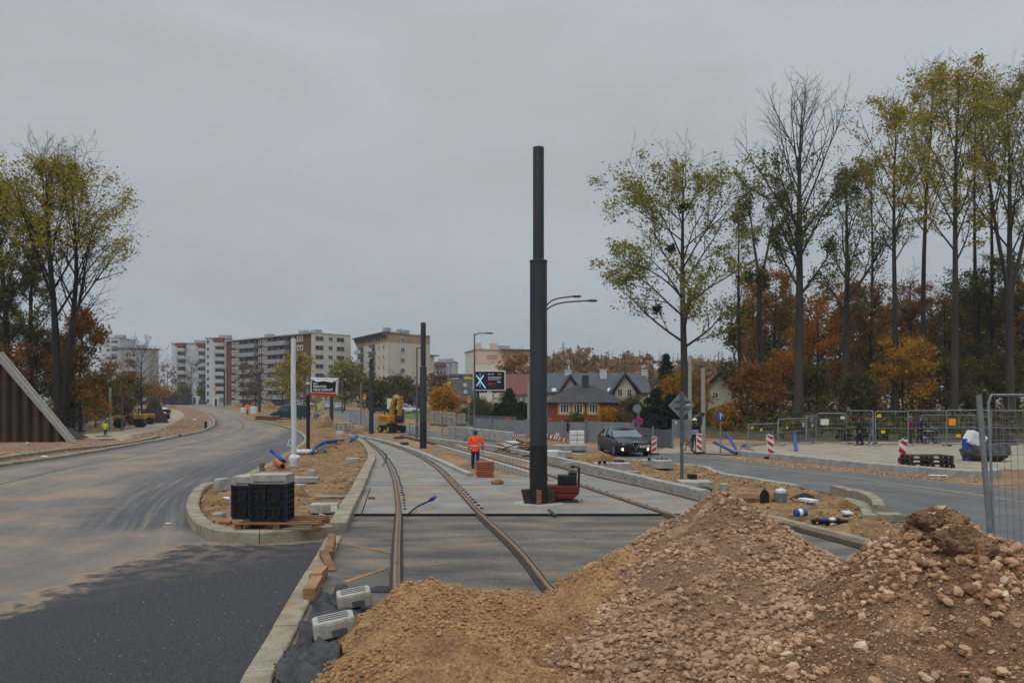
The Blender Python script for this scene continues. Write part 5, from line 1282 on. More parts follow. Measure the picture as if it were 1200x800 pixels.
mb=MB(); mb.loft([[p+Vector((x*w,y_,z)) for x,y_ in ((-.12,-.01),(.12,-.01),(.12,.01),(-.12,.01))] for z,w in ((0,.9),(.22,1),(.3,.6),(.36,.2))]); mb.build('blade',M['black'],t,bevel=.01)
mb=MB(); mb.cyl(p+Vector((0,0,.34)),p+Vector((.02,.1,.5)),.02,n=6); mb.build('shaft',M['wood'],t)
pallet('wooden_pallet','wooden pallet half buried behind the central gravel heap',P(880,588,.06),R(-14),M['wood'],w=1.3,d=.9)
slabstone('bright green scrap on the sand beside the road edge of the right island',916,572,5,2,.15,'hiviy',R(20),'litter on the right island','plastic_scrap',dz=.12)
# loose site clutter along the tracks
for lab,u,v,w,h,d,m,rz,nm in (
 ('brown plank lying on the sand between the worker in orange and the long pale kerb',600,532,16,1.6,.16,'wood',R(-18),'plank'),
 ('dark beam lying across the sand just left of the thick tram pole',618,535,12,2,.2,'woodd',R(30),'plank'),
 ('pale kerb stone dropped beside the long kerb, right of the thick tram pole',668,545,13,4,.3,'kerbl',R(-12),'kerb_block'),
 ('grey kerb stone lying on the sand behind the studded gully piece',741,556,15,4.5,.3,'conc',R(8),'kerb_block'),
 ('brown board lying on the sand left of the diamond sign post',765,560,15,1.5,.18,'wood',R(-24),'plank'),
 ('short dark beam on the earth left of the second tallest tram pole',474,521,9,3,.25,'woodd',R(-20),'plank'),
 ('rusty steel sheet lying at the wheels of the yellow excavator',468,514,12,2.5,.3,'redd',R(6),'steel_sheet'),
 ('pale kerb stone lying at the foot of the tram pole by the excavator',425,514,10,3,.3,'concl',R(10),'kerb_block'),
 ('white sack lying among the blue pipes at the far end of the island',398,509,7,4,.5,'foil',R(30),'sack'),
 ('brown plank lying on the far end of the island before the grey blocks',388,513,12,1.4,.2,'wood',R(14),'plank'),
 ('dark board lying on the soil right of the orange pipe stub',352,549,9,1.2,.2,'woodd',R(-10),'plank'),
 ('small broken grey slab on the soil right of the nearer black crate',357,577,8,1.6,.3,'conc',R(28),'slab_piece')):
    o=slabstone(lab,u,v,w,h,d,m,rz,None,nm,dz=.12); o['category']={'plank':'plank','kerb_block':'kerb block','steel_sheet':'steel sheet','sack':'sack','slab_piece':'concrete piece'}[nm]
soil_heap('knee high sand heap right of the worker in orange, before the pale barrier',588,524,26,7,'sand',.5,.02,31)
soil_heap('small brown earth heap beside the grey block stack behind the display',416,509,20,7,'reds',.5,.02,32,'earth_heap','earth heap')
# dark pallets at the platform
pb=P(1086,552,.02)
for i,lab in enumerate(('lowest dark old pallet of the stack at the platform kerb','second dark old pallet from the ground at the platform kerb','third dark old pallet from the ground at the platform kerb','topmost dark old pallet of the stack at the platform kerb')):
    pallet('wooden_pallet',lab,pb+Vector((random.uniform(-.05,.05),random.uniform(-.04,.04),.155*i)),R(random.uniform(-5,5)),M['woodd'],'old pallets at the platform',w=1.55,d=1.0)
slabstone('white plank lying in front of the old pallets',1099,557.5,20,1.5,.14,'white',R(-22),'planks before the old pallets','plank',dz=.03)
slabstone('short fresh plank at the end of the white one before the old pallets',1112,559,14,1.5,.12,'woodn',R(-14),'planks before the old pallets','plank',dz=.03)
# blue pipes on the right
pipe('blue pipe leaning against another by the platform corner, upper one',[P(865,530,.1),At(852,508.5,P(860,530).y)],.075,ring=False)
pipe('blue pipe leaning low to the left by the platform corner',[P(863,531,.1),At(837,518,P(860,530).y)],.075)
pipe('upright blue pipe near the big bare topped tree',[P(933,529,.1),At(931,508,P(933,529).y)],.085)
pipe('short thick blue pipe end near the leaning blue pipes',[P(872,525,.1),At(872,522,P(872,525).y)],.16)
p=P(1134,540,.12); mb=MB(); mb.prism([p+Vector((-.14,-.2,0)),p+Vector((.42,-.2,0)),p+Vector((.12,-.2,.5)),p+Vector((-.02,-.2,.95)),p+Vector((-.16,-.2,.95))],(0,.4,0)); o=mb.build('blue_wedge',M['blue'],bevel=.03); tag(o,'blue tapered plastic piece standing left of the white box on the platform','plastic piece')
t=thing('white_container','white plastic box lid tilted on the black sack on the platform','box',P(1146,540,.12)); p=t.location.copy()
mb=MB(); 
B=Matrix.Rotation(R(28),3,'Y'); 
mb.obox(p+Vector((-.15,0,.9)),B@Vector((.7,0,0)),Vector((0,.6,0)),B@Vector((0,0,.6))); mb.build('box_shell',M['white'],t,bevel=.06)
mb=MB(); mb.obox(p+Vector((-.15,-.31,.9)),B@Vector((.56,0,0)),Vector((0,.02,0)),B@Vector((0,0,.46))); mb.build('lid_panel',M['foil'],t,bevel=.03)
mb=MB(); c=P(1156,540,.12)
mb.ball((0,0,.34),(.95,.6,.42),40,22); Vv=np.array(mb.v); d=fbm(Vv[:,0]*2.2+Vv[:,1],Vv[:,2]*2.5-Vv[:,1],4,3); Vv=Vv*(1+.3*d[:,None]+.22*fbm(Vv[:,0]*5+Vv[:,2]*2,Vv[:,1]*5-Vv[:,2]*3,3,9)[:,None]); Vv[:,2]=np.maximum(Vv[:,2],0); mb.v=[tuple(x) for x in Vv]
o=mb.build('black_sack',M['tarp'],smooth=50); o.location=c; tag(o,'black plastic sack under the white box on the platform','sack')
# timber and branches pile behind the right track kerb
t=thing('timber_pile','pile of broken boards and beams behind the right track, left of the thick tram pole','timber pile',P(610,531,.05)); p=t.location.copy()
for i in range(16):
    a=random.uniform(-.7,.9); L=random.uniform(.7,1.5); c=p+Vector((random.uniform(-.7,.7),random.uniform(-.3,.7),random.uniform(.08,.55)))
    d=Vector((math.cos(a),random.uniform(-.5,.5),math.sin(a)*.4)).normalized()*L/2; mb=MB(); mb.bar(c-d,c+d,random.uniform(.08,.16),random.uniform(.03,.08)); mb.build('board',M[random.choice(['wood','woodd','woodd','woodn'])],t,bevel=.004)
# striped barriers
def striped(label,a,b,h,n,group='red and white striped barriers',legs=True):
    t=thing('striped_barrier',label,'barrier',a,group); a=Vector(a);b=Vector(b); d=b-a
    mb=MB(); mb.bar(a,b,.03,h); mb.build('board',M['white'],t)
    for i in range(n):
        k=(i+.25)/n; p=a+d*k; w=d/n*.5; nn=Vector((d.y,-d.x,0)).normalized()*.02; nn=nn if nn.y<0 else -nn
        mb=MB(); mb.prism([p+nn+Vector((0,0,-h/2)),p+w+nn+Vector((0,0,-h/2)),p+w*1.5+nn+Vector((0,0,h/2)),p+w*.5+nn+Vector((0,0,h/2))],nn*.2); mb.build('red_stripe',M['red'],t)
    if legs:
        for q in (a,b): mb=MB(); mb.box((q.x,q.y+.04,(q.z+gy(q.y))/2),(.06,.05,q.z-gy(q.y))); mb.build('leg',M['galv'],t)
y=P(609,522).y
striped('red and white striped barrier before the hoarding, left of the thick tram pole',At(601,510,y),At(617,510,y),3.2*y/1000,6)
y=P(650,522).y
striped('fallen red and white striped barrier right of the thick tram pole',At(640,510,y),At(665,516,y),4*y/1000,5)
striped('second striped board crossing the fallen barrier right of the thick tram pole',At(650,514,y-.3),At(654,507,y-.3),4*y/1000,2,legs=False)
y=P(425,511).y
striped('red and white striped board lying among the blue pipes of the island',At(380,511,y),At(397,511.5,y),2.4*y/1000,4,legs=False)
y=P(717,531).y
striped('low pale striped board lying on the sand before the black car',At(693,528,y),At(721,530,y),2*y/1000,6,legs=False)
# black and yellow thing on the hoarding: hanging cluster
t=thing('cable_reel','dark tangled cable hank hanging in front of the pale hoarding above the white blocks','cable',At(671,500,P(671,517).y-.3)); p=t.location.copy()
for k in range(4): 
    r=.28; mb=MB(); mb.tube([p+Vector((r*1.4*math.cos(a),random.uniform(-.04,.04),-.14*k+.12*math.sin(a)+.2)) for a in [2*math.pi*i/14 for i in range(15)]],.05,6,cap=False); mb.build('loop',M['black'],t,smooth=60)
mb=MB(); mb.cyl((p.x,p.y,gy(p.y)),(p.x,p.y,p.z+.4),.04,n=8); mb.build('stand',M['galvd'],t)
mb=MB(); mb.box((p.x+.3,p.y-.1,p.z-.42),(.18,.02,.24)); mb.build('yellow_tag',M['tagy'],t)
# ------------------------------------------------------------------ sheet pile wall of the ramp
M['pile']=mat('rusty_sheet_pile',(92,66,54),(58,45,42),.7,.8,.2,20,metal=.1,c3=(72,54,48),stretch=(1,1,.25))
yw=57.0
def W(u,v,dy=0): q=At(u,v,yw); return Vector((q.x,q.y+dy,q.z))
t=thing('sheet_pile_wall','dark rusty sheet pile retaining wall with a sloping concrete coping at the left edge','retaining wall',W(85,516))
mb=MB(); 
xr=W(82,516).x; xl=W(-160,516).x
def ztop(x):
    A=W(0,421);Bq=W(81,516); return A.z+(x-A.x)*(Bq.z-A.z)/(Bq.x-A.x) if x>W(-6,0).x else A.z+.4
x=xr; prf=[]; k=0
while x>xl:
    seq=[(x,0),(x-.24,0),(x-.34,.3),(x-.6,.3),(x-.7,0)]
    prf+=seq[:4] ; x-=.7
V0=[];V1=[]
for a,dy in prf: V0.append(Vector((a,yw+dy,-.1))); V1.append(Vector((a,yw+dy,max(0.05,ztop(a)))))
n=len(V0); mb.add(V0+V1,[(i,i+1,n+i+1,n+i) for i in range(n-1)]); 
back=[p+Vector((0,.4,0)) for p in V0]; backt=[p+Vector((0,.4,0)) for p in V1]
mb.add(V0+V1+back+backt,[(n+i,n+i+1,3*n+i+1,3*n+i) for i in range(n-1)]+[(2*n+i,3*n+i,3*n+i+1,2*n+i+1) for i in range(n-1)])
mb.build('sheet_piles',M['pile'],t)
# interlock ribs
mb=MB()
for i in range(0,n,4):
    a=V0[i]; b=V1[i]; mb.bar((a.x-.12,yw-.03,-.1),(a.x-.12,yw-.03,max(.1,ztop(a.x)-.1)),.09,.06,up=(0,1,0))
mb.build('interlock_rib',M['pile'],t)
A=W(-6,410.5);B_=W(86,516.5); A2=W(-6,419.5); 
mb=MB(); mb.prism([W(79.5,517.5,-.15),W(86,517.5,-.15),W(0,414,-.15),W(0,424,-.15)][::-1],(0,.3,0)); mb.prism([W(0,414,-.15),W(0,424,-.15),W(-200,430,-.15),W(-200,416,-.15)],(0,.3,0)); mb.prism([W(79.5,517.5,.23),W(87,517.5,.23),W(0,412,.23),W(0,424,.23)][::-1],(0,.2,0)); mb.prism([W(0,412,.23),W(0,424,.23),W(-200,430,.23),W(-200,414,.23)],(0,.2,0)); mb.build('coping',M['conc'],t,bevel=.02)
mb=MB(); mb.prism([W(79,517.5,.16),W(84,517.5,.16),W(0,415.5,.16),W(0,424,.16)][::-1],(0,.06,0)); mb.build('coping_joint',M['steelb'],t)
# earth fill behind the wall
mb=MB(); mb.prism([W(60,519,.75),W(0,490,.75),W(-200,480,.75),W(-200,520,.75)],(0,5,0)); struct(mb.build('embankment',M['soild']))
fp('fence panel on top of the sheet pile slope, seen above the coping',40,516,54,515,455,group='embankment fence',feet=False,lean=0) if False else None
# ------------------------------------------------------------------ vehicles
def sedan(name,label,p,rz,paint='carblack',sc=1.0,kind='sedan',lights=True,detail=True,group=None):
    """front towards -Y in its own space; length along Y"""
    t=thing(name,label,'car' if kind!='van' else 'van',(0,0,0),group)
    L=4.45;Wd=.88
    # lower body: sections along y (front = -2.2)
    S=[(-2.22,.5,.32,.60),(-2.17,.68,.25,.68),(-2.0,.8,.2,.76),(-1.6,.86,.19,.86),(-.95,.88,.19,.94),(-.2,.885,.19,.96),(.7,.885,.19,.98),(1.5,.87,.2,1.0),(2.0,.82,.26,.99),(2.18,.74,.36,.93),(2.23,.62,.46,.8)]
    secs=[]
    for y,w,z0,z1 in S:
        h=z1-z0
        secs.append([Vector((x*w,y,z0+zz*h)) for x,zz in ((-.86,0),(-.97,.14),(-1,.42),(-.985,.68),(-.93,.88),(-.78,.99),(0,1.03),(.78,.99),(.93,.88),(.985,.68),(1,.42),(.97,.14),(.86,0))])
    mb=MB(); mb.loft(secs); mb.build('body',M[paint],t,smooth=38)
    # greenhouse
    if kind=='sedan': G=[(-.98,.93,.74,.95),(-.35,1.3,.62,.9),(.1,1.41,.6,.88),(.75,1.41,.58,.87),(1.2,1.3,.58,.86),(1.72,1.0,.66,.9)]
    else: G=[(-.98,.93,.74,.95),(-.35,1.36,.66,.9),(.1,1.46,.64,.88),(1.2,1.46,.62,.87),(1.75,1.38,.62,.86),(2.12,1.0,.68,.9)]
    zb=.93
    gl=[];rf=[]
    for y,zt,wt,wb in G:
        wb=wb*.9; gl.append([Vector((-wb,y,zb)),Vector((-wt-.03,y,zt-.02)),Vector((wt+.03,y,zt-.02)),Vector((wb,y,zb))])
    mb=MB(); mb.loft(gl,closed=True); mb.build('windows',M['carglass'],t,smooth=25)
    mb=MB(); rs=[[Vector((-wt-.045,y,zt-.045)),Vector((-wt*.9,y,zt)),Vector((0,y,zt+.035)),Vector((wt*.9,y,zt)),Vector((wt+.045,y,zt-.045)),Vector((0,y,zt-.05))] for y,zt,wt,wb in G[1:-1]]
    mb.loft(rs); 
    def pil(a,b): mb.bar(a,b,.06,.05)
    g0,g1,g4,g5=G[0],G[1],G[-2],G[-1]
    for s in (-1,1):
        pil((s*(g0[3]*.9+.01),g0[0],zb),(s*(g1[2]+.04),g1[0],g1[1]-.02)); pil((s*(g5[3]*.9+.01),g5[0],zb),(s*(g4[2]+.04),g4[0],g4[1]-.02))
        pil((s*.8,.35,zb),(s*(.62),.42,1.38)); 
    mb.build('roof',M[paint],t,smooth=40)
    if detail:
        for s in (-1,1):
            mb=MB(); mb.ball((s*.98,-.72,1.0),(.11,.07,.08),8,6); mb.build('wing_mirror',M[paint],t,smooth=180)
            mb=MB(); mb.loft([[Vector((s*(.46+a*.32),-2.13+abs(a-.2)*.2+.02,z)) for z in (.62,.70)] + [Vector((s*(.46+a*.32),-2.0+abs(a-.2)*.25,z)) for z in (.76,.6)] for a in (0,.5,1)]); mb.build('headlight',M['carglass'],t)
            mb=MB(); mb.cyl((s*.63,-2.19,.37),(s*.63,-2.12,.37),.075,n=12); mb.build('fog_lamp',M['lamp' if lights else 'chrome'],t)
            mb=MB(); mb.box((s*.68,2.16,.84),(.28,.1,.14)); mb.build('tail_light',M['red'],t,bevel=.02)
        mb=MB(); mb.prism([Vector((-.16,-2.245,.72)),Vector((.16,-2.245,.72)),Vector((.13,-2.245,.55)),Vector((0,-2.245,.33)),Vector((-.13,-2.245,.55))],(0,.08,0)); gr=mb.build('grille',M['black'],t)
        mb=MB(); mb.tube([(-.16,-2.25,.72),(.16,-2.25,.72),(.13,-2.25,.55),(0,-2.25,.33),(-.13,-2.25,.55),(-.16,-2.25,.72)],.018,6); mb.ball((0,-2.25,.74),(.045,.02,.045),8,5); mb.build('grille_trim',M['chrome'],gr)
        mb=MB(); mb.box((.46,-2.24,.5),(.5,.03,.12)); pl=mb.build('licence_plate',M['white'],t)
        mb=MB()
        for k in range(7): mb.box((.27+k*.06,-2.262,.5),(.032,.006,.07))
        mb.build('plate_characters',M['black'],pl)
        mb=MB(); mb.box((0,-2.2,.27),(1.0,.06,.09)); mb.build('air_intake',M['rubber'],t,bevel=.02)
        for s in (-1,1):
            mb=MB(); mb.box((s*.885,.38,.6),(.006,.012,.5)); mb.box((s*.889,.2,.82),(.02,.16,.03)); mb.build('door_handle',M['black'],t)
    for y in (-1.36,1.36):
        for s in (-1,1): wheel('wheel',(s*.79,y,.31),.31,.2,t,ax=Vector((s,0,0)),n=18 if detail else 10)
    return place(t,p,rz,sc)
cp=P(735,535.5); cy=cp.y+1.2
sedan('car','black sedan with lit fog lamps driving towards the viewer beside the sand heap',Vector(((732.5-600)/1000*cy,cy+.9,gy(cy)+.02)),R(9),sc=.97)
M['carwhite']=mat('white_car_paint',(196,198,200),(184,186,188),3,.3,coat=.3)
M['carsilver']=mat('silver_car_paint',(132,136,140),(122,126,130),3,.3,metal=.4)
M['teal']=mat('dark_teal_van_paint',(26,58,62),(22,50,54),3,.35,coat=.3)
for lab,u,v,pt,rz,kd in (('silver car with lit lamps, left of two on the far road behind the display',386,479.5,'carsilver',R(10),'hatch'),('white car on the far road, right of the white van behind the display',398,480.5,'carwhite',R(10),'hatch'),
    ('white car parked behind the white sign right of the yellow excavator',475.5,484,'carwhite',R(95),'hatch'),('pale car parked behind the yellow excavator',447,483,'carsilver',R(90),'hatch'),
    ('dark car standing by the portable toilet far left',235,473.5,'carblack',R(60),'hatch')):
    sedan('car',lab,P(u,v),rz,pt,1.05,kd,lights=True,detail=False)
def van(name,label,p,rz,paint,sc=1.0,cat='van'):
    t=thing(name,label,cat,(0,0,0))
    prof=[(-2.4,.35),(-2.4,.85),(-2.2,1.05),(-1.6,1.2),(-1.05,1.85),(-.8,1.95),(2.3,1.98),(2.42,1.85),(2.42,.35)]
    mb=MB(); mb.loft([[Vector((x,y,z)) for y,z in [(a,.35+(b-.35)*k) for a,b in prof]] for x,k in ((-.95,.93),(-.9,1),(0,1.015),(.9,1),(.95,.93))]); mb.build('body',M[paint],t,smooth=30,bevel=.03)
    mb=MB(); mb.poly([Vector((-.78,-1.62,1.22)),Vector((.78,-1.62,1.22)),Vector((.74,-1.09,1.84)),Vector((-.74,-1.09,1.84))]); mb.v=[(a,b-.02,c+.02) for a,b,c in mb.v]; mb.build('windscreen',M['carglass'],t)
    for s in (-1,1):
        mb=MB(); mb.prism([Vector((s*.955,-1.45,1.2)),Vector((s*.955,-.35,1.2)),Vector((s*.93,-.35,1.75)),Vector((s*.93,-1.0,1.75))],(s*.01,0,0)); mb.build('side_window',M['carglass'],t)
        mb=MB(); mb.box((s*.7,-2.41,.8),(.26,.06,.16)); mb.build('headlight',M['chrome'],t,bevel=.02)
        mb=MB(); mb.ball((s*1.06,-1.35,1.25),(.12,.06,.14),8,5); mb.build('wing_mirror',M['black'],t,smooth=180)
        for y in (-1.5,1.5): wheel('wheel',(s*.86,y,.33),.33,.22,t,ax=Vector((s,0,0)),n=14)
    mb=MB(); mb.box((0,-2.42,.48),(1.7,.08,.22)); mb.build('bumper',M['black'],t,bevel=.03)
    return place(t,p,rz,sc)
van('van','dark teal panel van standing on the site, half hidden by the white wrapped post',P(340,492.5),R(-72),'teal',.98)
van('van','white van driving on the far road behind the black display post',P(366.5,478.5),R(15),'carwhite',1.1)
# flat trailer behind the van
t=thing('flat_trailer','low pale flatbed trailer parked right of the teal van','trailer',P(364,490.5)); p=t.location.copy()
mb=MB(); mb.box(p+Vector((0,0,.75)),(3.2,1.8,.35)); mb.build('bed',M['concl'],t,bevel=.02)
for dx in (-.9,.9): wheel('wheel',p+Vector((dx,-.8,.32)),.32,.2,t,n=12)
# ------------------------------------------------------------------ excavator
def excavator(label,p,rz,paint,sc=1.0,name='excavator',wheels=True,boom=None):
    t=thing(name,label,'excavator',(0,0,0))
    mb=MB(); mb.box((0,0,.75),(1.9,2.6,.4)); mb.box((0,-1.55,.55),(2.3,.12,.6)); mb.box((0,1.5,.55),(2.1,.1,.4)); mb.build('undercarriage',M['steelb'],t,bevel=.03)
    for s in (-1,1):
        for y in (-1.05,1.05): wheel('wheel',(s*1.0,y,.48),.48,.38,t,ax=Vector((s,0,0)),n=18,rim=paint)
    mb=MB(); mb.cyl((0,0,.95),(0,0,1.12),.7,n=18); mb.build('slewing_ring',M['steelb'],t)
    mb=MB(); mb.box((0,.35,1.25),(2.3,2.9,.25)); mb.loft([[Vector((x,y,z)) for x,y in ((-1.1,.3*k+.2),(-.1,.3*k+.2),(-.1,1.75),(-1.1,1.75))] for z,k in ((1.37,1),(2.05,1),(2.2,1.4))]); mb.loft([[Vector((x,y,z)) for x,y in ((-1.15,.9),(1.15,.9),(1.0,1.9),(-1.0,1.9))] for z in (1.37,2.1)]); mb.build('upper_body',M[paint],t,bevel=.06)
    mb=MB(); mb.box((-.62,-.9,1.75),(.85,.9,.75)); mb.build('engine_cover',M[paint],t,bevel=.08)
    mb=MB(); mb.box((.66,-.55,2.1),(.86,1.5,1.6)); cab=mb.build('cab',M['carglass'],t,bevel=.05)
    mb=MB()
    for x in (.25,1.07):
        for y in (-1.28,.18): mb.box((x,y,2.1),(.09,.09,1.62))
    mb.box((.66,-.55,2.93),(.96,1.6,.1)); mb.box((.66,-.55,1.42),(.92,1.56,.3)); mb.build('cab_frame',M[paint],cab)
    b=boom or [(-.1,-.6,1.7),(-.05,-.9,3.6),(-.05,-1.6,4.6),(0,-2.3,4.2)]
    mb=MB()
    for i in range(len(b)-1): mb.bar(b[i],b[i+1],.5,.72-.1*i,up=(0,1,.2))
    mb.build('boom',M[paint],t,bevel=.04)
    e=Vector(b[-1]); mb=MB(); st=e+Vector((0,.35,-2.1)); mb.bar(e+Vector((0,-.1,.35)),st,.42,.5,up=(0,1,0)); mb.build('stick',M[paint],t,bevel=.04)
    mb=MB(); mb.tube([Vector(b[1])+Vector((.22,-.25,-.9)),Vector(b[2])+Vector((.2,0,-.3))],.07,8); mb.tube([Vector(b[2])+Vector((0,-.2,.35)),e+Vector((0,-.2,.35))],.07,8); mb.build('hydraulic_ram',M['steelb'],t,smooth=50)
    mb=MB(); mb.prism([st+Vector((-.45,.25,.1)),st+Vector((-.45,-.3,.05)),st+Vector((-.45,-.45,-.5)),st+Vector((-.45,.0,-.75)),st+Vector((-.45,.45,-.5))],(.9,0,0)); mb.build('bucket',M['steelb'],t,bevel=.03)
    mb=MB(); mb.tube([(-.5,.9,2.2),(-.5,.9,2.55)],.06,8); mb.build('exhaust',M['steelb'],t)
    return place(t,p,rz,sc)
ep=P(459,511); excavator('yellow wheeled excavator with raised folded arm standing on the right track',ep,R(38),'yellow',.67,boom=[(-.25,-.5,1.7),(-.3,-.7,3.3),(-.25,-1.5,4.5),(-.1,-2.4,4.2)])
bpy.data.objects['excavator'].location=Vector(((459-600)/1000*72,72,gy(72)))
excavator('small orange loader digger working in front of the blue container',P(181,472.6),R(30),'orangem',1.0,boom=[(-.1,-.6,1.7),(-.1,-.9,3.4),(0,-1.6,4.3),(0,-2.3,3.4)])
excavator('small orange digger with a dark cab right of the blue container, raised arm',P(215.5,473),R(-20),'orangem',.9,boom=[(-.3,-.6,1.7),(-.4,-.8,3.6),(-.3,-1.3,4.6),(-.1,-1.7,3.9)])
def roller(label,p,rz,paint,sc):
    t=thing('road_roller',label,'roller',(0,0,0),'yellow machines at the left path')
    for y in (-.9,.9):
        mb=MB(); mb.cyl((-.6,y,.42),(.6,y,.42),.42,n=18); mb.build('drum',M['steelb'],t,smooth=40)
    mb=MB(); mb.box((0,-.85,1.0),(1.1,1.0,.5)); mb.box((0,.85,.95),(1.1,.9,.4)); mb.build('body',M[paint],t,bevel=.1)
    mb=MB(); mb.box((0,.25,.95),(.5,.5,.2)); mb.box((0,.48,1.2),(.5,.12,.45)); mb.build('seat',M['black'],t,bevel=.04)
    mb=MB(); mb.tube([(-.5,.3,1.0),(-.5,.3,1.9),(.5,.3,1.9),(.5,.3,1.0)],.04,8); mb.build('roll_bar',M['black'],t,smooth=50)
    mb=MB(); mb.tube([(0,-.35,1.1),(0,-.1,1.4)],.03,6); mb.build('steering_column',M['black'],t)
    return place(t,p,rz,sc)
roller('small yellow roller parked left of the other on the left path',P(152.5,501),R(100),'yellow',1.05)
roller('small yellow machine parked right of the roller, by the dark soil heap',P(166,497.5),R(110),'yellow',.95)
t=thing('grey_cabinet','pale grey cabinet on the yellow machines, by the dark soil heap','cabinet',P(172,493.5)); p=t.location.copy()
mb=MB(); mb.box(p+Vector((0,.4,.75)),(.9,.7,1.3)); mb.build('case',M['concl'],t,bevel=.04); mb=MB(); mb.box(p+Vector((0,.03,.75)),(.7,.03,1.0)); mb.build('door',M['kerbl'],t,bevel=.01); 
mb=MB(); mb.box(p+Vector((0,.4,.05)),(.8,.6,.12)); mb.build('plinth',M['steelb'],t)
for i,(u,v) in enumerate(((191,491),(193.5,484.5))):
    p=P(u,v); t=thing('pipe_coil',['nearer dark coil with white wrapping on the left sand path','farther dark coil with white wrapping on the left sand path'][i],'coil',p,'dark coils on the path')
    mb=MB()
    for k in range(3): mb.tube([p+Vector((.75*math.cos(a),.75*math.sin(a),.15+.22*k)) for a in [2*math.pi*j/14 for j in range(15)]],.13,6,cap=False)
    mb.build('hose',M['rubber'],t,smooth=60); mb=MB(); mb.ball(p+Vector((0,0,.75)),(.5,.5,.28),9,6); mb.build('wrapping',M['foil'],t,smooth=180)
soil_heap('tall dark soil heap behind the yellow machines at the left path',177,496,34,31,'soild',.8,.02,21,'earth_heap','earth heap',.08)
soil_heap('reddish soil heap in front of the brown apartment block, leftmost',278,477,17,7,'reds',.6,.02,22,'earth_heap','earth heap')
soil_heap('reddish soil heap in front of the brown apartment block, middle one',298,477.5,16,8,'reds',.6,.02,23,'earth_heap','earth heap')
soil_heap('reddish soil heap in front of the brown apartment block, largest at right',314,480,24,10,'reds',.6,.02,24,'earth_heap','earth heap')
soil_heap('brown sand heap right of the teal van and the trailer',378,503,26,12,'sand',.6,.02,25)
soil_heap('steep brown earth heap behind the display post foot',384,499,20,12,'reds',.6,.02,26,'earth_heap','earth heap')
soil_heap('low sand heap left of the yellow excavator',426,506,30,7,'sand',.6,.02,27)
soil_heap('small sand heap under the teal van',326,496.5,26,5,'sand',.6,.02,28)
# brick-like stacks behind the display
for i,(u,v,w,h) in enumerate(((397,506,14,11),(408,505,11,10))):
    p=P(u,v); s=p.y/1000; t=thing('block_stack',['stack of grey concrete blocks behind the display post','stack of grey concrete blocks left of the tram pole at the excavator'][i],'block stack',p,'grey block stacks')
    for j in range(3):
        for k in range(3): mb=MB(); mb.box(p+Vector(((k-1)*w*s/3,.3,(j+.5)*h*s/3)),(w*s/3-.05,.7,h*s/3-.06)); mb.build('block',M['conc'],t,bevel=.02)
for i,(u,v,w,h) in enumerate(((306,493.5,14,7),(319,494,12,7))):
    p=P(u,v); s=p.y/1000; t=thing('pallet_stack',['stack of pallets with pale slabs left of the teal van','second stack of pallets with pale slabs, nearest the teal van'][i],'pallet stack',p,'pallet stacks by the van')
    for j in range(3):
        mb=MB(); mb.box(p+Vector((0,.5,.08+j*h*s/3)),(w*s,1.0,.14)); mb.build('pallet_layer',M['wood'],t)
        for k in (-1,0,1): mb=MB(); mb.box(p+Vector((k*w*s*.36,.5,.08+(j+.5)*h*s/3)),(.5,.8,h*s/3-.16)); mb.build('slab',M['conc'],t)
for lab,u,v,w,h in (('white cabinet left of the worker in the orange vest',284.5,484.5,5,7),('larger white cabinet right of the worker in the orange vest',296.5,486,6.5,10)):
    p=P(u,v); s=p.y/1000; t=thing('white_cabinet',lab,'cabinet',p,'white cabinets by the road')
    mb=MB(); mb.box(p+Vector((0,.5,h*s/2)),(w*s,1.0,h*s)); mb.build('case',M['white'],t,bevel=.05); mb=MB(); mb.box(p+Vector((0,-.02,h*s*.5)),(w*s*.7,.03,h*s*.7)); mb.build('door',M['foil'],t)
# portable toilets
for lab,u,v,w,h in (('white and blue portable toilet right of the pale street lamp, nearer one',252.5,476.3,6.5,11),('white double portable toilet beside the dark container, farther left',227,473.6,9,9.5)):
    p=P(u,v); s=p.y/1000; t=thing('portable_toilet',lab,'portable toilet',p); W=w*s;H=h*s
    mb=MB(); mb.box(p+Vector((0,W*.5,H*.47)),(W,W,H*.94)); mb.build('cabin',M['white'],t,bevel=.06)
    mb=MB(); mb.prism([p+Vector((-W*.53,-.05,H*.93)),p+Vector((W*.53,-.05,H*.93)),p+Vector((W*.4,-.05,H)),p+Vector((-W*.4,-.05,H))],(0,W*1.06,0)); mb.build('roof',M['foil'],t)
    mb=MB(); mb.box(p+Vector((W*.08,-.03,H*.45)),(W*.42,.05,H*.78)); mb.build('door',M['blued'],t)
# containers
def container(label,u0,u1,vb,vt,m,y=None,group='site containers'):
    p=P((u0+u1)/2,vb); y=y or p.y; s=y/1000; W=(u1-u0)*s; z1=At(u0,vt,y).z; H=z1-gy(y); c=Vector((((u0+u1)/2-600)/1000*y,y,gy(y)))
    t=thing('site_container',label,'container',c,group); n=int(W/.45); prof=[]
    for i in range(n):
        x=-W/2+i*W/n; prof+= [(x,0),(x+W/n*.4,0),(x+W/n*.5,.06),(x+W/n*.9,.06)]
    prof+=[(W/2,0),(W/2,2.4),(-W/2,2.4)]
    mb=MB(); mb.prism([c+Vector((a,b,0)) for a,b in prof],(0,0,H)); mb.build('shell',M[m],t)
    mb=MB(); 
    for a in (-W/2,W/2): mb.box(c+Vector((a,0,H/2)),(.16,.16,H+.04))
    mb.box(c+Vector((0,-.02,H)),(W,.14,.16)); mb.build('frame',M[m],t); return t,c,W,H
M['contb']=mat('blue_container_paint',(30,62,116),(24,52,100),1.5,.55)
M['contd']=mat('dark_container_paint',(38,44,58),(32,38,50),1.5,.6)
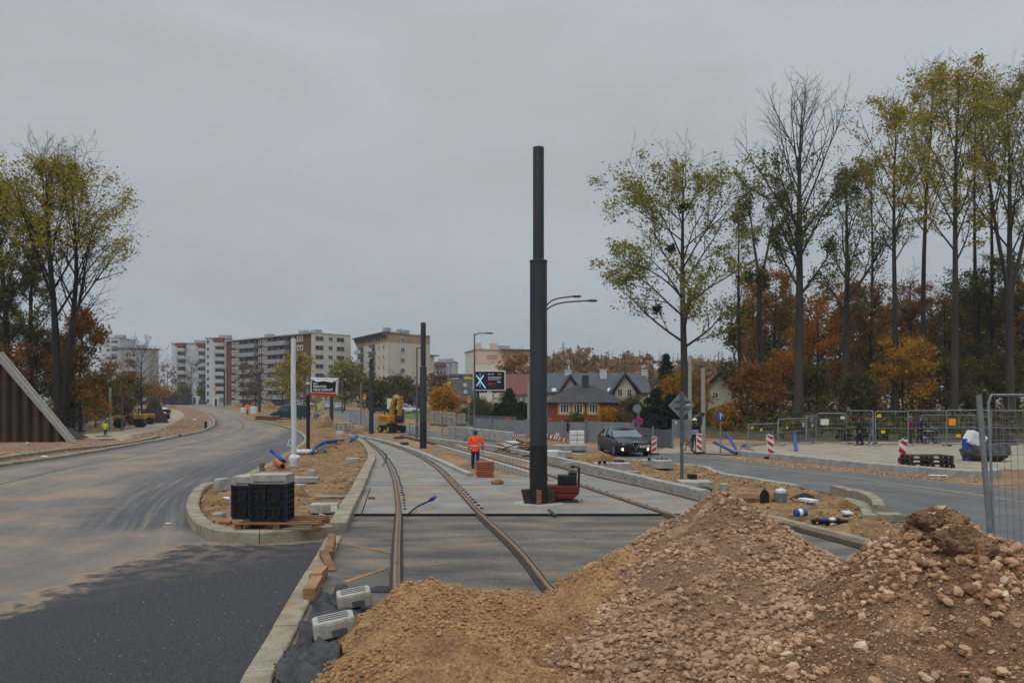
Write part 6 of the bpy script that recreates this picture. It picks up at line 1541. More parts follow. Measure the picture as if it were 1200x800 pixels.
t,c,W,H=container('blue site container left of the dark one, behind the orange loader',163,196,474.4,461.5,'contb')
mb=MB(); mb.box(c+Vector((-W*.32,-.06,H*.55)),(1.2,.05,1.0)); mb.build('window',M['white'],t); mb=MB(); mb.box(c+Vector((W*.3,-.06,H*.48)),(.7,.05,H*.85)); mb.build('door',M['white'],t)
t,c,W,H=container('dark grey site container right of the blue one at the road end',197,222,474.2,462.5,'contd')
mb=MB(); mb.box(c+Vector((-W*.3,-.06,H*.45)),(.9,.05,H*.8)); mb.build('door',M['contd'],t)
# ------------------------------------------------------------------ billboards
y=96.0
def B2(u,v,dy=0): q=At(u,v,y); return Vector((q.x,q.y+dy,q.z))
p=Vector(((578-600)/1000*y,y,gy(y))); t=thing('billboard','electronic billboard showing a pale blue X on black, on a thick round post','billboard',p)
mb=MB(); mb.cyl(p+Vector((0,.3,0)),(p.x,y+.3,B2(0,461).z),.75*y/1000*2.6/2.0,n=16); mb.build('post',M['concl'],t,smooth=50)
mb=MB(); mb.prism([B2(554,457.8),B2(592.5,457.8),B2(592.5,434),B2(554,434)],(0,.6,0)); mb.build('frame',M['white'],t,bevel=.04)
mb=MB(); mb.prism([B2(555.6,456.2,-.03),B2(591,456.2,-.03),B2(591,435.3,-.03),B2(555.6,435.3,-.03)],(0,.03,0)); 
M['screen']=mat('billboard_screen',(10,12,20),(12,14,22),2,.3); M['screenb']=mat('screen_blue',(16,34,62),(10,22,44),.7,.4); M['scrlt']=mat('screen_pale_blue',(164,206,240),(190,222,248),3,.5,emit=(150,200,240),es=.35); M['scrred']=mat('screen_red',(170,34,34),(140,24,28),3,.5,emit=(180,30,30),es=.12); M['scrw']=mat('screen_white',(190,192,196),(160,162,168),3,.5,emit=(200,205,215),es=.15)
scr=mb.build('screen',M['screen'],t)
mb=MB(); mb.prism([B2(556,455.6,-.04),B2(570,455.6,-.04),B2(570,435.8,-.04),B2(556,435.8,-.04)],(0,.008,0)); mb.build('picture_field',M['screenb'],scr)
def stroke(a,b,w,m,nm,dy): 
    mb=MB(); A=B2(*a,dy);B__=B2(*b,dy); d=B__-A; n=Vector((-d.z,0,d.x)).normalized()*w*y/1000; mb.obox((A+B__)/2,d,Vector((0,.01,0)),n); mb.build(nm,M[m],scr)
stroke((558.2,439.4),(569,454.8),1.1,'scrlt','cross_stroke',-.055); stroke((566.8,439.4),(558.6,452),1.1,'scrlt','cross_stroke',-.065)
stroke((562.6,437.2),(562.6,453.8),.5,'scrw','needle',-.075)
for a,b,v,h,m,n in ((571.8,575.5,438.4,1.2,'scrw',3),(576.8,578.2,438.3,1.6,'scrw',1),(583.5,587.5,438.4,1.1,'tagy',2),(571.8,587.5,442.1,1.3,'scrw',9),(571.8,586,444.5,.9,'scrw',8),(572,578,449.6,2.6,'scrred',3),(578.6,581.5,449.8,1.4,'scrred',2),(582.5,587,447.4,1.2,'scrw',1),(572,587,452.6,.6,'galvd',8)):
    wd=(b-a)/n
    for i in range(n): stroke((a+i*wd+wd*.08,v),(a+i*wd+wd*(.72 if n>1 else .95),v),h,m,'text_block',-.05)
mb=MB(); mb.prism([B2(555,460,-.02),B2(592,460,-.02),B2(592,457.9,-.02),B2(555,457.9,-.02)],(0,.5,0)); mb.build('lower_band',M['blued'],t)
mb=MB(); mb.prism([B2(571,459.7,-.03),B2(576,459.7,-.03),B2(576,458.2,-.03),B2(571,458.2,-.03)],(0,.01,0)); mb.build('maker_plate',M['white'],t)
p=P(461,491); y=p.y; t=thing('notice_board','blank white notice board on two posts behind the yellow excavator','notice board',p)
mb=MB(); mb.prism([B2(453.5,479,0),B2(470,479,0),B2(470,466.8,0),B2(453.5,466.8,0)],(0,.08,0)); mb.build('board',M['white'],t,bevel=.01)
for u in (455.5,468): mb=MB(); q=on(u,y); mb.box((q.x,y+.12,(q.z+B2(0,470).z)/2),(.1,.1,B2(0,470).z-q.z)); mb.build('post',M['galvd'],t)
mb=MB(); mb.prism([B2(465,474,-.02),B2(469,474,-.02),B2(469,472.8,-.02),B2(465,472.8,-.02)],(0,.02,0)); mb.build('dark_mark',M['galvd'],t)
# far brick pillars / fence posts by the red roofed houses
for i,(u,v,w,h) in enumerate(((596,501,11,12),(611,505,7,9),(620,505,10,14),(643,504,9,14))):
    p=P(u,v); s=p.y/1000; t=thing('brick_pile',['ragged pile of red bricks on the yard wall behind the grey hoarding','small pile of red bricks by the utility post foot','stack of red bricks left of the thick tram pole','stack of red bricks right of the thick tram pole, at the brick house corner'][i],'brick pile',p,'brick piles behind the hoarding')
    for j in range(4): mb=MB(); mb.box(p+Vector((random.uniform(-.15,.15),.4,(j+.5)*h*s/4)),(w*s*(1-.1*j),.8,h*s/4-.02),rz=random.uniform(-.1,.1)); mb.build('brick_layer',M['brick'],t,bevel=.02)
# ------------------------------------------------------------------ buildings
def bmat(name,c1,c2,scale=.35,rough=.9,bump=.1): return mat(name,c1,c2,scale,rough,bump,8)
M['bbrown']=bmat('brown_facade',(96,58,50),(82,50,44)); M['bcream']=bmat('cream_render',(196,192,176),(182,178,162)); M['bwhite']=bmat('white_render',(184,188,192),(166,170,174))
M['bbeige']=bmat('beige_render',(182,176,162),(168,160,146)); M['btan']=bmat('tan_render',(152,130,104),(138,118,96)); M['bgrey']=bmat('grey_render',(150,152,152),(134,136,136))
M['bal']=bmat('balcony_concrete',(172,172,168),(152,152,148)); M['balg']=bmat('grey_balcony_panel',(140,142,142),(120,122,124)); M['rooff']=bmat('flat_roof_edge',(92,92,92),(78,78,80)); M['redp']=bmat('red_roof_parapet',(128,60,62),(110,52,54))
M['winfr']=mat('white_window_frame',(206,206,204),(190,190,188),4,.5)
def win(parent,o,ux,n,w,h,inset=.06,m=('winfr','glass'),nm='window',bars=1,frame=.09):
    """window centred at o on a facade: frame and panes in one mesh"""
    mb=MB(); uz=Vector((0,0,1)); c=o+n*.03
    mb.obox(c+n*-.01,ux*(w-.02),n*.03,uz*(h-.02),1)
    for s in (-1,1):
        mb.obox(c+ux*s*(w/2-frame/2)+n*.03,ux*frame,n*.06,uz*h,0); mb.obox(c+uz*s*(h/2-frame/2)+n*.031,ux*(w-2*frame),n*.058,uz*frame,0)
    for k in range(bars): mb.obox(c+ux*((k+1)/(bars+1)-.5)*w+n*.028,ux*frame*.8,n*.05,uz*(h-2*frame),0)
    return mb.build(nm,[M[m[0]],M[m[1]]],parent)
class Face:
    def __init__(s,a,b,z0): 
        s.a=Vector((a[0],a[1],z0)); d=Vector((b[0]-a[0],b[1]-a[1],0)); s.L=d.length; s.u=d.normalized(); s.n=Vector((s.u.y,-s.u.x,0))
    def p(s,k,z,out=0): return s.a+s.u*k+Vector((0,0,z))+s.n*out
def prismw(poly,z0,z1,name,m,t,smooth=0):
    mb=MB(); pl=[Vector((a,b,z0)) for a,b in poly]
    ar=sum(pl[i].x*pl[(i+1)%len(pl)].y-pl[(i+1)%len(pl)].x*pl[i].y for i in range(len(pl)))
    if ar<0: pl=pl[::-1]
    mb.prism(pl,(0,0,z1-z0)); return mb.build(name,m,t)
def XY(u,y): return ((u-600)/1000*y,y)
def zt(v,y): return HC-(v-HV)/1000*y
# ---- long brown block with cream gable end
yc=230.0; A=XY(265,261); B_=XY(365,yc); d=Vector((B_[0]-A[0],B_[1]-A[1])); dn=d.normalized(); pr=Vector((-dn.y,dn.x)); 
if pr.y<0: pr=-pr
C_=(B_[0]+pr.x*12.8,B_[1]+pr.y*12.8); D_=(A[0]+pr.x*12.8,A[1]+pr.y*12.8)
z0=1.6; z1=zt(390.5,yc); fh=(z1-z0)/8
t=thing('apartment_block','long eight storey apartment block in brown brick with grey balconies and a cream gable end','apartment block',(B_[0],B_[1],z0))
prismw([A,B_,C_,D_],z0,z1,'brown_wall',M['bbrown'],t)
e=.15; gb=[(B_[0]-dn.x*.02,B_[1]-dn.y*.02)]
fg=Face(B_,C_,z0); mb=MB(); mb.obox(fg.p(fg.L/2,(z1-z0)/2+.1,.08),fg.u*(fg.L+.1),fg.n*.16,Vector((0,0,z1-z0+.3))); mb.build('cream_gable_wall',M['bcream'],t)
f=Face(A,B_,z0); mb=MB(); mb.obox(f.p(f.L/2,z1-z0+.12,-6),f.u*(f.L+.5),f.n*13.2,Vector((0,0,.3))); mb.build('roof_edge',M['bgrey'],t)
L=f.L
def rel(u):   # pixel column -> distance along the facade
    k=(u-600)/1000; return (A[0]-k*A[1])/(k*dn.y-dn.x)
for (ua,ub) in ((281,303),(314,339)):
    ka,kb=rel(ua),rel(ub)
    for fl in range(1,8):
        z=fl*fh; mb=MB(); c=f.p((ka+kb)/2,z-.05,.75); mb.obox(c,f.u*(kb-ka),f.n*1.5,Vector((0,0,.18)))
        mb.obox(f.p((ka+kb)/2,z+.55,1.46),f.u*(kb-ka),f.n*.1,Vector((0,0,1.05)))
        for kk in (ka,kb): mb.obox(f.p(kk,z+.55,.72),f.u*.1,f.n*1.4,Vector((0,0,1.05)))
        mb.build('balcony',M['balg'],t)
        for q in (.2,.5,.8): win(t,f.p(ka+(kb-ka)*q,z+1.15,.02),f.u,f.n,2.2,2.0,m=('balg','glass'),nm='balcony_window')
    mb=MB(); mb.obox(f.p((ka+kb)/2,z1-z0-.1,.8),f.u*(kb-ka+1),f.n*1.8,Vector((0,0,.18))); mb.build('balcony_roof',M['balg'],t)
for fl in range(0,8):
    for u in (273.2,276.6,279.5,304.6,309,312.6,343.4,349.6,353.6):
        win(t,f.p(rel(u),fl*fh+fh*.55,.0),f.u,f.n,1.15,1.5,m=('winfr','winglass' if False else 'glass'),bars=0,frame=.22)
for fl in range(1,8):
    k=2.6; z=fl*fh
    win(t,fg.p(2.4,z+fh*.5,.16),fg.u,fg.n,2.6,1.25,m=('bgrey','glass')); win(t,fg.p(6.0,z+fh*.52,.16),fg.u,fg.n,1.5,1.3); win(t,fg.p(9.3,z+fh*.5,.16),fg.u,fg.n,2.6,1.25,m=('bgrey','glass'))
mb=MB()
for k,h in ((18,1.5),(36,1.6),(42,1.2)): mb.obox(f.p(k,z1-z0+.8,-4),f.u*2.4,f.n*2,Vector((0,0,h)))
mb.build('roof_plant',M['bgrey'],t)
mb=MB(); mb.obox(f.p(L/2,1.3,.03),f.u*(L*.9),f.n*.06,Vector((0,0,2.2))); mb.build('ground_floor_band',M['rooff'],t)
# ---- beige block with jagged eaves
yb=215.0; a=XY(418,yb+22); b=XY(454.5,yb); c=XY(504,yb+10); dd=(c[0]+a[0]-b[0],c[1]+a[1]-b[1])
z0=1.6; z1=zt(389.5,yb)
t=thing('apartment_block','beige nine storey block with tan top band and jagged eaves, behind a tram pole','apartment block',(b[0],b[1],z0))
prismw([a,b,c,dd],z0,z1-2.4,'beige_wall',M['bbeige'],t); prismw([a,b,c,dd],z1-2.39,z1,'tan_top',M['btan'],t)
fs=Face(b,c,z0); fl_=Face(a,b,z0); H=z1-z0
for i in range(8):
    zz=H-1.6-i*2.62
    if zz<2: break
    win(t,fs.p(fs.L*.435 if False else 4.4+.3,zz,.02),fs.u,fs.n,1.3,1.35)
for i in range(8):
    zz=H-3.6-i*2.55
    if zz<1: break
    for kk,w in ((fl_.L*.16,5.2),(fl_.L*.52,6.0)):
        mb=MB(); mb.obox(fl_.p(kk,zz-.7,.6),fl_.u*w,fl_.n*1.2,Vector((0,0,.14)));mb.obox(fl_.p(kk,zz-.2,1.15),fl_.u*w,fl_.n*.06,Vector((0,0,.95))); mb.build('balcony',M['bal'],t)
        win(t,fl_.p(kk,zz+.35,.02),fl_.u,fl_.n,w*.8,1.9,m=('bgrey','glass'),nm='balcony_window')
    for kk in (.33,.74,.88): win(t,fl_.p(fl_.L*kk,zz+.1,.02),fl_.u,fl_.n,.9,1.2,bars=0)
mb=MB(); mb.obox(fl_.p(fl_.L/2-.4,H+.12,.3),fl_.u*(fl_.L+1.4),fl_.n*1.7,Vector((0,0,.22)))
for i in range(13):
    k=fl_.L*i/12; q=fl_.p(k,H,.1); mb.add([q,q+fl_.n*.95,q+Vector((0,0,-1.9)),q+fl_.u*.25,q+fl_.u*.25+fl_.n*.95,q+fl_.u*.25+Vector((0,0,-1.9))],[(0,1,2),(5,4,3),(0,3,4,1),(1,4,5,2),(2,5,3,0)])
mb.build('eaves',M['rooff'],t)
mb=MB(); rp=[(0,0),(.12,.5),(.3,.3),(.46,-.1),(.62,-.5),(.75,.1),(1,.0)]
mb.prism([fs.p(fs.L*k,H+.02+h*.6,0) for k,h in rp]+[fs.p(fs.L,H-.6,0),fs.p(0,H-.6,0)],-fs.n*.4); mb.build('gable_parapet',M['btan'],t)
for k,w,h in ((1.6,1.5,1.1),(5.6,.8,1.0),(7.6,1.6,.9)): mb=MB(); mb.obox(fs.p(k,H+h/2,-2.5),fs.u*w,fs.n*1.5,Vector((0,0,h+.6))); mb.build('chimney',M['bgrey'],t)
mb=MB(); mb.obox(fs.p(fs.L+1.2,H/2-2,-5),fs.u*2.2,fs.n*8,Vector((0,0,H-6.5))); mb.build('rear_wing',M['bbeige'],t)
mb=MB(); mb.obox(fs.p(fs.L+1.3,H-5.1,-5),fs.u*4.6,fs.n*9,Vector((0,0,.3))); mb.build('rear_wing_roof',M['rooff'],t)
# ---- generic block
def block_b(label,u0,u1,vt,y,depth,wm,floors,cols,side=None,roof='bgrey',fw=1.6,fhh=1.3,skew=0,balc=(),name='apartment_block',z0=None,redtop=()):
    a=XY(u0,y+skew); b=XY(u1,y); z0=gy(y)-.3 if z0 is None else z0; z1=zt(vt,y); H=z1-z0
    d=Vector((b[0]-a[0],b[1]-a[1])).normalized(); n=Vector((-d.y,d.x)); n=n if n.y>0 else -n
    t=thing(name,label,'apartment block',(a[0],a[1],z0)); c=(b[0]+n.x*depth,b[1]+n.y*depth); e=(a[0]+n.x*depth,a[1]+n.y*depth)
    prismw([a,b,c,e],z0,z1,'wall',M[wm],t); f=Face(a,b,z0)
    mb=MB(); mb.obox(f.p(f.L/2,H+.15,-depth/2),f.u*(f.L+.5),f.n*(depth+.5),Vector((0,0,.3))); mb.build('roof',M[roof],t)
    mb=MB(); mb.obox(f.p(f.L*.6,H+1.0,-depth/2),f.u*3.5,f.n*3,Vector((0,0,1.5))); mb.build('roof_plant',M['bgrey'],t)
    fh=H/floors
    for i in range(floors):
        for k in cols: win(t,f.p(f.L*k,(i+.55)*fh,0),f.u,f.n,fw,fhh,bars=1 if fw>1.2 else 0)
    for ka,kb in balc:
        for i in range(1,floors):
            mb=MB(); k=(ka+kb)/2*f.L; w=(kb-ka)*f.L; mb.obox(f.p(k,i*fh,.7),f.u*w,f.n*1.4,Vector((0,0,.2))); mb.obox(f.p(k,i*fh+.6,1.36),f.u*w,f.n*.1,Vector((0,0,1.1))); mb.build('balcony',M['bal'],t)
            win(t,f.p(k,i*fh+1.5,.0),f.u,f.n,w*.9,1.5,m=('bal','glass'),nm='balcony_window',bars=2)
    for ka,kb in redtop:
        mb=MB(); k=(ka+kb)/2*f.L; w=(kb-ka)*f.L; mb.obox(f.p(k,H-.5,.8),f.u*w,f.n*1.8,Vector((0,0,1.3))); mb.build('red_canopy',M['redp'],t)
    return t,f
block_b('small pale block with a flat grey roof, between the left trees and the white towers',141,186,409.5,300,14,'bgrey',5,(.22,),roof='rooff',skew=-6,balc=((.1,.4),))
block_b('white block edge with balconies peeking out behind the left trees',118,140,396,330,14,'bwhite',8,(.4,.8),balc=((.55,.95),))
block_b('white tower block with a red canopy on top, left of the grey stair tower',201,241,402.5,300,16,'bwhite',8,(),balc=((.16,.42),(.78,1.0)),redtop=((.16,.42),(.78,1.0)))
block_b('taller grey white tower with a bare stair shaft, joining the brown block at left',241,264,396.5,285,16,'bwhite',9,(.12,),fw=.9,balc=((.46,.98),),redtop=((.46,.98),))
block_b('pale block far behind, seen between the brown and the beige apartment blocks',409,420,428,330,12,'bwhite',6,(.3,.7),fw=1.2)
block_b('distant block with a red top band right of the beige apartment block',504,526,425,330,14,'bgrey',6,(.2,.4,.6,.8),fw=1.2,redtop=((.05,.8),))
block_b('distant grey tower behind the block with the red top band',512,534,424,360,14,'bgrey',7,(.3,.7),fw=1.2)
t,f=block_b('pale peach apartment block with a wavy parapet behind the electronic billboard',557,622,411,240,14,'bcream',6,(),skew=-4)
H=zt(411,240)-gy(240)+.3
mb=MB(); mb.prism([f.p(f.L*k,H-.2+h,.05) for k,h in ((0,1.5),(.06,2.0),(.09,2.0),(.12,.7),(.2,.3),(.26,.6),(.3,1.8),(.38,1.8),(.42,.3),(1,.1),(1,-3.6),(0,-3.6))][::-1],f.n*-.1); mb.build('parapet',bmat('peach_render',(196,170,148),(184,158,138)),t)
for k in (.07,.31,.36): mb=MB(); mb.obox(f.p(f.L*k,H+1.4,-1),f.u*1.2,f.n*1,Vector((0,0,1.2))); mb.build('chimney',M['bbeige'],t)
for r in range(2):
    for i in range(9): win(t,f.p(f.L*(.22+.02*i),H-1.5-r*.7,.06),f.u,f.n,.4,.3,bars=0,frame=.03,nm='vent_slot')
mb=MB(); mb.obox(f.p(f.L*.72,H+.2,.6),f.u*f.L*.58,f.n*2.6,Vector((0,0,.25))); mb.build('eaves',M['rooff'],t)
# ---- houses
M['rgrey']=mat('grey_tile_roof',(68,72,78),(56,60,66),1.2,.7,.3,14); M['rdark']=mat('dark_shingle_roof',(50,50,52),(62,61,60),1.0,.85,.3,14)
M['rred']=mat('red_tile_roof',(108,60,54),(86,50,46),1.2,.8,.3,14); M['yel']=bmat('yellow_facade',(206,172,40),(190,156,34)); M['housew']=bmat('cream_house_render',(176,170,154),(158,152,136))
M['brickw']=mat('red_brick_wall',(132,70,54),(112,58,46),5,.9,.3,18,c3=(122,66,50)); M['trim']=bmat('yellow_window_surround',(178,152,100),(164,138,90))
def gable_house(label,u0,u1,ve,vr,y,depth,wm,rm,ridge='x',wins=(),name='house',over=.4,chim=(),parts=True,hip=False,trim=None,bars=1,ww=1.2,wh=1.3,wz=1.6):
    """eaves row ve, ridge row vr; ridge along x (roof slope seen) or y (gable seen)"""
    a=XY(u0,y); b=XY(u1,y); z0=gy(y)-.3; ze=zt(ve,y); zr=zt(vr,y); cx=(a[0]+b[0])/2
    t=thing(name,label,'house',(cx,y,z0)); prismw([a,b,(b[0],y+depth),(a[0],y+depth)],z0,ze,'wall',M[wm],t); W=b[0]-a[0]
    x0,x1=a[0]-over,b[0]+over; ya,yb=y-over,y+depth+over
    mb=MB(); th=Vector((0,0,.16))
    if hip:
        hx=min(W*.42,depth*.5)*1.0; ym=y+depth/2
        P0,P1,P2,P3=Vector((x0,ya,ze)),Vector((x1,ya,ze)),Vector((x1,yb,ze)),Vector((x0,yb,ze)); R0,R1=Vector((x0+hx,ym,zr)),Vector((x1-hx,ym,zr))
        mb.add([P0,P1,P2,P3,R0,R1],[(0,1,5,4),(1,2,5),(2,3,4,5),(3,0,4),(3,2,1,0)])
    elif ridge=='x':
        ym=y+depth/2
        for s0,s1 in ((ya,ym),(yb,ym)):
            q=[Vector((x0,s0,ze)),Vector((x1,s0,ze)),Vector((x1,s1,zr)),Vector((x0,s1,zr))]
            if s0>s1: q=q[::-1]
            mb.prism(q,th)
        for x in (a[0],b[0]): m2=MB(); m2.prism([Vector((x,y,ze)),Vector((x,y+depth,ze)),Vector((x,ym,zr))],(.2 if x==a[0] else -.2,0,0)); m2.build('gable_wall',M[wm],t)
    else:
        for s0,s1 in ((x0,cx),(x1,cx)):
            q=[Vector((s0,ya,ze)),Vector((s1,ya,zr)),Vector((s1,yb,zr)),Vector((s0,yb,ze))]
            if s0<s1: q=q[::-1]
            mb.prism(q[::-1],th)
        for yy in (y,y+depth-.2): m2=MB(); m2.prism([Vector((a[0],yy,ze)),Vector((b[0],yy,ze)),Vector((cx,yy,zr))],(0,.2,0)); m2.build('gable_wall',M[wm],t)
    rf=mb.build('roof',M[rm],t); f=Face(a,b,z0)
    for u,v in wins:
        q=At(u,v,y); w=win(t,q,f.u,f.n,ww,wh,bars=bars)
        if trim:
            mb=MB(); 
            for s in (-1,1): mb.obox(q+f.u*s*(ww/2+.1)+f.n*.03,f.u*.2,f.n*.1,Vector((0,0,wh+.4))); mb.obox(q+Vector((0,0,s*(wh/2+.1)))+f.n*.028,f.u*ww,f.n*.09,Vector((0,0,.2)))
            mb.build('window_surround',M[trim],t)
    for u,vt_,w,dy in chim:
        q=At(u,vt_,y+dy); mb=MB(); mb.box((q.x,q.y,q.z-1.2),(w,w*.8,2.4)); mb.box((q.x,q.y,q.z+.05),(w*1.15,w*.95,.14)); c_=mb.build('chimney',M['bwhite'],t)
    return t,f
t,f=gable_house('small red brick house with a dark hipped roof and yellow window frames','645.5' and 645.5,729,471.5,450,88,9,'brickw','rdark',hip=True,wins=((661.5,478.5),(677.5,478.5),(695.5,478.5)),trim='trim',ww=.95,wh=.95,bars=2,over=.5)
q=At(686,445,92); mb=MB(); mb.box((q.x,q.y,q.z-.2),(.7,.6,1.4)); mb.build('chimney',M['rdark'],t)
t,f=gable_house('large cream villa with a grey tiled roof and two front gables, behind the brick house',641,760,461,436.5,112,11,'housew','rgrey',ridge='x',chim=((665.5,434,.9,5),(707,433.5,.9,4),(755,434,.8,5)))
for ua,ub,um,ve,vr in ((655,682,668,460,440.5),(717,749,732,459,438.5)):
    y=109.5; A_=At(ua,ve,y);B2_=At(ub,ve,y);C2=At(um,vr,y); z0=gy(y)-.3
    mb=MB(); mb.prism([Vector((A_.x+.4,y,z0)),Vector((B2_.x-.4,y,z0)),Vector((B2_.x-.4,y,A_.z)),C2-Vector((0,0,.2)),Vector((A_.x+.4,y,A_.z))],(0,4,0)); mb.build('front_gable_wall',M['housew'],t)
    mb=MB()
    for s in (A_,B2_):
        e_=C2-s; ext=s-e_*.08; q4=[ext+Vector((0,-.6,0)),C2+Vector((0,-.6,0)),C2+Vector((0,6,0)),ext+Vector((0,6,0))]
        if s.x>C2.x: q4=q4[::-1]
        mb.prism(q4[::-1] if s.x<C2.x else q4[::-1],(0,0,.3))
    mb.build('front_gable_roof',M['rgrey'],t)
    f2=Face((A_.x,y),(B2_.x,y),0)
    for du in ((-5.3,5.5) if ua>700 else (-9,)): win(t,At(um+du,460,y)+Vector((0,0,0)),f2.u,f2.n,.55 if False else .62,.95,bars=1,frame=.06)
q=At(649,457.5,112.6); mb=MB(); mb.obox(q+Vector((0,-.6,0)),Vector((.6,0,0)),Vector((0,.35,.6)),Vector((0,-.06,.04))); mb.build('roof_window',M['white'],t)
q=At(713.5,457,112.6); mb=MB(); mb.obox(q+Vector((0,-.6,0)),Vector((.5,0,0)),Vector((0,.35,.5)),Vector((0,-.06,.04))); mb.build('roof_window',M['white'],t)
gable_house('cream house with a red tiled roof, behind the dark spruce by the billboard',590,656,463,438,135,11,'housew','rred',ridge='x',wins=((607,468),(614,468)),ww=.7,wh=1.0)
t,f=gable_house('dark steep roofed house with pale gable in front of the yellow building',529,556,471,444,130,10,'housew','rdark',ridge='x',wins=())
for u,v in ((545,451),(545.5,459)): q=At(u,v,131.5); mb=MB(); mb.obox(q,Vector((.55,0,0)),Vector((0,.3,.55)),Vector((0,-.06,.04))); mb.build('roof_window',M['galv'],t)
t=thing('house','bright yellow building with a rounded parapet and blue window, behind the dark roofed house','house',(XY(540,150)[0],150,gy(150)))
y=150.0; pts=[(524,480),(524,448),(528,446),(533,443),(541,442),(548,441),(553,442),(553,480)]
mb=MB(); mb.prism([At(u,v,y) for u,v in pts],(0,9,0)); mb.build('wall',M['yel'],t)
q=At(540.5,441.5,y-.3); mb=MB(); mb.box(q,(.7,.3,.95)); mb.build('blue_window',M['contb'],t); mb=MB(); mb.box((q.x,y+3,q.z+.3),(4.5,5,.5)); mb.build('roof',M['rooff'],t)
t,f=gable_house('cream house with a red tiled roof showing among the right trees behind the utility posts',826,858,458,436,105,9,'housew','rred',ridge='y',wins=((838,463),),ww=.8,wh=.8,over=.7)
gable_house('second red roofed house behind the first, right of the pale bare trunk',848,884,448,436,118,9,'housew','rred',ridge='x',wins=())
# electricity pylon far away
t=thing('lattice_pylon','faint lattice electricity pylon far behind the autumn trees','pylon',(XY(660,900)[0],900,4)); y=900.0
mb=MB()
def L2(u0,v0,u1,v1,w=.9): mb.bar(At(u0,v0,y),At(u1,v1,y),w,w)
L2(657.5,470,659.3,401);L2(662.5,470,660.7,401);L2(655.5,408,664.5,408);L2(654.5,414,665.5,414)
for k in range(8): L2(657.6+.2*k,466-k*7,662.4-.2*k-.2,459-k*7,.5)
mb.build('lattice',M['galv'],t)
mb=MB()
for s in (-1,1): mb.bar(At(660+s*5.2,414,y),At(660+s*5.2,416,y),.6,.6)
mb.build('insulators',M['galv'],t)
# ------------------------------------------------------------------ trees
M['bark']=mat('grey_brown_bark',(66,60,52),(44,39,33),1.2,.95,.5,9,c3=(55,50,43),stretch=(1,1,.2))
M['barkd']=mat('dark_bark',(42,37,32),(30,26,22),1.2,.95,.5,9,stretch=(1,1,.2))
LF={'poplar':island_mat('poplar_leaves',[(74,78,36),(112,112,50),(138,130,60),(156,140,62)],transl=.35),
 'yellow':island_mat('yellowing_poplar_leaves',[(88,86,34),(132,122,42),(160,140,48),(170,146,56)],transl=.35),
 'green':island_mat('dull_green_leaves',[(54,62,32),(80,86,44),(104,102,50),(122,110,54)],transl=.3),
 'orange':island_mat('orange_leaves',[(116,70,32),(158,98,38),(184,120,46),(146,102,50)],transl=.35),
 'rust':island_mat('rust_leaves',[(82,64,38),(124,84,42),(150,104,50),(112,88,50)],transl=.35),
 'gold':island_mat('gold_leaves',[(126,92,30),(164,118,34),(182,136,44),(146,106,40)],transl=.35),
 'olive':island_mat('olive_leaves',[(50,54,28),(74,74,36),(98,92,42),(116,96,44)],transl=.3),
 'spruce':island_mat('spruce_needles',[(20,30,24),(30,42,32),(40,54,38),(34,48,40)],transl=.1),
 'thuja':island_mat('thuja_scales',[(24,40,22),(34,54,28),(46,66,34)],transl=.15),
 'brownwood':island_mat('brown_wood_leaves',[(92,70,46),(122,92,54),(142,108,62),(108,84,60)],transl=.3),
 'mixed':island_mat('turning_maple_leaves',[(70,70,34),(106,84,34),(146,96,36),(158,104,42)],transl=.35,noise=.55,nscale=.35),
 'bareb':island_mat('last_brown_leaves',[(84,70,50),(108,88,60),(128,100,66)],transl=.3)}
class TreeGen:
    def __init__(s,seed): s.r=random.Random(seed); s.mb=MB(); s.tips=[]
    def limb(s,p,d,L,r,lv,maxlv,n,wig,trop,kids_,ang,lr,sides=5,r_end=.25,tstart=.25,twl=.35):
        R_=s.r; pts=[p.copy()]; dirs=[d.copy()]; q=p.copy(); dd=d.normalized()
        for i in range(n):
            dd=(dd+Vector((R_.gauss(0,wig),R_.gauss(0,wig),R_.gauss(0,wig)+trop))).normalized(); q=q+dd*(L/n); pts.append(q.copy()); dirs.append(dd.copy())
        rad=[r*(1-(1-r_end)*i/n) for i in range(n+1)]
        s.mb.tube(pts,rad,max(3,sides),cap=False)
        if lv>=maxlv-1:
            for i in range(1,n+1): s.tips.append((pts[i],lv,L/n))
        if lv>=maxlv: return
        for k in range(kids_[lv]):
            t=tstart+(1-tstart)*((k+R_.random())/kids_[lv]); i=min(n-1,int(t*n)); f=t*n-i; bp=pts[i].lerp(pts[i+1],f); bd=dirs[i+1]
            a=R_.uniform(0,2*math.pi); x=bd.orthogonal().normalized(); y=bd.cross(x); side=(x*math.cos(a)+y*math.sin(a))
            an=ang[lv]*R_.uniform(.7,1.25); nd=(bd*math.cos(an)+side*math.sin(an)).normalized()
            s.limb(bp,nd,L*lr[lv]*(1.1-.55*t if lv>0 else 1)*R_.uniform(.75,1.2),max(.012,rad[i]*.55),lv+1,maxlv,max(2,n-1) if lv else max(3,n//2+1),wig*1.15,trop*.8,kids_,ang,lr,sides-1,.3,.2)
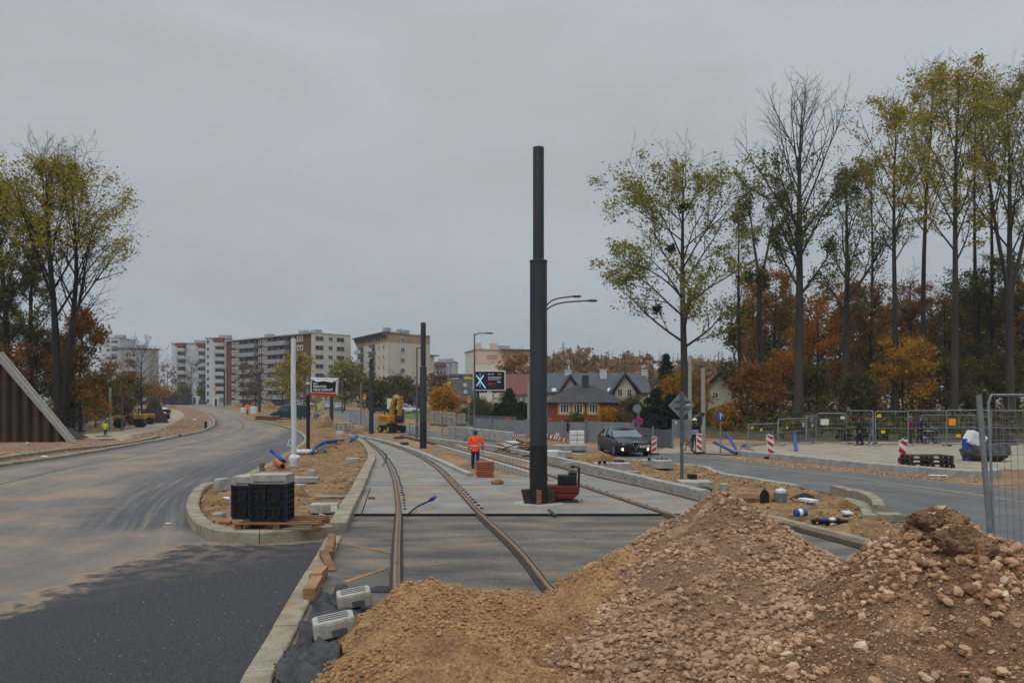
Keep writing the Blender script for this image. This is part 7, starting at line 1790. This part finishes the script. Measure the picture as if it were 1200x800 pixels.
def leaves(name,pts,n,spread,size,m,parent,seed,droop=0):
    if size<.32 and name=='crown': n=int(n*2.6); size=size*.56
    r=np.random.default_rng(seed); P_=np.array([[p.x,p.y,p.z] for p in pts]); 
    if len(P_)==0: return None
    wt=np.exp(r.normal(0,1.0,len(P_))+1.6*fbm(P_[:,0]*.45+P_[:,1]*.2,P_[:,2]*.45,3,seed)); c=P_[r.choice(len(P_),n,p=wt/wt.sum())]+r.normal(size=(n,3))*np.array([spread,spread,spread*.85])*(r.uniform(.35,1.1,(n,1))); 
    a=r.normal(size=(n,3)); a/=np.linalg.norm(a,axis=1)[:,None]; b=r.normal(size=(n,3)); b-=a*np.sum(a*b,1)[:,None]; b/=np.linalg.norm(b,axis=1)[:,None]
    sz=size*np.clip(np.exp(r.normal(0,.35,(n,1))),.45,1.9); V=np.stack([c-a*sz*.62,c+b*sz*.36-a*sz*.05,c+a*sz*.62,c-b*sz*.36-a*sz*.05],1).reshape(-1,3)
    return np_mesh(name,V,np.arange(n*4).reshape(n,4),m,parent=parent)
def tree(label,p,H,r0=.3,crown0=.4,nb=18,blen=.26,bang=.75,leaf='poplar',nleaf=4500,lsize=.3,seed=1,lean=(0,0),stems=None,taper=.12,bark='bark',spread=.35,up=.06,name='poplar_tree',group=None,profile=None,kids_=(0,6,4),wig=.07,topbare=0,fork=None,lv=3,leafmin=0,cat='tree',blunt=False):
    """trunk (or several stems) with branches set along it; leaves on the twigs"""
    t=thing(name,label,cat,p,group); G=TreeGen(seed); R_=G.r; p=Vector(p)
    st=stems or [(0,0,1.0,1.0)]
    prof=profile or (lambda k: (.55+.9*math.sin(math.pi*min(1,k*.92+.06)))*(1.05-.55*k))
    for dx,dy,hk,rk in st:
        hh=H*hk; n=12; pts=[];rad=[]; ph=R_.uniform(0,6)
        for i in range(n+1):
            k=i/n; w=.012*H*math.sin(k*5+ph)*k
            pts.append(p+Vector((lean[0]*k*k*H+dx*min(1,k*1.6)*H+w,lean[1]*k*H+dy*min(1,k*1.6)*H+w*.6,hh*k-.1 if i==0 else hh*k))); rad.append(r0*rk*((1-.5*k) if blunt else ((1-k)**.85*(1-taper)+taper*.35))*(1.25 if i==0 else 1))
        G.mb.tube(pts,rad,9,cap=False)
        def at(k):
            i=min(n-1,int(k*n)); return pts[i].lerp(pts[i+1],k*n-i),(pts[i+1]-pts[i]).normalized(),rad[i]
        if fork:
            fk,fl,fdirs=fork
            bp,bd,br=at(fk); br=max(br,r0*.55)
            for fx,fy,fz in fdirs: G.limb(bp,Vector((fx,fy,fz)).normalized(),fl*H,br*.7,1,3,7,.05,.05,(0,9,4),(0,.6,.6),(0,.3,.4),6,.15,.3)
        nbk=int(nb*(rk if rk<1 else 1))
        for b in range(nbk):
            k=crown0+(.99-crown0)*((b+R_.random())/nbk); bp,bd,br=at(k); a=b*2.4+R_.uniform(-.5,.5); kk=(k-crown0)/(1-crown0)
            an=bang*R_.uniform(.75,1.25)*(1.05-.45*kk); nd=(bd*math.cos(an)+Vector((math.cos(a),math.sin(a),0))*math.sin(an)).normalized()
            L=H*blen*prof(kk)*R_.uniform(.75,1.2)
            G.limb(bp,nd,L,max(.03,br*.42),1,lv,5,wig,up,kids_,(0,.7,.7),(0,.48,.5),5,.2,.2)
    G.mb.build('trunk',M[bark],t,smooth=180)
    if nleaf:
        pts=[q for q,l,_ in G.tips if (q.z-p.z)<H*(1-topbare) and (q.z-p.z)>H*leafmin]
        leaves('crown',pts,nleaf,spread,lsize,LF[leaf],t,seed)
    return t
def on2(u,y): return on(u,y)
def hgt(vt,y): return zt(vt,y)-gy(y)
GP='tall poplars at the forest edge'
y=74; tree('broad open poplar with yellow green leaves, leftmost of the tall trees on the right',on2(803,y),hgt(195,y),.42,.30,24,.34,.95,'poplar',6200,.30,11,lean=(-.02,0),kids_=(0,7,5),up=.03,spread=.45,wig=.1)
y=80; tree('thin nearly bare pole like trunk right of the leftmost broad poplar',on2(868,y),hgt(238,y),.26,.45,12,.09,.7,'poplar',900,.26,12,lean=(-.02,0))
y=78; tree('poplar forking into two bare tipped limbs, beside the thin pole like trunk',on2(893,y),hgt(330,y)*1.02,.4,.9,3,.1,.6,'green',1900,.28,13,lean=(-.02,0),fork=(.985,.66,[(-.14,0,1),(.34,.1,1)]),topbare=-1,blunt=True)
y=70; tree('tall thick poplar with a bare twiggy top and thin leaves lower down',on2(935,y),hgt(118,y),.5,.40,26,.24,.62,'green',2600,.27,14,lean=(.02,0),topbare=.17,kids_=(0,7,5),up=.09)
y=80; tree('dark poplar stem with a long limb leaning right, behind the bare topped one',on2(990,y),hgt(200,y),.46,.40,15,.17,.6,'green',2400,.26,15,lean=(.015,0),fork=(.5,.34,[(.75,0,1)]))
y=78; tree('slender yellow topped poplar, first of the leafy group at right',on2(1050,y),hgt(120,y),.34,.50,20,.2,.6,'yellow',2900,.28,16,lean=(-.005,0),up=.08)
y=82; tree('slender yellow topped poplar with a straight bare stem, second of the leafy group',on2(1082,y),hgt(85,y),.34,.52,22,.19,.6,'yellow',3200,.28,17,lean=(.02,0),up=.08)
y=72; tree('tall straight poplar of the leafy group, stem clear down to the fence behind the pram',on2(1118,y),hgt(80,y),.38,.45,22,.19,.62,'yellow',3000,.28,18,lean=(.02,0),up=.08)
y=74; tree('poplar with a forked trunk near the right edge of the photo',on2(1184,y),hgt(105,y),.44,.50,18,.18,.62,'poplar',2600,.27,19,lean=(-.015,0),fork=(.38,.6,[(-.22,0,1),(.2,.1,1)]),up=.08)
y=80; tree('poplar cut by the right edge of the photo',on2(1212,y),hgt(80,y),.4,.45,20,.18,.62,'poplar',2700,.27,20,lean=(-.01,0),up=.08)
y=86; tree('slim dark stem with few leaves, left of the forked trunk at the right edge',on2(1142,y),hgt(105,y),.3,.55,14,.15,.6,'green',1300,.27,21,lean=(.01,0),up=.08,bark='barkd')
y=88; tree('second slim dark stem, close to the forked trunk at the right edge',on2(1162,y),hgt(95,y),.3,.55,14,.15,.6,'yellow',1500,.27,22,lean=(-.01,0),up=.08,bark='barkd')
y=90; tree('slim dark stem in the wood between the dark poplar and the leafy group',on2(1020,y),hgt(190,y),.28,.5,13,.15,.6,'green',1200,.27,23,lean=(.01,0),up=.08,bark='barkd')
# left group
y=70; tree('largest tree on the left, several stems fanning into a wide yellow green crown',on2(70,y),hgt(190,y),.44,.42,19,.34,.55,'yellow',6400,.27,31,stems=[(-.035,0,1.0,1.0),(.045,.03,.98,.85)],up=.025,kids_=(0,8,6),spread=.4,wig=.055,bark='barkd',leafmin=.6,profile=lambda k:1.25-.85*k)
y=74; tree('dark stemmed tree at the left edge behind the sheet pile wall',on2(8,y),hgt(215,y),.42,.35,18,.22,.7,'green',4600,.27,32,lean=(-.03,0),bark='barkd')
y=76; tree('thin leaning nearly bare tree spreading right beside the largest left tree',on2(84,y),hgt(262,y),.3,.4,16,.25,.75,'bareb',500,.2,33,lean=(.09,0),bark='barkd')
y=80; tree('second dark stemmed tree between the left edge and the largest left tree',on2(38,y),hgt(270,y),.36,.3,16,.2,.7,'olive',4200,.27,34,lean=(-.02,0),bark='barkd')
y=86; tree('tree far left cut off by the photo edge, behind the coping',on2(-18,y),hgt(235,y),.36,.3,16,.22,.7,'olive',4200,.27,35,bark='barkd')
bp=lambda k:(1.0-.45*k)
def bush(label,u,y,vt,leaf,nleaf,seed,w=.42,name='maple_tree',group=None,c0=.12,lsize=.27,lean=(0,0),stems=None,bark='barkd',spread=.4,r0=None,nb=22,bang=1.05,cat='tree'):
    H=hgt(vt,y); return tree(label,on2(u,y),H,r0 or max(.1,H*.016),c0,nb,w,bang,leaf,nleaf,lsize,seed,lean,stems,.12,bark,spread,.03,name,group,bp,(0,6,4),.1,cat=cat,leafmin=.1)
bush('orange and green maple leaning over the left embankment, before the pale apartment blocks',94,73,362,'mixed',3600,41,.3,lean=(.03,0))
bush('olive undergrowth tree below the largest left tree',78,76,400,'olive',4200,42,.4)
bush('gold leaved young maple just above the sheet pile coping',14,73,402,'mixed',2600,43,.4)
bush('dark olive tree between the gold maple and the olive one on the left',44,78,385,'olive',4200,44,.4)
bush('dark olive tree at the far left edge above the coping',-14,76,350,'olive',4200,45,.36)
bush('thin rust coloured tree behind the left lamp post',128,92,425,'rust',900,46,.4)
bush('bare orange twigged tree over the yellow rollers, right half of the left thicket',166,96,408,'orange',500,47,.5,lsize=.2)
bush('olive brown bush behind the left lamp post, beside the bare orange twigged tree',150,100,440,'olive',2200,48,.5)
bush('low olive bush above the left embankment fence',112,84,445,'olive',2400,49,.5)
bush('small orange tree right of the bare twigged one above the blue container',186,110,448,'orange',360,50,.5,lsize=.22)
bush('low brown thicket behind the yellow rollers',140,90,462,'bareb',1500,51,.6)
# right understorey
U=[('rust brown maple behind the red roofed house, left end of the right wood',882,118,338,'rust',3600),('rust maple with a dark stem between the forked poplar and the bare topped one',908,90,318,'rust',4200),
 ('orange maple just right of the thick bare topped trunk',958,88,345,'orange',4000),('rust maple behind the dark poplar stem with the leaning limb',985,92,330,'rust',4200),
 ('broad orange maple in the middle of the right wood, above the pedestrians',1020,86,335,'mixed',4600),('low gold maple hanging over the fence before the pram',1058,78,398,'gold',3600),
 ('rust maple between the first and second yellow topped poplars',1068,94,330,'rust',4200),('turning maple behind the straight stem above the pram',1108,92,345,'mixed',4000),
 ('olive green tree in the right wood, left of the forked trunk at the edge',1146,88,318,'olive',5600),('dense olive green tree at the right edge of the wood',1192,86,300,'olive',6400),
 ('gold brown tree right at the photo edge, behind the nearest fence',1226,84,330,'gold',4200),('dark olive sapling behind the fence with white notices',948,78,430,'olive',3000),
 ('rust bush at the forest edge behind the leaning fence panel',886,77,425,'rust',3000),('dark green bush behind the pedestrians at the fence',1005,78,440,'olive',3200),
 ('dark olive bush under the straight poplar stem behind the pram',1120,78,420,'olive',3600),('dark olive bush at the right edge behind the earth heap',1178,78,415,'olive',3800),
 ('orange bush low behind the forked poplar',918,80,415,'orange',2600),('low gold orange bush at the footpath, right of the concrete posts',850,76,478,'gold',1500)]
for i,(lab,u,y,vt,lf,nl) in enumerate(U): bush(lab,u,y,vt,lf,int(nl*1.15),60+i,.34 if vt<380 else .44,name='maple_tree' if 'maple' in lab else ('forest_bush' if 'bush' in lab else 'forest_tree'))
for i,(u,vt,lf) in enumerate(((876,360,'olive'),(930,350,'olive'),(1000,360,'olive'),(1045,365,'rust'),(1090,355,'olive'),(1135,350,'olive'),(1165,345,'olive'),(1215,340,'olive'))):
    bush(['dark back row tree behind the forked poplar','dark back row tree behind the bare topped poplar','dark back row tree behind the dark poplar stem','rust back row tree behind the broad orange maple','dark back row tree between the yellow topped poplars','dark back row tree right of the straight poplar','dark back row tree left of the forked trunk','dark back row tree at the right edge'][i],u,105,vt,lf,6000,90+i,.36,name='forest_tree',lsize=.36,spread=.6)
# conifers and hedge
def spruce(label,p,H,w,n,leaf,seed,name='spruce_tree',group=None,rows=None):
    t=thing(name,label,'tree',p,group); r=random.Random(seed); mb=MB(); p=Vector(p); mb.tube([p,p+Vector((0,0,H))],[.16,.02],7)
    pts=[]; k=.04
    while k<.98:
        nbr=9
        for j in range(nbr):
            a=r.uniform(0,6.28); L=w*(1-k)**.85*r.uniform(.7,1.1)+.1; q=p+Vector((0,0,H*k)); e=q+Vector((math.cos(a)*L,math.sin(a)*L,-L*.22))
            mb.tube([q,e],[.03,.008],3,cap=False)
            for m_ in range(6): pts.append(q.lerp(e,(m_+.6)/6))
        k+=.035
    mb.build('trunk',M['barkd'],t,smooth=180); leaves('crown',pts,n,.13,.26,LF[leaf],t,seed); return t
spruce('dark spruce just right of the villa, behind the round signs',on2(768,80),hgt(455,80),2.6,5200,'spruce',3)
spruce('second dark spruce right of the other, behind the diamond sign',on2(786,79),hgt(462,79),2.4,4600,'spruce',4)
spruce('tall slim spruce rising behind the orange tree left of the leftmost poplar trunk',on2(781,92),hgt(412,92),2.6,4200,'spruce',5)
spruce('dark green spruce right of the electronic billboard',on2(597,106),hgt(455,106),2.2,4600,'spruce',6)
bush('gold orange tree behind the diamond sign, around the leftmost poplar trunk',790,84,442,'gold',2600,120,.4)
bush('gold tree with sparse leaves right of the diamond sign, over the footpath',812,84,436,'gold',1700,121,.34)
bush('olive bush behind the no stopping sign',741,84,470,'olive',1700,122,.6,name='garden_bush')
bush('yellow green bush in front of the brick house at its right window',713,80,480,'gold',1700,123,.6,name='garden_bush',lsize=.2,spread=.25,cat='bush')
bush('brown bush along the brick house wall left of the yellow green one',676,80,487,'bareb',1500,124,.9,name='garden_bush',lsize=.2,spread=.25,cat='bush')
bush('brown bush at the right end of the brick house wall',729,80,486,'bareb',1500,125,.8,name='garden_bush',lsize=.2,spread=.25,cat='bush')
bush('pale bare bush in front of the right villa gable',741,96,466,'bareb',400,126,.5,name='garden_bush',lsize=.2)
bush('brown leaved tree in front of the peach apartment block, right of the billboard',604,190,417,'rust',3200,127,.5,lsize=.5,spread=.8)
bush('round golden bush on the lawn edge behind the paver packs',521,92,457,'gold',5200,128,.5,name='garden_bush',lsize=.26,spread=.45,c0=.06,nb=30,cat='bush')
bush('round yellow green tree right of the wrapped display',404,170,427,'poplar',6500,129,.5,lsize=.45,spread=.8)
bush('tall yellow green tree in front of the right end of the brown block',347,185,417,'yellow',3800,130,.36,lsize=.45,spread=.7)
bush('thin leaved tree left of it in front of the brown block',331,188,426,'yellow',1100,131,.36,lsize=.42,spread=.7)
bush('nearly bare grey tree in front of the brown block, left half',285,200,425,'bareb',500,132,.42,lsize=.4)
bush('second nearly bare grey tree in front of the brown block',300,205,430,'bareb',500,133,.42,lsize=.4)
bush('nearly bare grey tree before the white tower blocks',224,285,422,'bareb',700,134,.45,lsize=.4)
bush('bare grey tree left of the white tower blocks, above the container',196,290,427,'bareb',600,135,.45,lsize=.4)
bush('yellow green low tree under the white towers, left of the pale street lamp',215,290,452,'poplar',2600,136,.5,lsize=.45,spread=.7)
bush('yellow green low tree under the stair tower, right of the pale street lamp',240,290,454,'poplar',2400,137,.5,lsize=.45,spread=.7)
bush('dull green shrub behind the yellow excavator, left one',437,150,448,'olive',3000,138,.6,lsize=.4,spread=.6)
bush('dull green shrub behind the white notice board',465,150,444,'olive',3400,139,.6,lsize=.4,spread=.6)
bush('dull green shrub right of the white notice board',484,155,455,'olive',2400,140,.6,lsize=.4,spread=.6)
bush('sparse brown tree in front of the distant red topped block',516,160,440,'bareb',1500,141,.5,lsize=.4)
bush('dark garden shrub under the electronic billboard, left of its post',562,112,470,'olive',2600,160,.6,name='garden_bush')
bush('brown garden shrub behind the foot of the billboard post',577,114,476,'bareb',2000,161,.7,name='garden_bush')
bush('dark garden shrub below the dark roofed house',545,108,482,'olive',1800,162,.8,name='garden_bush')
for i,u in enumerate((582,588,594,600,606,612,617)): spruce('clipped dark green thuja, '+['first','second','third','fourth','fifth','sixth','seventh'][i]+' counted from the billboard post in the hedge',on2(u,96),hgt(473-(i%3),96),.75,1900,'thuja',150+i,'thuja_shrub','thuja hedge right of the billboard')
# the wooded ridge behind the villas: nobody could count it
r=np.random.default_rng(8); pts=[]
for i in range(260):
    u=r.uniform(640,860); y=r.uniform(250,330); b=on(u,y); H=r.uniform(.75,1.08)*hgt(412+10*math.sin(u*.09)*.4+(6 if u>690 else 0)+(5 if u>740 else 0),y)
    for k in range(16): a=r.uniform(0,6.28); h=r.uniform(.2,1)**.8; q=r.uniform(0,2.6)*(1.15-h*.6); pts.append(b+Vector((math.cos(a)*q,math.sin(a)*q,H*h)))
o=leaves('far_wood',pts,34000,.7,.8,LF['brownwood'],None,9); tag(o,'autumn brown wood on the skyline behind the villas','wood',kind='stuff')
mb=MB()
for i in range(120):
    u=r.uniform(640,860); y=r.uniform(245,330); b=on(u,y); H=hgt(414,y)*r.uniform(.7,1.08); mb.tube([b,b+Vector((r.uniform(-.6,.6),0,H))],[.25,.05],4,cap=False)
o=mb.build('far_wood_trunks',M['barkd']); tag(o,'bare trunks inside the autumn wood on the skyline','wood',kind='stuff')
# far dark tree belt closing the view at both sides behind the site
pts=[]
for i in range(150):
    u=r.choice([r.uniform(100,200),r.uniform(420,640)]); y=r.uniform(255,300); b=on(u,y); H=hgt(452,y)*r.uniform(.7,1.1)
    for k in range(12): a=r.uniform(0,6.28); h=r.uniform(.1,1); q=r.uniform(0,2.5); pts.append(b+Vector((math.cos(a)*q,math.sin(a)*q,H*h)))
o=leaves('far_tree_belt',pts,9000,.7,.8,LF['olive'],None,10); tag(o,'dull green belt of trees and shrubs far behind the site','tree belt',kind='stuff')
# undergrowth and fallen leaves at the forest edge
pts=[]
for i in range(520):
    x=r.uniform(19,52); yy=r.uniform(59,100); h=r.uniform(.1,1.6); pts.append(Vector((x,yy,gy(yy)+h)))
    
o=leaves('undergrowth',pts,15000,.45,.3,LF['olive'],None,12); tag(o,'low dark green undergrowth along the forest edge behind the fence','undergrowth',kind='stuff')
pts=[on(r.uniform(-60,104),r.uniform(88,110)) for _ in range(300)]; pts=[Vector((p.x,p.y,gy(p.y)+r.uniform(.1,1.5))) for p in pts]
o=leaves('undergrowth',pts,9000,.45,.3,LF['olive'],None,13); tag(o,'low dark undergrowth under the left trees behind the embankment','undergrowth',kind='stuff')
pts=[]
for _ in range(60): 
    q=P(r.uniform(985,1040),r.uniform(513,516)); pts.append(q+Vector((0,0,r.uniform(.1,.6))))
o=leaves('ivy_patch',pts,1800,.3,.2,LF['thuja'],None,14); tag(o,'patch of green ivy behind the fence by the pedestrians','ivy',kind='stuff')
# ------------------------------------------------------------------ small loose things on the site
r=np.random.default_rng(21)
def scatter(name,label,poly,n,s0,s1,m,dz=.15,cat='gravel'):
    x0=min(p[0] for p in poly);x1=max(p[0] for p in poly);y0=min(p[1] for p in poly);y1=max(p[1] for p in poly); q=[]
    while len(q)<n:
        x=r.uniform(x0,x1);y=r.uniform(y0,y1)
        if inside((x,y),poly): q.append((x,y,gy(y)+dz))
    o=stones(name,np.array(q),r.uniform(s0,s1,n),m,None); tag(o,label,cat,kind='stuff')
scatter('soil_clods','small clods and stones strewn over the island soil',[p for p in ipoly if p.y<75],1400,.012,.05,M['crumbs'],.18)
scatter('soil_clods','small clods and stones strewn over the sand right of the track',[p for p in med if p.y<60],1200,.015,.06,M['crumbs'],.1)
scatter('grit','pale grit crumbs scattered on the fresh black asphalt',gp([(60,760),(200,660),(370,640),(290,790),(120,800)]),220,.004,.009,M['stone2'],.022)
scatter('grit','dark and pale crumbs scattered on the track bed by the rails',gp([(480,680),(480,615),(800,612),(660,690)]),500,.006,.018,M['crumbs'],.052)
scatter('soil_clods','reddish stones along the edge of the right road before the platform',gp([(860,541),(960,551),(1080,562),(1150,566),(1150,562),(1080,557),(960,547),(860,536)]),700,.02,.055,M['stone'],.03)
scatter('soil_clods','stones and crumbs on the left verge behind the kerb',[p for p in vp if p.y<90 and p.x>-60][:60] if False else gp([(0,541),(120,524),(235,503),(230,490),(150,512),(0,530)]),700,.03,.13,M['stone'],.03)
for i,(lab,u,v,w,h,m) in enumerate((('white paper scrap lying on the left verge by the kerb',52,535.5,9,2.5,'foil'),('red plastic strip lying on the left verge kerb',122,526,10,2,'red'),('blue plastic scrap on the left verge right of the red strip',134,524.5,6,2,'blue'),('dark blue sack lying on the left verge far along the curve',210,511,6,3,'blued'),('white bag lying on soil at the far left verge',228,492.5,5,2.5,'foil'),('white litter scrap at the foot of the sheet pile wall',32,519.5,5,2,'foil'),('rusty board lying across the near end of the sand path',121,511.5,22,1.5,'redd'),('dark plank edging the near end of the sand path',125,515,24,1.2,'woodd'),('white pale plastic scrap lying on the dusty asphalt left of the island tip',197,613.5,7,1.6,'white'))):
    p=P(u,v,.05); s=p.y/1000; mb=MB(); W=w*s; n=8
    mb.ball((0,0,h*s*.3),(W/2,W*.3 if 'board' not in lab and 'plank' not in lab else .12,h*s*.5),9,6)
    o=mb.build('litter' if i not in (6,7) else 'board',M[m],smooth=60); o.location=p; tag(o,lab,'litter' if i not in (6,7) else 'board')
# blue and white posts at the left kerb's end
for i,u in enumerate((241,246,253)): simple_pole(['blue topped marker post at the curve of the left kerb','pale marker post right of the blue one at the curve of the left kerb','farthest pale marker post on the road side at the left curve'][i],u,502-2*i,493.5-i*.5,.13,['blued','white','galv'][i],'marker_post','post','marker posts at the left curve')
# overhead wires are absent; one bird nest each in two crowns
for lab,u,v,y in (('round dark mistletoe ball in the crown of the largest left tree',56,240,70),('dark mistletoe ball high in the leftmost broad poplar',787,292,74),('second mistletoe ball lower left in the broad poplar',770,362,74),('mistletoe ball right of the trunk in the broad poplar',800,243,74)):
    c=At(u,v,y); o=leaves('mistletoe',[c]*4,260,.24,.22,LF['thuja'],None,int(u)); o.location=(0,0,0); tag(o,lab,'mistletoe')
# ------------------------------------------------------------------ the damp air
hm=bpy.data.materials.new('haze_air'); hm.use_nodes=True; hn=hm.node_tree; hn.nodes.remove(hn.nodes['Principled BSDF'])
pv=hn.nodes.new('ShaderNodeVolumePrincipled'); pv.inputs['Density'].default_value=.00026; pv.inputs['Color'].default_value=(.86,.92,1,1); hn.links.new(pv.outputs[0],hn.nodes['Material Output'].inputs['Volume'])
mb=MB(); mb.box((0,500,60),(1500,1600,124)); hz=mb.build('haze',hm); hz['kind']='stuff'; hz['label']='thin damp autumn haze over the whole site'
# ------------------------------------------------------------------ camera, sky, sun
cam=bpy.data.objects.new('camera',bpy.data.cameras.new('camera')); COL.objects.link(cam)
cam.location=(0,0,HC); cam.rotation_euler=(R(90),0,0); cam.data.sensor_width=36; cam.data.lens=30; cam.data.shift_y=74/1200; cam.data.clip_end=5000; cam.data.clip_start=.1
scene.camera=cam
w=bpy.data.worlds.new('World'); scene.world=w; w.use_nodes=True; N=w.node_tree.nodes; L=w.node_tree.links
bg=N['Background']; sky=N.new('ShaderNodeTexSky'); sky.sky_type='NISHITA'; sky.sun_disc=False; EL,RO=R(52),R(205)
sky.sun_elevation=EL; sky.sun_rotation=RO; sky.air_density=1.5; sky.dust_density=6
bw=N.new('ShaderNodeRGBToBW'); L.new(sky.outputs[0],bw.inputs[0])
# an even cloud deck: the sky's light, drained of colour, behind thick grey cloud that is brighter towards the zenith
tc=N.new('ShaderNodeTexCoord'); sp=N.new('ShaderNodeSeparateXYZ'); L.new(tc.outputs['Generated'],sp.inputs[0])
nz=N.new('ShaderNodeTexNoise'); nz.inputs['Scale'].default_value=3.0; nz.inputs['Detail'].default_value=7; nz.inputs['Distortion'].default_value=.4
mp=N.new('ShaderNodeMapping'); mp.inputs['Scale'].default_value=(1,1,3); L.new(tc.outputs['Generated'],mp.inputs[0]); L.new(mp.outputs[0],nz.inputs['Vector'])
mr=N.new('ShaderNodeMapRange'); mr.interpolation_type='SMOOTHSTEP'; mr.inputs[1].default_value=.4; mr.inputs[2].default_value=1; mr.inputs[3].default_value=1; mr.inputs[4].default_value=3.3; L.new(sp.outputs['Z'],mr.inputs[0])
ml=N.new('ShaderNodeMapRange'); ml.inputs[1].default_value=.0; ml.inputs[2].default_value=.45; ml.inputs[3].default_value=1; ml.inputs[4].default_value=1.33; L.new(sp.outputs['Z'],ml.inputs[0])
m3=N.new('ShaderNodeMath'); m3.operation='MULTIPLY'; L.new(ml.outputs[0],m3.inputs[0]); L.new(mr.outputs[0],m3.inputs[1])
m2=N.new('ShaderNodeMapRange'); m2.inputs[1].default_value=.3; m2.inputs[2].default_value=.7; m2.inputs[3].default_value=.93; m2.inputs[4].default_value=1.1; L.new(nz.outputs['Fac'],m2.inputs[0])
mu=N.new('ShaderNodeMath'); mu.operation='MULTIPLY'; L.new(m3.outputs[0],mu.inputs[0]); L.new(m2.outputs[0],mu.inputs[1])
mx=N.new('ShaderNodeMix'); mx.data_type='RGBA'; mx.inputs[0].default_value=.93; L.new(bw.outputs[0],mx.inputs[6]); 
cl=N.new('ShaderNodeVectorMath'); cl.operation='SCALE'; cl.inputs[0].default_value=(SKYC:=(2.5,2.74,2.97)); L.new(mu.outputs[0],cl.inputs['Scale']); L.new(cl.outputs[0],mx.inputs[7])
L.new(mx.outputs[2],bg.inputs['Color']); bg.inputs['Strength'].default_value=.1
sun=bpy.data.objects.new('sun',bpy.data.lights.new('sun','SUN')); COL.objects.link(sun); sun.data.energy=.8; sun.data.angle=R(35); sun.data.color=(1,.97,.93)
d=Vector((math.sin(RO)*math.cos(EL),math.cos(RO)*math.cos(EL),math.sin(EL))); sun.rotation_euler=d.to_track_quat('Z','Y').to_euler()
scene.view_settings.view_transform='Standard'; scene.view_settings.look='None'; scene.view_settings.exposure=.5; scene.view_settings.gamma=1
scene.render.resolution_x=1024; scene.render.resolution_y=682
